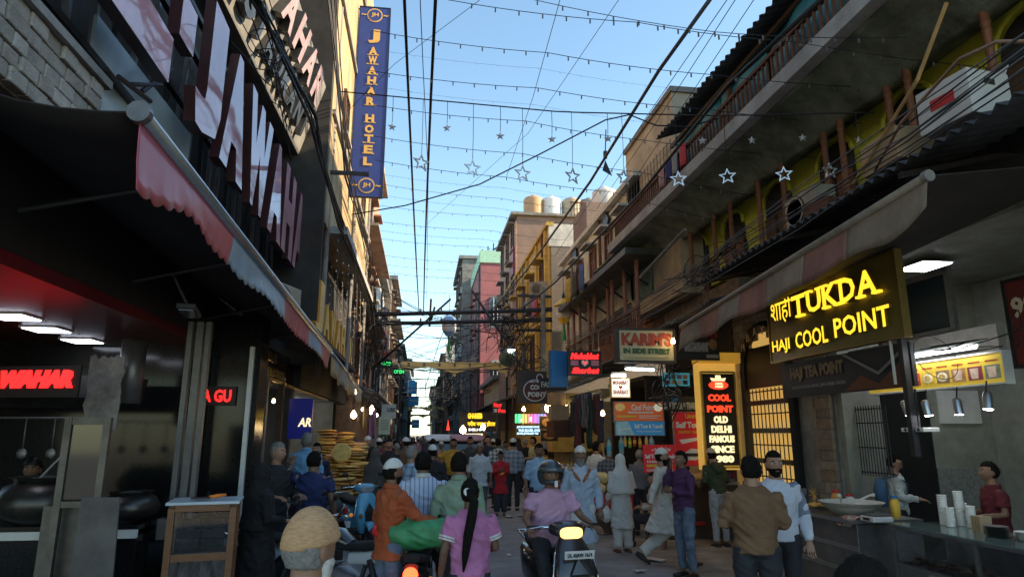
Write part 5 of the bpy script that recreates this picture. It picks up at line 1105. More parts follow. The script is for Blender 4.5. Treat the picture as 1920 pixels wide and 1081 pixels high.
# left stalls further on
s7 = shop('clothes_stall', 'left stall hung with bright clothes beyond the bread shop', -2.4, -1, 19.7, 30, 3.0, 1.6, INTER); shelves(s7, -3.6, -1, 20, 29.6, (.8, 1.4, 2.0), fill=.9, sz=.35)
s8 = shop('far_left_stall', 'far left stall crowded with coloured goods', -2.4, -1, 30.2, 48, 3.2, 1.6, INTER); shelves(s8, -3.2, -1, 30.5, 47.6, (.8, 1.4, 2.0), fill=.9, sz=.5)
for y in (22, 25.5, 29, 34, 39): bulb((-1.9, y, 2.7), 'white bulb hanging along the far left stalls', 'bulbs of the far left stalls', .05, G_WHITE)
ysign('use_sign', 'grey sign with dark capitals above the far left stall', 716, 757, 742, 784, 24, mat('pale_grey_board', (.42, .44, .44), .6, var=.2), [('t', 'USE', .4, .45, .97, .75, BLACK)], None, .05)
ysign('price_cloth', 'pale green price cloth with rows of print hanging beyond the bread stall', 711, 780, 731, 814, 22, mat('pale_green_cloth', (.40, .50, .40), .8, var=.1), [('r', .15, .25 + .09 * k, .85, .29 + .09 * k, GREYP, {'name': 'print_row'}) for k in range(7)], None, .02)
for k, (u, v, body) in enumerate(((724, 682, '3 HDD'), (748, 697, 'OPEN'))):
    ysign('green_led_sign', ['green LED sign on the left wall by the yellow gate, larger', 'small green LED sign close to the yellow gate'][k], u - 11, v - 7, u + 11, v + 7, 28 + 3 * k, BLACK, [('t', body, .08, .3, .92, .8, G_GREEN)], None, .08)
ysign('old_name_board', 'faded pinkish name board high above the left stalls', 702, 655, 740, 672, 30, mat('pinkish_plaster', (.40, .24, .17)), [('t', 'DHABA', .1, .25, .9, .75, redl)], None, .06)
for k in range(26):
    y = 20.5 + k * .9; c = GOODS[R_.randrange(9)]; L = R_.uniform(.5, 1.0)
    def cf(a, b, L=L, k=k): return (.03 * math.sin(a * 6 + k), .4 * (a - .5) * (1 - .2 * b), -L * b)
    MB().grid(cf, 5, 4, (.02, 0, 0)).build('hanging_garment', c, smooth=True, label='coloured garment hanging along the far left stalls', cat='garment', group='garments at the left stalls', loc=(-1.75 + .1 * (k % 3), y, 2.75 - .3 * (k % 2)))
for k in range(18):
    y = 34 + k * 1.6; c = GOODS[R_.randrange(9)]; 
    MB().box((0, 0, 0), (.1, .9, 1.1)).build('hanging_goods', c, label='block of coloured goods hanging at the far right shops', cat='goods', group='goods at the far right shops', loc=(3.9 - .012 * (y - 34) * 2, y, 2.3 + .2 * (k % 2)))
tb = thing('dark_lean_to', 'dark lean-to roof over the far left stalls', 'roof'); corrugated((-1.3, 20, 3.1), (-1.4, 46, 3.1), (-1.3, 0, .5), TIN, 'sheet', tb, .3, .03)
tb2 = thing('dark_lean_to', 'dark lean-to roof over the far right shops past the eatery', 'roof'); corrugated((3.7, 25, 3.5), (3.2, 58, 3.3), (1.6, 0, .5), TIN, 'sheet', tb2, .3, .03)
# gate banners
gy = mat('gate_yellow', (.78, .58, .22), .7, var=.15, scale=2)
def gate(y, u0, u1, v0, v1, label, arches=2, m=None):
    a, b = aY(u0, v0, y), aY(u1, v1, y); W = b.x - a.x; Hh = a.z - b.z; e = thing('gate_banner', label, 'gate', (a.x, y, b.z))
    pts = [(0, 0), (0, Hh), (W, Hh), (W, 0)]; bot = []
    for k in range(arches):
        x0 = W * (1 - k / arches); w = W / arches
        for t, hh in ((.02, 0), (.04, .35), (.10, .5), (.18, .6), (.22, .8), (.36, .88), (.5, 1.0), (.64, .88), (.78, .8), (.82, .6), (.90, .5), (.96, .35), (.98, 0)): bot.append((x0 - w * t, hh * Hh * .62))
    poly = [(x, 0, z) for x, z in pts + bot]
    MB().prism(poly, None, (0, .12, 0)).build('arch_panel', m or gy, e)
    for k in range(7): MB().box((W * (k + .5) / 7, -.01, Hh * .8), (.12, .02, .18)).build('motif', GREYP, e)
    for x in (0.02, W - .02): MB().tube([(x, .06, 0), (x, .06, -b.z)], .06, 6).build('post', IRON, e)
    return e
gate(35, 752, 951, 677, 706, 'scalloped yellow gate banner spanning the street')
gate(58, 766, 832, 762, 770, 'second narrow yellow gate banner further down the street', 2); gate(70, 768, 818, 776, 784, 'third narrow yellow banner low down the street', 2)
for k, (u0, v0, u1, v1) in enumerate(((760, 722, 779, 738), (766, 742, 785, 760), (772, 786, 786, 802))):
    ysign('blue_street_banner', ['blue cloth banner hanging far down the street, topmost', 'blue cloth banner far down the street, middle one', 'blue cloth banner far down the street, lowest'][k], u0, v0, u1, v1, 62, mat('bright_blue_cloth', (.05, .32, .62), .7, var=.15), [('r', .1, .4, .9, .6, mat('pale_sky_print', (.35, .55, .6)))], None, .05, cat='banner')
wb = thing('sky_blue_tank', 'blue rooftop water tank above the far stalls', 'water tank', aY(770, 738, 55)); MB().lathe([(.5, 0), (.52, .3), (.5, .6), (.52, .9), (.3, 1.1)], n=16).build('shell', mat('bright_blue_cloth', (.05, .32, .62)), wb, smooth=40)
# steel frames over the street
for k, (v0, v1, y) in enumerate(((590, 581, 22), (607, 600, 22))):
    a, b = aY(690, v0, y), aY(1035, v1, y); e = thing('cable_beam', ['upper dark beam carrying cables across the street', 'lower dark beam carrying cables across the street'][k], 'beam'); MB().tube([a, b], .07, 6).build('pipe', IRON, e)
    for j in range(9): MB().cyl(a.lerp(b, (j + .5) / 9) + Vector((0, 0, .06)), a.lerp(b, (j + .5) / 9) + Vector((0, 0, .16)), .03, n=6).build('insulator', GREYP, e)
    for j in range(3): MB().tube([q + Vector((0, .03 * j - .03, .08)) for q in sag(a, b, .06 + .03 * j)], .025, 4).build('strapped_cable', CABLE, e)
fr = thing('steel_gantry', 'dark steel gantry lattice far down the street behind the yellow gate', 'gantry'); m = MB()
for z in (5.6, 5.0, 4.4): m.tube([(-1.6, 46, z), (2.6, 46, z)], .03, 4)
for k in range(8): m.tube([(-1.6 + .6 * k, 46, 5.6), (-1.6 + .6 * k, 46, 4.4)], .025, 4)
m.build('lattice', IRON, fr)
for x in (-1.6, 2.6): MB().tube([(x, 46, 0), (x, 46, 5.6)], .06, 6).build('leg', IRON, fr)
pole = thing('electric_pole', 'grey electric pole with arms, lamp and tangled cables on the right', 'pole', (4.05, 22, 0))
MB().tube([(0, 0, 0), (0, 0, 6.9)], [.12, .09], 10).build('shaft', GREYP, pole, smooth=40)
for z in (6.6, 5.4): MB().box((-.3, 0, z), (1.2, .08, .08)).build('cross_arm', IRON, pole)
p = aY(958, 655, 21.5)
sl = thing('street_lamp', 'lit street lamp on a slanting arm above the right stalls', 'street lamp', p); MB().loft([((0, 0, 0), (.18, 0, 0), (0, .12, 0), 3), ((0, 0, .12), (.1, 0, 0), (0, .08, 0), 3)], 14).build('head', STEELD, sl); MB().ball((.02, 0, -.02), (.13, .1, .05), 10, 6).build('lens', G_WHITE, sl, smooth=True); MB().tube([(0, 0, .1), (-.6, 0, .9), (-1.3, .2, 2.0)], .04, 6).build('arm', IRON, sl)
mg = thing('loudspeaker_horn', 'green grey loudspeaker horn hung beside the street lamp', 'loudspeaker', aY(953, 668, 21.4)); MB().lathe([(.05, .2), (.1, .1), (.22, -.05), (.3, -.16)], M=Matrix.Rotation(rad(75), 3, 'X'), n=18, cap=False).build('horn', mat('green_grey_metal', (.08, .12, .10), .5, .3, var=.3), mg, smooth=True); MB().box((0, .25, 0), (.18, .2, .18)).build('driver', IRON, mg)
lanterns = [(1057, 585, 20, 'gold and white lantern with green tassel beyond the cream house'), (842, 612, 24, 'blue and white lantern hanging over the middle of the street')]
for u, v, y, lb_ in lanterns:
    e = thing('street_lantern', lb_, 'lantern', aY(u, v, y)); c = mat('lantern_white', (.6, .6, .62), .5, var=.1); g = YEL if u > 1000 else mat('lantern_blue', (.2, .35, .6), .5, var=.1)
    MB().lathe([(.22, -.2), (.26, -.1), (.26, .15), (.22, .2)], n=6).build('body', c, e); MB().lathe([(.34, .2), (.2, .34), (.06, .44)], n=6).build('roof', g, e); MB().lathe([(.1, -.36), (.22, -.2)], n=6).build('base', g, e); MB().tube([(0, 0, -.36), (0, 0, -.9)], [.03, .07], 8).build('tassel', mat('green_tassel', (.05, .30, .10), .8, var=.2), e); MB().tube([(0, 0, .44), (0, 0, 1.2)], .01, 4).build('cord', CABLE, e)
ysign('vertical_green_sign', 'tall pale vertical sign with green letters beyond the gate', 836, 648, 852, 682, 48, mat('pale_vertical_board', (.5, .52, .52), .6, var=.1), [('t', c, .3, .75 - .2 * k, .7, .9 - .2 * k, greenl) for k, c in enumerate('ALM')], None, .1)

# ================================================================ stars and strings
sil = mat('silver_star', (.62, .63, .66), .35, .6, var=.15)
def star_pts(R, r, a0=math.pi / 2): return [((R if k % 2 == 0 else r) * math.cos(a0 + k * math.pi / 5), (R if k % 2 == 0 else r) * math.sin(a0 + k * math.pi / 5)) for k in range(10)]
def ustring(u): return 8.6 - 2.4 * (u - 740) / 900
def star(u, v, size, vline, big, rot=0.0):
    y = ustring(u); p = aY(u, v, y); q = aY(u, vline, y)
    e = thing('hanging_star', ('large open silver star hanging from the long string across the street' if big else 'small solid silver star hanging from the long string across the street'), 'star', p, rot, group='large open stars' if big else 'small solid stars')
    R = size * y / FPX / 2 * 1.05
    if big:
        o = star_pts(R, R * .45); i = star_pts(R * .70, R * .30); vs = [(x, -.008, z) for x, z in o] + [(x, -.008, z) for x, z in i] + [(x, .008, z) for x, z in o] + [(x, .008, z) for x, z in i]
        fs = []
        for k in range(10):
            n = (k + 1) % 10; fs += [(k, n, 10 + n, 10 + k), (20 + k, 30 + k, 30 + n, 20 + n), (k, 20 + k, 20 + n, n), (10 + k, 10 + n, 30 + n, 30 + k)]
        MB()._add(vs, fs).build('outline', sil, e)
    else:
        o = star_pts(R, R * .42); vs = [(x, 0, z) for x, z in o] + [(0, -.02, 0), (0, .02, 0)]
        MB()._add(vs, [(k, (k + 1) % 10, 10) for k in range(10)] + [((k + 1) % 10, k, 11) for k in range(10)]).build('body', sil, e)
    MB().tube([(0, 0, R), (.004, 0, (q.z - p.z) * .5), (0, 0, q.z - p.z)], .004, 4).build('cord', CABLE, e)
def s3v(u): return 181 + (u - 740) * .093 if u < 1052 else (210 + (u - 1052) * .024 if u < 1340 else 217 - (u - 1340) * .02)
for k, (u, v) in enumerate(((790, 305), (886, 315), (980, 325), (1074, 330), (1170, 333), (1272, 336), (1364, 331), (1470, 327), (1556, 320))): star(u, v, 36, s3v(u), True, R_.uniform(-.5, .5))
for k, (u, v) in enumerate(((735, 238), (838, 240), (938, 255), (1035, 261), (1140, 260), (1317, 264), (1410, 263), (1505, 258), (1610, 262))): star(u, v, 19, s3v(u), False, R_.uniform(-.6, .6))
cable([aY(u, s3v(u), ustring(u)) for u in range(640, 1660, 40)], .009, CABLE, 'long cable across the street carrying the hanging stars', None)
def string(pts, y0, y1):
    P = []
    for (a, b) in zip(pts, pts[1:]):
        for k in range(8):
            t = k / 8; P.append((a[0] + (b[0] - a[0]) * t, a[1] + (b[1] - a[1]) * t + 9 * t * (1 - t) * 4 * (abs(b[0] - a[0]) / 600)))
    P.append(pts[-1]); u0, u1 = pts[0][0], pts[-1][0]
    W = [aY(u, v, y0 + (y1 - y0) * (u - u0) / (u1 - u0)) for u, v in P]
    m = MB().tube(W, .005, 4)
    for i in range(1, len(W) - 1):
        m.mat(1).box(W[i] + Vector((0, 0, -.03)), (.014, .014, .05)).mat(0)
    m.build('festoon_string', [CABLE, CABLEG], label='thin festoon string with tiny bulbs crossing over the street', cat='light string', group='festoon strings over the street')
ss_ = [[(700, 58), (1027, 99), (1334, 140), (1700, 165)], [(690, 132), (1009, 165), (1334, 206), (1640, 232)], [(700, 197), (987, 227), (1209, 263), (1640, 300)], [(700, 255), (980, 288), (1203, 323), (1500, 380)], [(705, 300), (950, 332), (1150, 360), (1420, 430)], [(840, 0), (1195, 42), (1500, 80), (1900, 130)], [(960, -10), (1340, 60), (1700, 70)], [(715, 345), (940, 372), (1120, 395)], [(712, 385), (930, 405), (1090, 420)], [(710, 415), (920, 432), (1060, 450)], [(712, 447), (900, 462), (1040, 480)], [(715, 478), (890, 492), (1030, 505)], [(720, 510), (880, 522), (1000, 530)], [(725, 540), (870, 550), (985, 552)]]
ss_ += [[(700, 92), (1010, 128), (1330, 172), (1690, 196)], [(695, 160), (1000, 196), (1300, 238), (1600, 262)], [(706, 325), (945, 352), (1140, 378), (1400, 445)], [(714, 365), (930, 390), (1100, 408)], [(712, 432), (905, 448), (1050, 466)], [(718, 495), (885, 508), (1015, 518)]]
for k, pts in enumerate(ss_): string(pts, 7.5 + k * .9 if k < 5 else (6.5 if k < 7 else 10 + k), (6.2 + k * .9 if k < 5 else (5.2 if k < 7 else 10 + k)))
# thick cables along the street
def zc(pts, z, r, label, m=CABLE, group='overhead cables', sg_=0.0, n=6): return cable([aZ(u, v, z) for u, v in pts], r, m, label, group, n=n)
zc([(757, -30), (766, 180), (775, 380), (782, 520), (786, 590)], 7.6, .022, 'thick black cable running along the street overhead', group='two thick cables along the street')
zc([(818, -30), (808, 180), (800, 380), (796, 500), (794, 590)], 7.6, .024, 'thick black cable running along the street overhead', group='two thick cables along the street')
zc([(787, -20), (793, 120), (803, 330), (800, 560)], 7.2, .006, 'thin cable running between the two thick ones', group=None)
zc([(1345, -20), (1235, 133), (1107, 340), (987, 507), (917, 587)], 6.8, .028, 'smooth thick grey cable slanting down the street on the right', CABLEG, None)
zc([(1560, -20), (1365, 160), (1260, 290), (1203, 360), (1040, 530), (963, 590)], 6.2, .026, 'twisted black power cable along the right balcony', CABLE, None)
for k, pts in enumerate([[(1420, -10), (1180, 350), (1010, 560)], [(1385, -10), (1230, 230), (1120, 390)], [(1370, -10), (1215, 215), (1040, 480)], [(1160, 0), (990, 250), (800, 420)], [(900, 0), (740, 120), (650, 210)], [(1050, 0), (1000, 180), (950, 330)], [(1580, 30), (1300, 330), (1060, 560)]]):
    zc(pts, 7.0 - .1 * k, .006 if k < 3 else .004, 'thin black wire slanting over the street', group='thin wires over the street', n=4)
cable([aY(660, 402, 12), aY(760, 385, 11.4), aY(900, 345, 10.7), aY(1010, 290, 10), aY(1135, 225, 9.2), aY(1180, 215, 9.1), aY(1230, 235, 9), aY(1290, 238, 8.8), aY(1370, 215, 8.4)], .012, CABLE, 'black cable sagging from the left wall up to the right roof', None)
fg = thing('pennant', 'small dark triangular pennants tied to the thick grey cable', 'pennant', aZ(1135, 300, 6.8)); MB().prism([(0, 0, 0), (.12, 0, -.3), (-.06, 0, -.2)], None, (0, .01, 0)).build('cloth', BLACK, fg); MB().box((0, 0, .1), (.06, .05, .14)).build('knot', IRON, fg); MB().tube([(0, 0, .1), (.03, 0, .6)], .01, 4).build('tie', CABLE, fg)
# bundles on the left facade
for k in range(9):
    j = lambda s: R_.uniform(-s, s)
    pts = [(470 + j(14), -20), (520 + j(10), 75 + j(8)), (585 + j(8), 215 + j(8)), (602 + j(6), 290), (640 + j(8), 420 + j(10)), (690 + j(8), 560 + j(12)), (712 + j(6), 690 + j(12))]
    cable([aX(u, v, -1.72 + j(.06)) for u, v in pts], R_.uniform(.010, .022), CABLE, 'black cable in the sagging bundle along the left facade', 'cable bundle on the left facade')
for k in range(9):
    j = lambda s: R_.uniform(-s * 2, s * 2)
    cable([aX(u, v, -1.78) for u, v in [(622 + j(4), -10), (640 + j(4), 200), (652 + j(6), 330), (690 + j(4), 480), (704 + j(4), 640)]], .012, CABLE, 'black cable dropping down the sunlit left wall', 'cables on the sunlit wall')
def tangle(c, rx, ry, rz, n, r, label, loops=3):
    e = MB()
    for k in range(n):
        p = [Vector(c) + Vector((R_.gauss(0, rx), R_.gauss(0, ry), R_.gauss(0, rz))) for _ in range(R_.randint(4, 7))]
        if k % 3 == 0:
            a = R_.random() * 6; q0 = p[0]; rr = R_.uniform(.12, .3); p = [q0 + Vector((rr * math.cos(t), .1 * math.sin(t + a), rr * 1.2 * math.sin(t))) for t in [i * .5 for i in range(13)]]
        q = []
        for i in range(len(p) - 1):
            a0, a1, a2, a3 = p[max(i - 1, 0)], p[i], p[i + 1], p[min(i + 2, len(p) - 1)]
            for t in (0, .25, .5, .75): q.append(.5 * ((2 * a1) + (a2 - a0) * t + (2 * a0 - 5 * a1 + 4 * a2 - a3) * t * t + (3 * a1 - a0 - 3 * a2 + a3) * t ** 3))
        q.append(p[-1]); e.tube(q, r * R_.uniform(.6, 1.3), 4)
    return e.build('wire_tangle', CABLE, smooth=True, label=label, cat='wires')
tangle(aY(965, 625, 21.8), .55, .3, .55, 20, .012, 'dense tangle of looping black wires around the right electric pole')
tangle(aY(985, 690, 21), .35, .3, .5, 14, .012, 'lower tangle of wires hanging under the street lamp')
tangle(aX(700, 640, -1.8), .25, 1.8, .9, 18, .012, 'tangle of wires and brackets on the left wall under the slab')
tangle(aX(722, 700, -1.9), .3, 2.5, .5, 14, .012, 'low tangle of wires above the far left stalls')
tangle(aY(860, 690, 40), .7, 1, 1.3, 16, .018, 'tangle of wires climbing the red house front')
tangle(aY(845, 745, 50), .8, 1, .8, 12, .02, 'far tangle of wires behind the yellow gate')
tangle(aX(480, 70, -1.8), .06, .5, .25, 5, .007, 'knot of black wires by the inclined sign board')
tangle(aX(530, 150, -1.75), .05, .4, .3, 4, .007, 'loose black wires drooping over the sooty letters')
tangle(aX(1255, 720, 4.6), .1, .35, .35, 12, .012, 'loose wires drooping beside the lit pillar sign')
tangle(aX(1330, 500, 4.3), .08, .8, .12, 12, .010, 'wires straggling along the tin canopy edge')
tangle(aX(1800, 650, 5.3), .04, .4, .06, 4, .005, 'wires drooping over the yellow menu board')
for k in range(10):
    j = lambda s: R_.uniform(-s, s); d = k * 9
    cable([aX(1925, 60 + d + j(20), 3.7), aX(1700, 215 + d + j(15), 3.9), aX(1500, 345 + d * .9 + j(12), 4.05), aX(1350, 455 + d * .7 + j(10), 4.1), aX(1180, 570 + d * .5 + j(10), 4.1), aX(1060, 640 + d * .3 + j(10), 4.1)], R_.uniform(.003, .007), CABLE if k % 3 else CABLEG, 'cable strung along the right shop canopies', 'cables along the right canopies')
for k in range(12):
    a = aY(R_.uniform(690, 720), R_.uniform(520, 700), R_.uniform(20, 30)); b = aY(R_.uniform(940, 1030), R_.uniform(540, 700), R_.uniform(20, 30)); cable(sag(a, b, R_.uniform(.1, .7)), R_.uniform(.008, .018), CABLE, 'black wire sagging across the street near the pole', 'wires across the street near the pole')
for k in range(14):
    y0, y1 = R_.uniform(34, 60), R_.uniform(34, 60); a = Vector((-2.2, y0, R_.uniform(4.5, 9))); b = Vector((3.9, y1, R_.uniform(4.5, 9))); cable(sag(a, b, R_.uniform(.1, .8)), R_.uniform(.012, .022), CABLE, 'far black wire sagging across the street', 'far wires across the street', n=4)
for k, (u0, v0, u1, v1) in enumerate(((808, 560, 805, 612), (815, 575, 808, 600), (845, 560, 700, 690))): cable([aY(u0, v0, 23), aY(u1, v1, 23)], .04, IRON, ['upright pipe stub on the cable beams, taller', 'upright pipe stub on the cable beams, shorter', 'slanting dark pipe crossing under the cable beams'][k], None, 'pipe', 'pipe')

for k, (u, v, y, r) in enumerate(((1031, 764, 19.2, .16), (982, 767, 21, .06), (1062, 764, 18, .05), (1076, 766, 18, .05), (1182, 790, 13.0, .05), (1130, 775, 14, .05), (906, 800, 27, .1), (868, 806, 28, .14))):
    bulb(aY(u, v, y), ['large orange globe lamp over the lit stall shop', 'small bright bulb by the rainbow neon bars', 'small bulb left of the hanging scarves', 'small bulb right above the cartons', 'small bulb among the hanging bottles', 'small bulb at the drinks shop entrance', 'warm globe over the pale menu panel', 'glowing globe at the edge of the eatery'][k], None, r)

for k, (x, y, z, sd) in enumerate(((-2.0, 24.2, 6.6, 1), (-2.2, 33.5, 5.4, 1), (-2.2, 36.2, 8.1, 1), (-1.9, 44.5, 6.2, 1), (4.42, 27.2, 6.9, -1), (4.42, 34.0, 6.9, -1), (4.3, 37.5, 9.2, -1), (3.95, 52.6, 7.4, -1), (4.0, 55.5, 10.5, -1), (4.75, 20.9, 6.0, -1))):
    ac_unit((x, y, z), rad(90 * sd), ['dusty air conditioner on the first house past the blue banner', 'air conditioner low on the second far left house', 'air conditioner higher on the second far left house', 'air conditioner on the far left brick house', 'air conditioner on the ochre front, near one', 'air conditioner on the ochre front, far one', 'air conditioner on the weathered brick house', 'air conditioner low on the red house', 'air conditioner high on the red house', 'air conditioner under the cream house window'][k])
for k, (x, y, z0, z1) in enumerate(((4.62, 25.2, 3.4, 9.8), (4.6, 30.3, 3.4, 9.8), (4.2, 50.6, 3, 15), (4.2, 58.5, 3, 15), (-2.28, 26.5, 3, 13), (-2.5, 38, 3, 10.4), (4.92, 17.6, 5.8, 8.0), (4.92, 21.2, 5.8, 8.0))):
    MB().tube([(x, y, z0), (x, y + .02, (z0 + z1) / 2), (x, y, z1)], .05, 6).build('drain_pipe', [RUST, GREYP, BLACK][k % 3], label=['rusty drain pipe on the ochre house front, near', 'grey drain pipe midway on the ochre house', 'black pipe on the red house, near corner', 'rusty pipe on the red house, far corner', 'grey pipe on the pinkish left house', 'black pipe on the far left house', 'rusty pipe beside the cream house shutters', 'grey pipe at the far end of the cream house'][k], cat='pipe')
for k in range(14):
    y = [25.5, 26.2, 27.0, 34.2, 35.0, 35.9, 24.2, 25.0, 28.4, 33.2, 34.4, 16.2, 17.1, 18.0][k]; x = 4.45 if k < 6 else (-1.95 if k < 11 else 4.1); z = 7.3 if k < 6 else (7.0 if k < 11 else 6.35)
    def lf2(a, b, k=k): return (.04 * math.sin(a * 6 + k), .5 * a, -.7 * b)
    MB().grid(lf2, 6, 4, (.01, 0, 0)).build('hung_laundry', GOODS[(k * 5) % 9], smooth=True, label='piece of laundry hung out on an upper balcony', cat='laundry', group='laundry on upper balconies', loc=(x, y, z))
# ================================================================ people
SKINS = [mat('skin_%d' % k, c, .55, var=.08, scale=20) for k, c in enumerate([(.27, .145, .09), (.20, .105, .065), (.34, .19, .125), (.16, .085, .055)])]
EYEW = mat('eye_white', (.65, .62, .58), .3, var=0); EYED = mat('eye_dark', (.015, .010, .008), .25, var=0); LIP = mat('lip', (.25, .09, .07), .5, var=0)
HAIRB = mat('black_hair', (.010, .0085, .007), .85, spec=.15, var=.6, scale=90, bump=.7, bscale=110, stretch=(1, 1, .12)); HAIRG = mat('grey_hair', (.20, .19, .18), .65, var=.4, scale=60, bump=.4, bscale=120); HAIRW = mat('white_hair', (.58, .56, .53), .7, var=.2, scale=60, bump=.4, bscale=120)
def cloth(name, c, var=.12, rough=.85): return mat('cloth_' + name, c, rough, var=var * 1.8, scale=7, bump=.4, bscale=30)
JEANS = cloth('jeans', (.13, .17, .24), .3); DKTR = cloth('dark_trousers', (.025, .027, .033)); WHITEC = cloth('white', (.62, .61, .58), .06); LEATHER = mat('shoe_leather', (.02, .017, .015), .5, var=.2); SANDAL = mat('sandal_brown', (.12, .06, .035), .6, var=.2)
def remeshed(mb, voxel, smooth=6, fold=0.0, seed=0.0, fs=(13, 13, 3.5)):
    me0 = mb.mesh('tmp', []); ob = bpy.data.objects.new('tmp', me0); WORK.collection.objects.link(ob)
    r = ob.modifiers.new('r', 'REMESH'); r.mode = 'VOXEL'; r.voxel_size = voxel
    s = ob.modifiers.new('s', 'SMOOTH'); s.iterations = smooth; s.factor = .5
    me = evaluated(ob); bpy.data.objects.remove(ob); bpy.data.meshes.remove(me0)
    if fold:
        N = len(me.vertices); co = [0.0] * (3 * N); no = [0.0] * (3 * N)
        me.vertices.foreach_get('co', co); me.vertices.foreach_get('normal', no)
        for i in range(0, 3 * N, 3):
            c = Vector(co[i:i + 3])
            n1 = noise.noise(Vector((c.x * fs[0], c.y * fs[1], c.z * fs[2] + seed))); n2 = noise.noise(Vector((c.x * 9 + c.z * 11, c.y * 9 - c.z * 6, c.z * 5 + seed)))
            d = .9 * n1 + 1.1 * (.35 - abs(n2) * 1.6) + .5 * noise.noise(Vector((c.x * 7 + c.z * 9, c.y * 7, c.z * 12 + seed)))
            d *= fold; co[i] += no[i] * d; co[i + 1] += no[i + 1] * d; co[i + 2] += no[i + 2] * d
        me.vertices.foreach_set('co', co)
    me.polygons.foreach_set('use_smooth', [True] * len(me.polygons)); me.update(); return me
def sstep(a, b, x):
    t = min(1, max(0, (x - a) / (b - a))); return t * t * (3 - 2 * t)
def head_pt(d, fat=1.0):
    """surface of a head for unit direction d, +y is the face"""
    x, y, z = .074 * d.x * fat, .094 * d.y, .118 * d.z
    if z < 0:
        k = (-z / .118); x *= 1 - .30 * k ** 1.6
        if y < 0: y *= 1 - .45 * k
        else: y *= 1 - .06 * k
    if y > 0:
        y += .021 * math.exp(-(x / .012) ** 2) * math.exp(-((z + .022) / .020) ** 2)
        y += .010 * math.exp(-(x / .010) ** 2) * math.exp(-((z - .005) / .022) ** 2)
        y += .006 * math.exp(-(x / .045) ** 2) * math.exp(-((z - .033) / .012) ** 2)
        y -= .010 * math.exp(-((abs(x) - .031) / .014) ** 2) * math.exp(-((z - .010) / .012) ** 2)
        y += .006 * math.exp(-(x / .022) ** 2) * math.exp(-((z + .060) / .009) ** 2)
        y += .008 * math.exp(-(x / .025) ** 2) * math.exp(-((z + .098) / .016) ** 2)
    return Vector((x, y, z))
def head_grid(nu, nv, fn):
    vs = []; fs = []
    for j in range(nv + 1):
        th = math.pi * (.002 + .996 * j / nv)
        for i in range(nu):
            ph = 2 * math.pi * i / nu; d = Vector((math.sin(th) * math.sin(ph), math.sin(th) * math.cos(ph), -math.cos(th))); vs.append(fn(d))
    for j in range(nv):
        for i in range(nu): fs.append((j * nu + i, j * nu + (i + 1) % nu, (j + 1) * nu + (i + 1) % nu, (j + 1) * nu + i))
    return vs, fs
ARM = {'down': ((.235, -.03, 1.12), (.245, .07, .88)), 'fwd': ((.235, .0, 1.12), (.17, .24, 1.10)), 'low': ((.24, -.02, 1.12), (.20, .20, .98)), 'phone': ((.25, .12, 1.17), (.12, .12, 1.47)), 'bars': ((.27, .13, 1.14), (.30, .40, 1.03)), 'swf': ((.235, .03, 1.13), (.235, .22, .96)), 'swb': ((.245, -.12, 1.13), (.26, -.19, .90)), 'cross': ((.25, .06, 1.12), (-.02, .20, 1.16)), 'hip': ((.33, -.05, 1.14), (.19, .08, 1.0)), 'raise': ((.34, .16, 1.30), (.34, .26, 1.52)), 'push': ((.22, .18, 1.15), (.20, .42, 1.12)), 'text': ((.22, .05, 1.12), (.06, .24, 1.2)), 'out': ((.36, .05, 1.2), (.52, .12, 1.05))}
LEG = {'stand': ((.1, .015, .49), (.10, -.02, .085), (0, 1, 0)), 'wide': ((.14, .02, .49), (.17, -.02, .085), (.2, 1, 0)), 'front': ((.09, .22, .52), (.09, .34, .10), (0, 1, .15)), 'back': ((.09, .02, .48), (.09, -.34, .17), (0, 1, -.75)), 'lift': ((.09, .05, .49), (.09, -.42, .34), (0, .5, -.9)), 'sit': ((.15, .42, .88), (.15, .44, .46), (0, 1, 0)), 'ride': ((.20, .36, .80), (.16, .40, .44), (.15, 1, 0)), 'straddle': ((.22, .12, .52), (.24, -.02, .085), (.3, 1, 0))}
PCOUNT = [0]
def held(P, name, label, cat):
    e = thing(name, label, cat, P.location, P.rotation_euler.z); e.scale = P.scale; return e
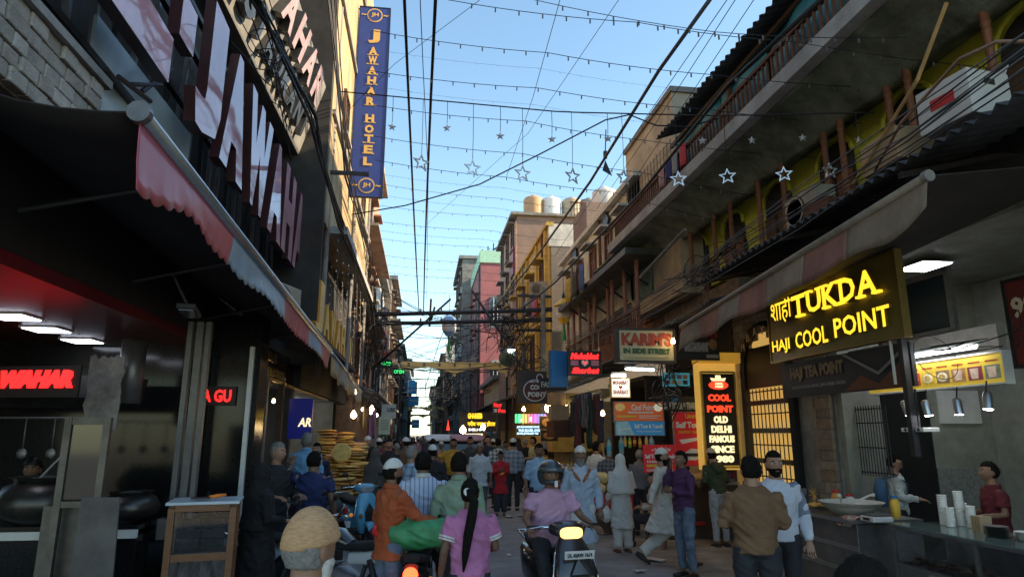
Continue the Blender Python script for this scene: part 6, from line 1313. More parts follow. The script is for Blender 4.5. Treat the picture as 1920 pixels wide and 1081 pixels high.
def person(label, u, y, h, face, top=None, top_m=None, legs_m=None, sleeves='long', arms=('down', 'down'), legs=('stand', 'stand'), hair=HAIRB, cap=None, cap_z=.034, beard=None, skin=0, lean=0.0, turn=0.0, nod=0.0, lod=1, belly=0.0, shoes=LEATHER, extra=None, x=None, z=0.0, long_=0.0, collar=None, hijab=None, helmet=False, moust=False, wide=1.0, drop=0.0, shawl=None, bare=False):
    PCOUNT[0] += 1; seed = PCOUNT[0] * 3.7
    X_ = aY(u, 812, y).x if x is None else x
    P = thing('person', label, 'person', (X_, y, z), rad(face)); s = h / 1.7; P.scale = (s * wide, s * wide, s)
    sk = SKINS[skin]; near = lod == 0; vox = .012 if near else (.018 if lod == 1 else .028)
    cl, sl_ = math.cos(lean), math.sin(lean)
    def up(p):                                        # upper body leans about the hips, then drops with a seated pose
        p = Vector(p); q = Vector((p.x, p.y * cl + (p.z - .92) * sl_, .92 + (p.z - .92) * cl - p.y * sl_)); q.z -= drop; return q
    def lo(p): p = Vector(p); p.z -= drop if p.z > .6 else 0; return p
    sh = [up((sd * .175, 0, 1.375)) for sd in (1, -1)]; A = []
    for sd, nm in zip((1, -1), arms):
        e, w = (ARM[nm] if isinstance(nm, str) else nm); A.append((up((sd * .155, 0, 1.385)), up((sd * e[0], e[1], e[2])), up((sd * w[0], w[1], w[2]))))
    L = []
    for sd, nm in zip((1, -1), legs):
        k, a, f = LEG[nm] if isinstance(nm, str) else nm
        kk = Vector((sd * k[0], k[1], k[2])); aa = Vector((sd * a[0], a[1], a[2]))
        if drop: kk.z -= drop; aa.z = max(.085, aa.z - drop) if nm == 'sit' else aa.z - 0
        L.append((Vector((sd * .09, 0, .92 - drop)), kk, aa, Vector((sd * f[0], f[1], f[2])).normalized()))
    hc = up((0, .012, 1.578)); HM = Matrix.Rotation(rad(turn), 3, 'Z') @ Matrix.Rotation(-lean * .5 - rad(nod), 3, 'X')
    # skin
    b = MB()
    b.tube([up((0, 0, .88)), up((0, 0, 1.05)), up((0, .01, 1.24)), up((0, 0, 1.37)), up((0, -.005, 1.44))], [(.14, .09), (.125, .085), (.15, .10), (.16, .08), (.055, .055)], 14)
    b.tube([up((0, -.008, 1.38)), up((0, .0, 1.48)), hc], [.068, .058, .058], 12)
    for (p0, p1, p2) in A: b.tube([p0, p0.lerp(p1, .5), p1, p1.lerp(p2, .35), p2], [.05, .047, .038, .037, .026], 10)
    if legs_m is None or bare or near:
        for (p0, p1, p2, f) in L: b.tube([p0, p1, p1.lerp(p2, .35), p2], [.075, .05, .05, .034], 10)
    me = remeshed(b, max(vox, .015), 4)
    bm = MB(); off = [tuple(v.co) for v in me.vertices]; bm._add(off, [list(p.vertices) for p in me.polygons]); bpy.data.meshes.remove(me)
    nu, nv = (40, 30) if near else ((24, 18) if lod == 1 else (14, 10))
    vs, fs = head_grid(nu, nv, head_pt); bm._add([HM @ v + hc for v in vs], fs)
    for sd in (1, -1): bm.ball(HM @ Vector((sd * .074, -.008, -.008)) + hc, (.011, .02, .032), 8, 6, HM)
    if lod < 2:
        for sd in (1, -1):
            bm.mat(1).ball(HM @ Vector((sd * .031, .070, .010)) + hc, .0125, 8, 6); bm.mat(2).ball(HM @ Vector((sd * .031, .0775, .010)) + hc, .0068, 8, 6)
            bm.mat(2).tube([HM @ Vector((sd * .014, .087, .029)) + hc, HM @ Vector((sd * .032, .085, .034)) + hc, HM @ Vector((sd * .050, .072, .028)) + hc], [.004, .0045, .002], 5)
        bm.mat(3).ball(HM @ Vector((0, .087, -.060)) + hc, (.021, .008, .007), 10, 6, HM); bm.mat(0)
    for (p0, p1, p2), sd in zip(A, (1, -1)):
        d = (p2 - p1).normalized(); side = d.cross(Vector((0, 1, 0)) if abs(d.y) < .9 else Vector((0, 0, 1))).normalized(); nrm = side.cross(d)
        pc = p2 + d * .045; bm.loft([(p2 - d * .012, side * .026, nrm * .020, 2.5), (p2 + d * .03, side * .038, nrm * .016, 2.5), (p2 + d * .075, side * .041, nrm * .014, 2.5), (p2 + d * .09, side * .036, nrm * .011, 2.5)], 10)
        crl = nrm * (-1 if nrm.dot(Vector((0, 1, 0))) < 0 else 1) if abs(d.z) > .6 else Vector((0, 0, -1)) * 1.0
        for q, ln in enumerate((.068, .078, .073, .058)):
            r0 = p2 + d * .082 + side * (-.030 + .02 * q); m1 = r0 + d * ln * .5 + crl * .012; m2 = r0 + d * ln * .85 + crl * .034
            bm.tube([r0, m1, m2], [.0092, .0085, .0065], 6)
        t0 = p2 + d * .03 + side * (.035 if sd < 0 else -.035); tv = side * (1 if sd < 0 else -1)
        bm.tube([t0, t0 + tv * .022 + d * .025, t0 + tv * .024 + d * .055 + crl * .015], [.012, .0105, .008], 6)
    bm.build('body', [sk, EYEW, EYED, LIP], P, smooth=True)
    # trousers
    if legs_m is not None and not (top == 'burqa'):
        t = MB(); wd = 1.45 if top == 'kurta' else 1.0
        t.tube([lo((0, 0, 1.02)) if not drop else Vector((0, 0, 1.02 - drop)), Vector((0, 0, .93 - drop)), Vector((0, 0, .86 - drop))], [(.145, .105), (.165, .12), (.14, .11)], 14)
        for (p0, p1, p2, f) in L:
            q = p2 + (p1 - p2).normalized() * .02
            t.tube([p0 + Vector((0, 0, .02)), p0.lerp(p1, .5), p1, p1.lerp(q, .6), q], [.098, .088 * (1 + (wd - 1) * .6), .069 * wd, .062 * wd, .058 * wd], 12)
        me = remeshed(t, vox, 3, .010 if lod < 2 else .004, seed, (9, 9, 9)); me.materials.append(legs_m); link('trousers', me, P)
    # top garment
    if top:
        t = MB(); g = .016; bl = belly
        if top in ('shirt', 'kurta', 'vest'):
            bt = .86 if top != 'kurta' else .50
            if long_: bt = long_
            pr = [(.88 if bt > .8 else .9, .168, .12), (1.03, .155, .115), (1.15, .168, .122), (1.27, .182, .124), (1.36, .178, .10), (1.405, .12, .085), (1.445, .068, .066)]
            pts, rs = [], []
            if bt < .84:
                sd_ = .30 if (legs[0] in ('front', 'back', 'lift') or legs[1] in ('front', 'back', 'lift')) else 0
                pts += [Vector((0, -.02 * (sd_ > 0), bt)), Vector((0, 0, (bt + .88) / 2))]; rs += [(.225, .17 + sd_ * .4), (.20, .145 + sd_ * .2)]
            for zz, a, c in pr:
                bel = bl * math.exp(-((zz - 1.06) / .13) ** 2); pts.append(up((0, bel * .55, zz))); rs.append((a + g * .6 + bel * .45, c + g * .6 + bel * .5))
            t.tube(pts, rs, 18)
        elif top == 'burqa':
            t.tube([Vector((0, 0, .04)), Vector((0, 0, .5)), up((0, 0, .95)), up((0, 0, 1.2)), up((0, 0, 1.38)), up((0, 0, 1.46))], [(.30, .27), (.265, .22), (.225, .17), (.225, .155), (.20, .13), (.09, .09)], 18)
        if top != 'vest':
            for (p0, p1, p2) in A:
                if sleeves == 'short': e = p0.lerp(p1, .72); t.tube([p0, p0.lerp(p1, .35), e], [.072, .072, .076], 12)
                elif sleeves == 'roll': e = p1.lerp(p2, .2); t.tube([p0, p0.lerp(p1, .5), p1, e], [.07, .064, .056, .054], 12)
                else: t.tube([p0, p0.lerp(p1, .5), p1, p1.lerp(p2, .5), p1.lerp(p2, .95)], [.07, .063, .055, .05, .043], 12)
        me = remeshed(t, vox, 5, .016 if lod < 2 else .006, seed, (12, 12, 3) if top in ('kurta', 'burqa') else (9, 9, 6)); me.materials.append(top_m); link({'burqa': 'robe', 'kurta': 'kurta', 'vest': 'vest'}.get(top, 'shirt'), me, P)
        if collar is not None:
            c = MB(); n = 20; base = up((0, -.004, 1.445)); pts = []
            for k in range(n + 1):
                a = rad(115) + rad(310) * k / n; pts.append(base + Vector((math.cos(a) * .072, math.sin(a) * .07 + .004, -.012 * math.sin(a))))
            vs_ = [q + Vector((0, 0, -.02)) + (q - base) * .22 for q in pts] + [q + Vector((0, 0, .03)) for q in pts]; c._add(vs_, [(k, k + 1, n + 2 + k, n + 1 + k) for k in range(n)]); o = c.build('collar', collar, P, smooth=True); so = o.modifiers.new('thick', 'SOLIDIFY'); so.thickness = .008
    # shoes
    if shoes is not None and top != 'burqa':
        for (p0, p1, p2, f) in L:
            fl_ = f; side = fl_.cross(Vector((0, 0, 1))); side = side.normalized() if side.length > .1 else Vector((1, 0, 0)); u_ = side.cross(fl_).normalized()
            c0 = p2 - u_ * .05
            MB().loft([(c0 - fl_ * .075, side * .012, u_ * .02, 2.5), (c0 - fl_ * .06, side * .036, u_ * .036, 2.8), (c0 + fl_ * .02, side * .040, u_ * .042, 2.8), (c0 + fl_ * .10, side * .046, u_ * .030, 2.8), (c0 + fl_ * .165, side * .038, u_ * .02, 2.5), (c0 + fl_ * .185, side * .012, u_ * .01, 2.2)], 14).build('shoe', shoes, P, smooth=True)
    # hair, cap, beard, veil
    def shell(name, mfn, m, out, inn=-.006, post=None, res=None):
        a_, b_ = res or (nu, nv)
        def f(d):
            p = head_pt(d); k = mfn(p); r = inn + (out + (.009 if name == 'hair' else .003 if name == 'beard' else .001) * noise.noise(p * 55 + Vector((seed, 0, 0))) - inn) * k; q = p + d * r
            if post: q = post(q, k)
            return HM @ q + hc
        vs_, fs_ = head_grid(a_, b_, f); return MB()._add(vs_, fs_).build(name, m, P, smooth=True)
    if hair is not None and not hijab and not helmet:
        shell('hair', lambda p: max(sstep(.058, .078, p.z + .25 * max(0, -p.y)), sstep(.012, -.012, p.y) * sstep(-.075, -.05, p.z)) * (1 if abs(p.x) < .06 or p.z > .0 or p.y < -.03 else .6), hair, .013 if near else .015)
    if cap is not None: shell('cap', lambda p: sstep(cap_z, cap_z + .006, p.z + .12 * (-p.y)), cap, .017, -.012, lambda q, k: Vector((q.x, q.y, q.z + .004 * k)), (44, 48))
    if beard is not None:
        bm_, ln = beard; shell('beard', lambda p: sstep(-.030, -.048, p.z) * sstep(.0, .02, p.y) * (1 - .9 * math.exp(-(p.x / .018) ** 2 - ((p.z + .058) / .010) ** 2)), bm_, .012, -.008, lambda q, k: Vector((q.x, q.y, q.z - ln * k * sstep(-.06, -.11, q.z))))
    if moust: MB().tube([HM @ Vector((-.03, .084, -.052)) + hc, HM @ Vector((0, .101, -.043)) + hc, HM @ Vector((.03, .084, -.052)) + hc], [.004, .008, .004], 6).build('moustache', hair or HAIRB, P, smooth=True)
    if hijab is not None:
        v = MB(); v.ball(hc + Vector((0, -.012, .008)), (.097, .112, .138), 16, 12); v.tube([hc + Vector((0, -.02, -.05)), up((0, -.015, 1.44)), up((0, -.01, 1.36)), up((0, -.01, 1.2))] + ([up((0, -.03, 1.0))] if shawl else []), [(.09, .095), (.12, .11), (.20, .14), (.225, .15)] + ([(.24, .17)] if shawl else []), 16)
        if abs(turn) < 200 and top != 'burqa': pass
        me = remeshed(v, vox, 5, .006, seed, (14, 14, 5)); me.materials.append(hijab); link('headscarf', me, P)
    if helmet:
        hm_ = mat('helmet_shell', (.035, .04, .045), .15, var=.2, coat=.6); def_ = lambda p: 1 - (sstep(.085, .07, abs(p.x)) * sstep(.045, .035, p.z) * sstep(-.052, -.042, p.z) * sstep(.0, .02, p.y))
        def hf(d):
            p = head_pt(d); k = def_(p); q = Vector((.132 * d.x, .15 * d.y, .152 * d.z + .008))
            if q.z < -.09: q.z = -.09 - (q.z + .09) * .0
            return HM @ (p * .98 if k < .5 else q) + hc
        vs_, fs_ = head_grid(44, 36, hf); MB()._add(vs_, fs_).build('helmet', hm_, P, smooth=True)
        vz = MB(); vz.tube([HM @ Vector((.128 * math.sin(a), .148 * math.cos(a), .062)) + hc for a in [rad(-80 + 16 * k) for k in range(11)]], [(.006, .022)] * 11, 8); vz.build('raised_visor', mat('smoked_visor', (.06, .075, .09), .06, var=.1, spec=.8), P, smooth=True)
        MB().box(HM @ Vector((0, .150, -.075)) + hc, (.03, .012, .06), HM).build('chin_stripe', WHITEP, P)
    if extra: extra(P, up, A, L, hc, HM)
    return P
# ---------------------------------------------------------------- the near figures
def ponytail(P, up, A, L, hc, HM):
    pts = [HM @ Vector((0, -.10, .03)) + hc, up((.0, -.15, 1.52)), up((-.02, -.15, 1.40)), up((-.05, -.145, 1.25)), up((-.07, -.14, 1.1)), up((-.085, -.14, .97))]; MB().tube(pts, [.03, .042, .045, .042, .032, .008], 10).build('ponytail', HAIRB, P, smooth=True)
    MB().lathe([(.028, -.012), (.036, 0), (.028, .012)], HM @ Vector((0, -.115, .02)) + hc, 12, Matrix.Rotation(rad(70), 3, 'X')).build('hair_tie', WHITEP, P)
    for sd in (1, -1):
        p0, p1, p2 = A[0 if sd > 0 else 1]
        for t in (.56, .64): q = p0.lerp(p1, t); MB().tube([q, q + (p1 - p0).normalized() * .014], .0815, 14).build('sleeve_stripe', WHITEC, P)
pinkt = cloth('pink', (.48, .17, .34)); 
person('old man in a ribbed tan skullcap with white beard, white collar and black vest', 592, 2.48, 1.685, -28, 'shirt', WHITEC, DKTR, hair=HAIRG, cap=mat('ribbed_tan_cap', (.46, .27, .14), .9, var=.3, scale=40, stretch=(1, 1, 4), bump=.25, bscale=90), cap_z=.004, beard=(HAIRW, .09), skin=0, lod=0, collar=WHITEC, turn=-12, extra=lambda P, up, A, L, hc, HM: link('vest', (lambda m: (m.materials.append(BLACK), m)[1])(remeshed(MB().tube([up((0, 0, .86)), up((0, 0, 1.05)), up((0, .005, 1.25)), up((0, 0, 1.36)), up((0, -.01, 1.40))], [(.19, .14), (.175, .135), (.20, .145), (.19, .12), (.12, .10)], 16), .014, 4, .004)), P))
rust = cloth('rust_orange', (.36, .085, .028))
person('man in a rust orange shirt, jeans and white skullcap beside the green sack', 738, 6.75, 1.70, -62, 'shirt', rust, JEANS, arms=('push', 'low'), cap=WHITEC, beard=(HAIRB, .01), skin=1, lod=0, collar=rust, long_=.80)
person('man in a blue and white striped shirt seen from behind by the motorcycle', 795, 7.55, 1.75, 4, 'shirt', stripes('blue_white_stripes', (.52, .58, .72), (.16, .22, .42), 24, 'X', .22), DKTR, arms=('fwd', 'fwd'), legs=('straddle', 'straddle'), skin=1, lod=0, collar=WHITEC, wide=1.12, cap=None)
sage = cloth('sage_green', (.22, .30, .22))
person('man in a sage green shirt walking away beside the long haired girl', 862, 7.0, 1.76, -6, 'shirt', sage, DKTR, arms=('down', 'fwd'), legs=('front', 'back'), skin=1, lod=0, collar=sage, long_=.80, turn=-10)
person('girl in a pink shirt with a very long black ponytail', 884, 5.55, 1.59, 8, 'shirt', pinkt, DKTR, sleeves='short', arms=('fwd', 'down'), skin=3, lod=0, extra=ponytail, long_=.82, wide=.97, turn=-25)
brownk = cloth('brown_knit', (.17, .095, .05))
person('man in a brown sweater with his back to the street crowd', 1402, 5.9, 1.745, -22, 'shirt', brownk, DKTR, arms=('fwd', 'fwd'), skin=2, lod=0, turn=10, wide=1.1)
def raglan(P, up, A, L, hc, HM):
    for sd, (p0, p1, p2) in zip((1, -1), A):
        m = remeshed(MB().tube([p0 + Vector((-.03 * sd, 0, .01)), p0.lerp(p1, .5), p1, p1.lerp(p2, .25)], [.072, .07, .063, .058], 12), .013, 4, .005); m.materials.append(cloth('grey_blue_sleeve', (.20, .23, .30))); link('sleeve', m, P)
person('bearded man in a white shirt with grey blue sleeves facing the brown sweater', 1446, 6.45, 1.775, 158, 'shirt', cloth('pale_lilac_white', (.56, .58, .66), .06), DKTR, arms=('low', 'down'), beard=(HAIRB, .005), moust=True, skin=2, lod=0, turn=12, extra=raglan)
person('woman in a black robe and veil standing before the left shop', 497, 7.6, 1.62, -55, 'burqa', cloth('black_robe', (.008, .008, .009), .3), None, arms=('fwd', 'fwd'), hijab=cloth('black_robe', (.008, .008, .009)), skin=2, lod=1, shawl=True, hair=None)
kurta_w = cloth('white_kurta', (.62, .60, .55), .06)
def bag(P, up, A, L, hc, HM):
    w = A[1][2]; m = remeshed(MB().ball(w + Vector((-.01, .03, -.24)), (.10, .07, .13), 12, 10).tube([w + Vector((0, .03, -.05)), w + Vector((0, .03, -.2))], [.012, .06], 8), .015, 3, .012); m.materials.append(mat('thin_white_plastic', (.66, .66, .66), .35, var=.06)); link('bag_body', m, held(P, 'plastic_bag', 'thin white plastic bag hanging from the hand of the woman in white', 'bag'))
person('woman in a white tunic and white headscarf carrying a plastic bag', 1161, 11.3, 1.60, 8, 'kurta', WHITEC, WHITEC, hijab=WHITEC, skin=2, lod=1, arms=('low', 'down'), extra=bag, shoes=SANDAL, hair=None, long_=.42, shawl=True)
person('bearded man in cream kurta and white cap striding right, heel lifted', 1237, 10.1, 1.72, -108, 'kurta', kurta_w, WHITEC, arms=('swb', 'swf'), legs=('front', 'back'), cap=WHITEC, beard=(HAIRB, .05), skin=2, lod=0, long_=.48)
person('man in a dark purple shirt and jeans talking on a phone', 1275, 9.3, 1.705, 108, 'shirt', cloth('dark_purple', (.075, .028, .085)), JEANS, arms=('phone', 'cross'), skin=1, lod=0, collar=cloth('dark_purple', (.075, .028, .085)), extra=lambda P, up, A, L, hc, HM: MB().box(A[0][2] + Vector((.0, -.0, .06)), (.012, .07, .13)).build('casing', BLACK, held(P, 'phone', 'black phone held to the ear of the man in purple', 'phone')))
person('man in a green hooded jacket and pale jeans leaning at the fruit counter', 1340, 11.6, 1.70, 10, 'shirt', cloth('dark_green', (.045, .06, .03)), cloth('pale_jeans', (.36, .37, .38)), arms=('fwd', 'fwd'), cap=cloth('beige_cap', (.5, .42, .30)), skin=2, lod=1, lean=.22, extra=lambda P, up, A, L, hc, HM: MB().loft([(up((0, -.10, 1.42)), Vector((.11, 0, 0)), Vector((0, .05, .02)), 2.5), (up((0, -.15, 1.33)), Vector((.12, 0, 0)), Vector((0, .05, .02)), 2.5), (up((0, -.14, 1.22)), Vector((.05, 0, 0)), Vector((0, .03, 0)), 2.5)], 14).build('hood', cloth('dark_green', (.045, .06, .03)), P, smooth=True))
person('man in beige behind the fruit counter beside the lit pillar', 1312, 13.6, 1.68, 150, 'shirt', cloth('beige_shirt', (.5, .42, .28)), DKTR, arms=('fwd', 'fwd'), skin=2, lod=1)
bluek = cloth('pale_blue_kurta', (.40, .47, .58), .08)
person('old man with white cap and grey beard in a pale blue kurta walking forward', 1087, 9.4, 1.77, 172, 'kurta', bluek, WHITEC, arms=('down', 'down'), legs=('front', 'back'), cap=WHITEC, hair=HAIRG, beard=(HAIRG, .05), skin=1, lod=0, collar=bluek, extra=lambda P, up, A, L, hc, HM: MB().tube([up((-.12, .05, 1.40)), up((-.06, .12, 1.30)), up((-.02, .14, 1.24))], [.02, .024, .012], 8).tube([up((.12, .05, 1.40)), up((.06, .12, 1.30)), up((.02, .14, 1.26))], [.02, .024, .012], 8).build('orange_scarf', cloth('scarf_orange', (.35, .12, .05)), P, smooth=True))
person('man in a light blue shirt looking at the phone in his hand', 1010, 12.4, 1.77, 184, 'shirt', cloth('light_blue', (.30, .44, .62)), DKTR, sleeves='roll', arms=('down', 'fwd'), skin=1, moust=True, collar=cloth('light_blue', (.30, .44, .62)), nod=14)
redk = cloth('red_kurta', (.42, .02, .028))
person('boy in a long red tunic holding yellow bananas', 939, 16.6, 1.52, 176, 'kurta', redk, cloth('dark_jeans', (.04, .045, .06)), arms=('text', 'text'), skin=1, long_=.58, shoes=SANDAL, nod=14, extra=lambda P, up, A, L, hc, HM: [MB().tube([up((.02 * k - .1, .30, 1.15)), up((.02 * k - .06, .36, 1.13)), up((.02 * k, .37, 1.09))], [.008, .018, .008], 6).build('banana', YEL, bh_, smooth=True) for bh_ in [held(P, 'banana_bunch', 'small bunch of yellow bananas in the hands of the boy in red', 'bananas')] for k in range(3)])
person('balding man in a loose pale shirt with a pen in his pocket', 900, 15.2, 1.74, 174, 'shirt', cloth('pale_grey_blue', (.46, .52, .57), .06), cloth('slate_trousers', (.08, .10, .12)), sleeves='roll', hair=HAIRG, skin=3, long_=.78, collar=WHITEC, moust=True)
person('stout man in a mustard shirt carrying a dark bag', 851, 17.5, 1.82, 178, 'shirt', cloth('mustard', (.45, .25, .03)), DKTR, sleeves='short', arms=('out', 'down'), skin=1, belly=.09, wide=1.1, moust=True, extra=lambda P, up, A, L, hc, HM: MB().loft([(A[0][2] + Vector((0, 0, -.08)), Vector((.05, 0, 0)), Vector((0, .12, 0)), 4), (A[0][2] + Vector((0, 0, -.42)), Vector((.07, 0, 0)), Vector((0, .17, 0)), 4)], 16).build('bag_body', cloth('bag_blue', (.03, .07, .12)), held(P, 'cloth_bag', 'dark blue cloth bag carried by the man in mustard', 'bag')))
person('man in a black and white checked shirt seen from behind near the red table', 934, 18.2, 1.83, 10, 'shirt', stripes('bw_check', (.55, .56, .55), (.06, .07, .07), 11, 'X', .45, check='Z'), DKTR, skin=1, arms=('fwd', 'fwd'))
person('man in a grey blue plaid shirt and white cap by the red table', 962, 17.6, 1.82, -14, 'shirt', stripes('blue_plaid', (.30, .35, .42), (.12, .15, .2), 9, 'X', .4, check='Z'), DKTR, skin=2, cap=WHITEC)
person('man in a charcoal shirt standing before the pink rickshaw', 882, 19.5, 1.86, 182, 'shirt', cloth('charcoal', (.05, .05, .055)), DKTR, skin=1, moust=True)
person('man in dark clothes with raised chin near the eatery', 915, 21, 1.88, 150, 'shirt', cloth('navy', (.02, .025, .05)), DKTR, skin=2)
def chair_sit(P, up, A, L, hc, HM):
    P = held(P, 'stool', 'low dark wooden stool under the man in the cream shirt', 'stool')
    MB().box((0, 0, .40), (.4, .4, .04)).build('seat', WOODD, P)
    for sx in (-1, 1):
        for sy in (-1, 1): MB().box((sx * .16, sy * .16, .2), (.04, .04, .4)).build('leg', WOODD, P)
person('man in a cream checked shirt sitting on a stool beside the counter', 1222, 11.8, 1.68, 70, 'shirt', cloth('cream_shirt', (.50, .45, .36)), DKTR, legs=('sit', 'sit'), arms=('fwd', 'fwd'), skin=2, drop=.42, extra=chair_sit)
person('man in a plain white long shirt standing inside the drinks shop', 1117, 14.2, 1.78, -60, 'kurta', WHITEC, WHITEC, skin=2, hair=HAIRB)
person('man in a dark checked shirt turned to the drinks shop', 1140, 13.6, 1.70, -30, 'shirt', stripes('dark_plaid', (.05, .06, .09), (.2, .22, .26), 12, 'X', .25, check='Z'), DKTR, skin=1)
person('man in a slate grey shirt bent over the drinks counter', 1197, 13.2, 1.64, -20, 'shirt', cloth('slate', (.12, .14, .17)), DKTR, skin=1, lean=.2, hair=HAIRG)
def backpack(P, up, A, L, hc, HM):
    P = held(P, 'backpack', 'denim blue backpack worn by the boy at the sweet counter', 'backpack')
    MB().loft([(up((0, -.20, .98)), Vector((.13, 0, 0)), Vector((0, .07, 0)), 3), (up((0, -.21, 1.2)), Vector((.14, 0, 0)), Vector((0, .085, 0)), 3), (up((0, -.19, 1.36)), Vector((.11, 0, 0)), Vector((0, .06, 0)), 3)], 14).build('pack', cloth('denim_blue_pack', (.05, .12, .22)), P, smooth=True)
    for sd in (1, -1): MB().tube([up((sd * .11, -.14, 1.36)), up((sd * .12, .0, 1.43)), up((sd * .12, .13, 1.30)), up((sd * .13, .10, 1.1))], [(.022, .008)] * 4, 6).build('strap', cloth('denim_blue_pack', (.05, .12, .22)), P)
person('boy in a pale school shirt with glasses and blue backpack at the counter', 1668, 8.75, 1.66, -118, 'shirt', cloth('school_shirt', (.50, .53, .52)), DKTR, arms=('fwd', 'fwd'), skin=2, lod=0, nod=18, extra=lambda P, up, A, L, hc, HM: (backpack(P, up, A, L, hc, HM), MB().tube([HM @ Vector((.075, .01, .012)) + hc, HM @ Vector((.058, .092, .012)) + hc, HM @ Vector((.0, .104, .014)) + hc, HM @ Vector((-.058, .092, .012)) + hc, HM @ Vector((-.075, .01, .012)) + hc], .003, 5).build('glasses', BLACK, P)))
person('young vendor in a maroon shirt behind the glass sweet counter', 1846, 6.9, 1.64, 68, 'shirt', cloth('maroon', (.10, .012, .018)), DKTR, arms=('fwd', 'fwd'), skin=1, lod=0, sleeves='short')
person('cook in dark clothes standing behind the big steel pot', 72, 7.75, 1.70, 190, 'shirt', cloth('cook_dark', (.03, .03, .032)), DKTR, arms=('fwd', 'fwd'), skin=1, cap=BLACK)
person('grey haired man in a dark jacket looking across the street', 522, 9.0, 1.84, -130, 'shirt', cloth('dark_jacket', (.02, .02, .022)), DKTR, arms=('fwd', 'fwd'), hair=HAIRG, skin=2, lod=0, turn=20)
person('man in a sky blue shirt standing with his back turned at the shop step', 576, 11.2, 1.80, 10, 'shirt', cloth('sky_blue', (.17, .36, .56)), DKTR, arms=('fwd', 'fwd'), hair=HAIRG, skin=1, z=.16, collar=cloth('sky_blue', (.17, .36, .56)))
person('man in a navy shirt raising his left arm beside the parked motorcycles', 592, 9.1, 1.72, -8, 'shirt', cloth('navy_shirt', (.018, .028, .10)), DKTR, arms=('down', 'raise'), skin=1, lod=0, wide=1.15, sleeves='short')
person('shopkeeper peering out between the bread stacks', 596, 12.8, 1.78, 175, 'shirt', cloth('navy', (.02, .025, .05)), DKTR, skin=2)
person('woman in a brown shawl and headscarf walking away in sandals', 706, 13.2, 1.66, -28, 'kurta', cloth('brown_shawl', (.085, .07, .065)), cloth('peach_trousers', (.5, .3, .2)), hijab=cloth('brown_shawl', (.085, .07, .065)), skin=2, shawl=True, hair=None, shoes=SANDAL, long_=.62, arms=('fwd', 'fwd'), legs=('front', 'back'))
person('grey haired man in a blue checked shirt turned aside beyond the orange shirt', 772, 10.8, 1.76, -58, 'shirt', stripes('pale_check', (.36, .46, .58), (.12, .18, .3), 8, 'X', .3, check='Z'), DKTR, hair=HAIRG, skin=2)
person('young man with a low white cap beyond the striped shirt', 812, 12.5, 1.74, 0, 'shirt', cloth('black_shirt', (.02, .02, .022)), DKTR, cap=WHITEC, skin=1)
person('vendor in a pale yellow shirt behind the red table', 1000, 20.4, 1.85, 100, 'shirt', cloth('pale_yellow', (.55, .45, .22)), DKTR, skin=2, arms=('fwd', 'fwd'), sleeves='short')
person('second vendor in a yellow vest sitting lower behind the red table', 1022, 19.8, 1.50, 60, 'shirt', cloth('bright_yellow', (.6, .42, .10)), DKTR, skin=2, sleeves='short')
person('man in a white cap and navy waistcoat among the left crowd', 690, 17.0, 1.88, -160, 'shirt', cloth('navy', (.02, .025, .05)), DKTR, cap=WHITEC, skin=2)
person('man in black with open collar facing up the street', 731, 16.2, 1.82, 178, 'shirt', cloth('black_shirt', (.02, .02, .022)), DKTR, skin=2, moust=True)
person('woman in a black veil beside the man in the navy waistcoat', 700, 15.2, 1.66, -150, 'burqa', cloth('black_robe', (.008, .008, .009)), None, hijab=cloth('black_robe', (.008, .008, .009)), skin=2, hair=None)
person('person in a coral shirt and black backpack riding away on a motorbike', 812, 20.0, 1.80, 0, 'shirt', cloth('coral', (.55, .20, .17)), DKTR, skin=1, helmet=False, extra=lambda P, up, A, L, hc, HM: MB().loft([(up((0, -.2, .95)), Vector((.15, 0, 0)), Vector((0, .09, 0)), 3), (up((0, -.21, 1.38)), Vector((.13, 0, 0)), Vector((0, .08, 0)), 3)], 14).build('pack', BLACK, held(P, 'backpack', 'black backpack worn over the coral shirt', 'backpack'), smooth=True))
pp = aZ(1610, 1046, 1.60)
person('dark haired passer in black close to the glass counter end', 0, pp.y, 1.60, -60, 'shirt', cloth('black_shirt', (.02, .02, .022)), DKTR, skin=1, lod=0, x=pp.x)
# ---------------------------------------------------------------- the farther crowd: each one a figure of its own
CR = [('black', (.015, .015, .017)), ('white', (.58, .57, .54)), ('navy blue', (.02, .03, .08)), ('maroon', (.13, .02, .03)), ('olive', (.12, .12, .05)), ('grey', (.18, .18, .19)), ('pale blue', (.32, .42, .55)), ('brown', (.13, .07, .04)), ('teal', (.04, .17, .18)), ('pink', (.5, .22, .28)), ('ochre', (.42, .26, .06)), ('green', (.05, .18, .08))]
HD = [('a bare head', None), ('a white cap', WHITEC), ('a dark scarf', 'scarf'), ('grey hair', 'grey')]
k = 0
spots = [(655, 19), (668, 24), (680, 21), (712, 20), (722, 23), (745, 19), (752, 25), (762, 17.5), (778, 22), (790, 26), (798, 18.5), (828, 23), (838, 27), (868, 25), (893, 24), (905, 28), (925, 23), (948, 22), (740, 30), (756, 34), (770, 29), (783, 37), (800, 32), (815, 36), (832, 33), (848, 31), (862, 36), (878, 34), (730, 38), (748, 42), (765, 45), (792, 44), (808, 48), (825, 43), (840, 47), (718, 29), (985, 23), (972, 24), (735, 26), (742, 22), (769, 33), (775, 27), (786, 30), (795, 41), (804, 28), (811, 40), (820, 30), (834, 38), (843, 35), (855, 28), (858, 41), (868, 38), (885, 29), (890, 37), (900, 33), (912, 26), (936, 27), (660, 27), (676, 30), (690, 26)]
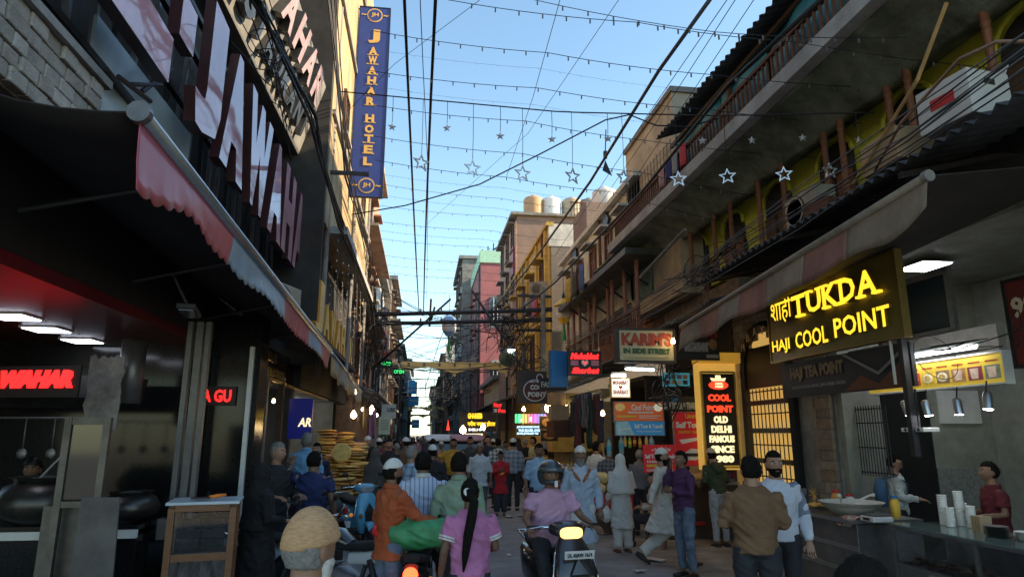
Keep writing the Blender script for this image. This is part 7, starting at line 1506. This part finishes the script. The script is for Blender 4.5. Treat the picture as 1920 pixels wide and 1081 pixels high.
for (u, y) in spots:
    cn_, cc = CR[k % 12]; hn, hv = HD[(k * 7 + k // 12) % 4]; fc = R_.choice([0, 180, 178, 10, -20, 160, 200, 30])
    person('far walker in a %s top with %s%s' % (cn_, hn, ['', ' in the crowd beyond the stalls', ' deep in the crowd', ' near the yellow gate', ' ahead of the pink rickshaw'][k // 12]), u, y, R_.uniform(1.66, 1.86), fc, 'shirt' if k % 3 else 'kurta', cloth('crowd_' + cn_, cc), [DKTR, JEANS, WHITEC][k % 3], hair=HAIRG if hv == 'grey' else HAIRB, cap=hv if hv is WHITEC else None, hijab=cloth('crowd_scarf', (.04, .035, .04)) if hv == 'scarf' else None, skin=k % 4, lod=2, arms=R_.choice([('down', 'down'), ('fwd', 'down'), ('swf', 'swb'), ('text', 'down')]), legs=R_.choice([('stand', 'stand'), ('front', 'back'), ('back', 'front')]))
    k += 1
# ================================================================ vehicles
RUB = mat('tyre_rubber', (.015, .015, .016), .8, var=.2); CHROME = mat('chrome', (.6, .6, .62), .12, .95, var=.05)
def wheel(par, c, r, w, spokes=6, name='wheel'):
    M = Matrix.Rotation(rad(90), 3, 'Y')
    o = MB().lathe([(r * .72, -w * .5), (r * .94, -w * .5), (r, -w * .2), (r, w * .2), (r * .94, w * .5), (r * .72, w * .5)], c, 26, M).build(name, RUB, par, smooth=40)
    MB().lathe([(r * .66, -w * .42), (r * .74, -w * .42), (r * .74, w * .42), (r * .66, w * .42)], c, 26, M).build('rim', STEELD, o)
    sp = MB()
    for k in range(spokes):
        a = 2 * math.pi * k / spokes; sp.tube([Vector(c), Vector(c) + Vector((0, math.cos(a), math.sin(a))) * r * .7], [.022, .016], 6)
    sp.lathe([(.05, -w * .5), (.05, w * .5)], c, 12, M).build('spokes', STEELD, o); return o
def scooter(label, loc, rz, paint, lit=False, plate=None, dark=None, mirrors=True):
    e = thing('scooter', label, 'scooter', loc, rz); dk = dark or BLACK; X, Z = Vector((1, 0, 0)), Vector((0, 0, 1)); Yv = Vector((0, 1, 0))
    wheel(e, (0, .64, .23), .23, .10); wheel(e, (0, -.60, .23), .23, .10)
    MB().loft([((0, .80, .36), X * .06, Z * .03, 2.5), ((0, .72, .45), X * .085, Z * .05, 2.5), ((0, .56, .47), X * .09, Z * .05, 2.5), ((0, .44, .38), X * .07, Z * .05, 2.5)], 14).build('front_mudguard', paint, e, smooth=40)
    MB().loft([((0, .50, .30), X * .12, Yv * .05, 3), ((0, .55, .45), X * .20, Yv * .09, 3), ((0, .53, .65), X * .225, Yv * .10, 3), ((0, .47, .82), X * .19, Yv * .085, 3), ((0, .42, .95), X * .12, Yv * .06, 3)], 20).build('front_apron', paint, e, smooth=50)
    MB().prism([(-.06, .648, .42), (.06, .648, .42), (.085, .645, .66), (0, .60, .80), (-.085, .645, .66)], None, (0, .018, 0)).build('apron_crest', dk, e, bevel=.006)
    for s in (-1, 1):
        MB().ball((s * .13, .60, .58), (.05, .03, .085), 12, 8).build('indicator', mat('smoked_lens', (.2, .1, .04), .15, var=.1), e, smooth=True)
        MB().tube([(s * .19, .56, .38), (s * .232, .55, .60), (s * .19, .50, .84)], .009, 6).build('apron_trim', CHROME, e, smooth=True)
    MB().loft([((0, .24, 1.02), X * .16, Z * .05, 2.6), ((0, .34, 1.03), X * .20, Z * .075, 2.6), ((0, .43, 1.01), X * .15, Z * .065, 2.6), ((0, .46, 1.0), X * .11, Z * .05, 2.6)], 18).build('handlebar_cowl', paint, e, smooth=50)
    MB().loft([((0, .455, 1.0), X * .12, Z * .055, 3), ((0, .48, .995), X * .095, Z * .042, 3)], 18).build('headlight', glow('headlamp_glow', (1, .50, .13), 2.6) if lit else mat('lamp_lens', (.25, .27, .28), .08, var=.1), e, smooth=50)
    MB().tube([(0, .40, .9), (0, .33, 1.02)], .04, 10).build('steering_stem', dk, e)
    MB().tube([(-.36, .22, 1.03), (-.2, .30, 1.04), (.2, .30, 1.04), (.36, .22, 1.03)], .017, 8).build('handlebar', CHROME, e, smooth=True)
    for s in (-1, 1):
        MB().tube([(s * .26, .26, 1.035), (s * .38, .21, 1.03)], .023, 8).build('grip', RUB, e, smooth=True)
        MB().tube([(s * .24, .31, 1.05), (s * .37, .28, 1.03)], .007, 5).build('brake_lever', CHROME, e)
        if not mirrors: continue
        m = MB().tube([(s * .22, .28, 1.05), (s * .30, .26, 1.22)], .008, 5); m.ball((s * .33, .25, 1.25), (.06, .02, .04), 10, 6); m.build('mirror', dk, e, smooth=True)
    MB().box((0, .20, .30), (.34, .52, .06)).build('floorboard', dk, e, bevel=.01)
    MB().loft([((0, -.02, .48), X * .13, Z * .17, 3), ((0, -.2, .52), X * .20, Z * .22, 3), ((0, -.5, .56), X * .21, Z * .19, 3), ((0, -.8, .64), X * .14, Z * .11, 3), ((0, -.92, .68), X * .08, Z * .06, 3)], 20).build('rear_body', paint, e, smooth=50)
    MB().loft([((0, .04, .76), X * .10, Z * .03, 3), ((0, -.12, .77), X * .15, Z * .05, 3), ((0, -.5, .79), X * .15, Z * .055, 3), ((0, -.76, .82), X * .11, Z * .035, 3)], 18).build('seat', RUB, e, smooth=50)
    MB().tube([(-.12, -.66, .80), (-.14, -.86, .86), (.14, -.86, .86), (.12, -.66, .80)], .014, 6).build('grab_rail', CHROME, e, smooth=True)
    MB().ball((0, -.93, .64), (.09, .03, .05), 10, 8).build('tail_lamp', RED, e, smooth=True)
    MB().tube([(.15, -.15, .2), (.17, -.5, .22), (.17, -.85, .28)], [.03, .05, .05], 10).build('exhaust', STEELD, e, smooth=True)
    if plate:
        o = MB().box((0, .655, .83), (.30, .01, .075), (rad(-14), 0, 0)).build('number_plate', WHITEP, e)
        t = lettering(plate, e, -.125, -.02, .25, .042, 0, BLACK, .04, .004, name='plate_number'); t.matrix_parent_inverse = Matrix(); t.matrix_local = Matrix.Translation((0, .664, .83)) @ Matrix.Rotation(rad(180), 4, 'Z') @ Matrix.Rotation(rad(90 - 14), 4, 'X')
    return e
def motorcycle(label, loc, rz, paint, tail=False, seatm=None, chrome=True, white=None):
    e = thing('motorcycle', label, 'motorcycle', loc, rz); X, Y_, Z = Vector((1, 0, 0)), Vector((0, 1, 0)), Vector((0, 0, 1))
    wheel(e, (0, .68, .30), .30, .10, 8); wheel(e, (0, -.62, .30), .30, .12, 8)
    MB().loft([((0, .22, .76), X * .08, Z * .06, 2.5), ((0, .12, .84), X * .14, Z * .12, 2.5), ((0, -.05, .84), X * .13, Z * .11, 2.5), ((0, -.2, .78), X * .08, Z * .06, 2.5)], 18).build('fuel_tank', paint, e, smooth=50)
    MB().loft([((0, -.16, .78), X * .10, Z * .04, 3), ((0, -.4, .79), X * .14, Z * .05, 3), ((0, -.7, .84), X * .12, Z * .045, 3), ((0, -.84, .86), X * .07, Z * .03, 3)], 18).build('seat', seatm or RUB, e, smooth=50)
    MB().loft([((0, -.2, .66), X * .10, Z * .07, 3), ((0, -.6, .70), X * .13, Z * .08, 3), ((0, -.92, .80), X * .06, Z * .04, 3)], 16).build('tail_fairing', white or paint, e, smooth=50)
    MB().loft([((0, .16, .42), X * .12, Z * .15, 4), ((0, -.1, .40), X * .15, Z * .17, 4), ((0, -.3, .38), X * .10, Z * .10, 4)], 16).build('engine', STEELD, e, smooth=40)
    for k in range(5): MB().box((0, .09, .45 + .035 * k), (.27, .20, .012)).build('cooling_fin', STEELD, e)
    MB().tube([(0, .38, .92), (0, .2, .62), (0, .05, .30), (0, -.25, .30), (0, -.4, .70)], .025, 8).build('frame', IRON, e, smooth=True)
    for s in (-1, 1):
        MB().tube([(s * .09, .68, .30), (s * .09, .42, .96)], .022, 8).build('fork', CHROME, e, smooth=True)
        MB().tube([(s * .13, -.62, .32), (s * .13, -.48, .68)], .03, 8).build('shock_absorber', CHROME if chrome else IRON, e, smooth=True)
        m = MB().tube([(s * .26, .32, 1.05), (s * .30, .30, 1.2)], .007, 5); m.ball((s * .33, .29, 1.23), (.055, .018, .04), 10, 6); m.build('mirror', BLACK, e, smooth=True)
        MB().ball((s * .17, -.9, .70), (.03, .035, .03), 10, 8).build('indicator', mat('orange_lens', (.55, .18, .02), .2, var=.05, emit=.25), e, smooth=True)
    MB().tube([(-.36, .26, 1.04), (-.16, .36, 1.0), (.16, .36, 1.0), (.36, .26, 1.04)], .015, 8).build('handlebar', CHROME, e, smooth=True)
    MB().lathe([(.03, -.1), (.085, -.05), (.095, .02), (.09, .035)], (0, .50, .90), 18, Matrix.Rotation(rad(-90), 3, 'X')).build('headlamp', paint if not chrome else CHROME, e, smooth=50)
    MB().loft([((0, .94, .45), X * .06, Z * .02, 2.5), ((0, .70, .63), X * .07, Z * .02, 2.5), ((0, .44, .56), X * .06, Z * .02, 2.5)], 12).build('front_mudguard', paint, e, smooth=40)
    MB().loft([((0, -.55, .64), X * .08, Z * .02, 2.5), ((0, -.85, .62), X * .08, Z * .03, 2.5), ((0, -1.0, .45), X * .07, Z * .02, 2.5)], 12).build('rear_mudguard', BLACK, e, smooth=40)
    MB().lathe([(.02, .05), (.062, .03), (.066, 0), (.05, -.025)], (0, -.99, .76), 16, Matrix.Rotation(rad(90), 3, 'X')).build('tail_lamp', glow('tail_lamp_glow', (1, .035, .01), 9.0) if tail else RED, e, smooth=50)
    MB().box((0, -1.03, .54), (.2, .01, .10), (rad(12), 0, 0)).build('number_plate', WHITEP if chrome else YEL, e)
    MB().tube([(.13, .1, .25), (.15, -.3, .22), (.16, -.85, .34)], [.025, .04, .045], 10).build('exhaust', CHROME, e, smooth=True)
    MB().tube([(-.12, 0, .28), (-.2, .05, .04), (-.24, .08, .012)], .012, 6).build('side_stand', IRON, e)
    return e
p = aY(1056, 812, 7.0)
dkg = mat('charcoal_metallic', (.045, .045, .048), .25, .5, var=.1, coat=.5)
sc1 = scooter('black scooter with glowing headlight ridden toward the viewer', (p.x - .08, 7.1, 0), rad(-171), dkg, True, 'DL 6SAW 7674', mat('gloss_black', (.015, .015, .016), .15, coat=.6), False)
hd = Vector((math.sin(rad(171)), math.cos(rad(171)), 0))
rp = Vector((p.x - .08, 7.1, 0)) - hd * .16
person('scooter rider in a lilac pink shirt and dark open helmet', 0, rp.y, 1.74, -171, 'shirt', cloth('lilac_pink', (.48, .28, .40), .1), DKTR, sleeves='short', arms=(((.28, .10, 1.17), (.31, .32, 1.12)), ((.28, .10, 1.17), (.31, .32, 1.12))), legs=('ride', 'ride'), skin=1, lod=0, drop=.10, helmet=True, moust=True, belly=.05, x=rp.x, wide=1.08, lean=.04)
p = aY(792, 812, 6.75)
motorcycle('motorcycle with glowing red tail lamp carrying the green sack', (p.x, 7.1, 0), rad(-4), BLACK, True)
sk_ = thing('green_sack', 'bulging green printed sack tied across the motorcycle seat', 'sack', (p.x + .02, 6.72, .86))
m = remeshed(MB().loft([((-.34, 0, .14), Vector((0, .05, 0)), Vector((0, 0, .05)), 2.5), ((-.30, 0, .15), Vector((0, .15, 0)), Vector((0, 0, .12)), 2.6), ((0, 0, .16), Vector((0, .18, 0)), Vector((0, 0, .15)), 2.6), ((.28, 0, .15), Vector((0, .15, 0)), Vector((0, 0, .12)), 2.6), ((.36, 0, .14), Vector((0, .06, 0)), Vector((0, 0, .06)), 2.5)], 18), .014, 4, .016, 2.0, (7, 7, 7)); m.materials.append(mat('green_woven_plastic', (.05, .26, .10), .45, var=.4, scale=9)); link('sack_body', m, sk_)
MB().tube([(-.40, 0, .14), (-.45, .02, .18), (-.43, -.03, .24)], [.03, .035, .02], 8).build('red_tie', RED, sk_, smooth=True)
p = aY(640, 812, 7.9)
motorcycle('white tailed sport motorcycle parked behind the tan capped man', (p.x + .05, 7.7, 0), rad(62), mat('black_gloss_tank', (.02, .02, .022), .2, coat=.5), False, None, False, mat('white_fairing', (.55, .58, .62), .25, var=.06, coat=.4))
p = aY(596, 812, 10.3)
motorcycle('black and chrome motorcycle parked beyond the white tailed one', (p.x, 10.3, 0), rad(160), mat('black_gloss_tank', (.02, .02, .022)), False)
p = aY(556, 812, 8.4)
scooter('pale grey fronted scooter parked by the dark doorway', (p.x, 8.3, 0), rad(-110), mat('pale_grey_paint', (.30, .34, .38), .3, var=.08, coat=.4), dark=BLACK)
p = aY(664, 812, 12.6)
scooter('sky blue scooter parked in front of the bread stall', (p.x + .12, 12.5, 0), rad(205), mat('sky_blue_paint', (.10, .36, .52), .25, var=.06, coat=.5), dark=BLACK)
def rickshaw(label, u, y, roofm, rz=rad(180)):
    p = aY(u, 812, y); e = thing('rickshaw', label, 'rickshaw', (p.x, y, 0), rz); X, Y_, Z = Vector((1, 0, 0)), Vector((0, 1, 0)), Vector((0, 0, 1))
    MB().loft([((0, 1.25, .45), X * .30, Z * .12, 3), ((0, 1.1, .62), X * .5, Z * .3, 4), ((0, .7, .62), X * .6, Z * .32, 5), ((0, -1.0, .62), X * .6, Z * .32, 5)], 20).build('body', mat('rick_green', (.05, .12, .08), .4, var=.2), e, smooth=50)
    for sx in (-1, 1):
        MB().tube([(sx * .5, 1.05, .9), (sx * .5, .85, 1.75)], .03, 6).build('pillar', WHITEP, e); MB().tube([(sx * .56, -.9, .9), (sx * .56, -.9, 1.75)], .03, 6).build('pillar', WHITEP, e); wheel(e, (sx * .5, -.7, .25), .25, .1)
        MB().ball((sx * .36, 1.3, .62), (.08, .04, .08), 10, 8).build('headlight', mat('lamp_lens', (.25, .27, .28)), e, smooth=True)
    wheel(e, (0, 1.1, .22), .22, .09)
    MB().loft([((0, 1.12, 1.72), X * .52, Z * .03, 4), ((0, .8, 1.8), X * .6, Z * .07, 4), ((0, 0, 1.84), X * .62, Z * .08, 4), ((0, -1.05, 1.78), X * .6, Z * .07, 4)], 18).build('roof', roofm, e, smooth=50)
    MB().prism([(-.48, 1.07, .93), (.48, 1.07, .93), (.46, .88, 1.7), (-.46, .88, 1.7)], None, (0, .012, 0)).build('windscreen', GLASSD, e)
    MB().box((0, -.4, .8), (1.0, .5, .15)).build('bench', RUB, e); return e
rickshaw('white roofed auto rickshaw coming through the far crowd', 826, 25, WHITEP); rickshaw('auto rickshaw with a faded pink roof in the far crowd', 874, 24.5, mat('faded_pink_roof', (.45, .22, .25), .6, var=.2))
rd = thing('red_cone_lamp', 'glowing red cone lamp standing above the far rickshaw', 'lamp', aY(840, 806, 30)); MB().lathe([(.09, 0), (.06, .12), (.065, .14), (.03, .28), (.01, .45)], n=14).build('cone', glow('red_cone_glow', (1, .06, .03), 1.0), rd, smooth=40); MB().tube([(0, 0, 0), (0, 0, -2.1)], .04, 6).build('post', IRON, rd)
bpy.data.scenes.remove(WORK)
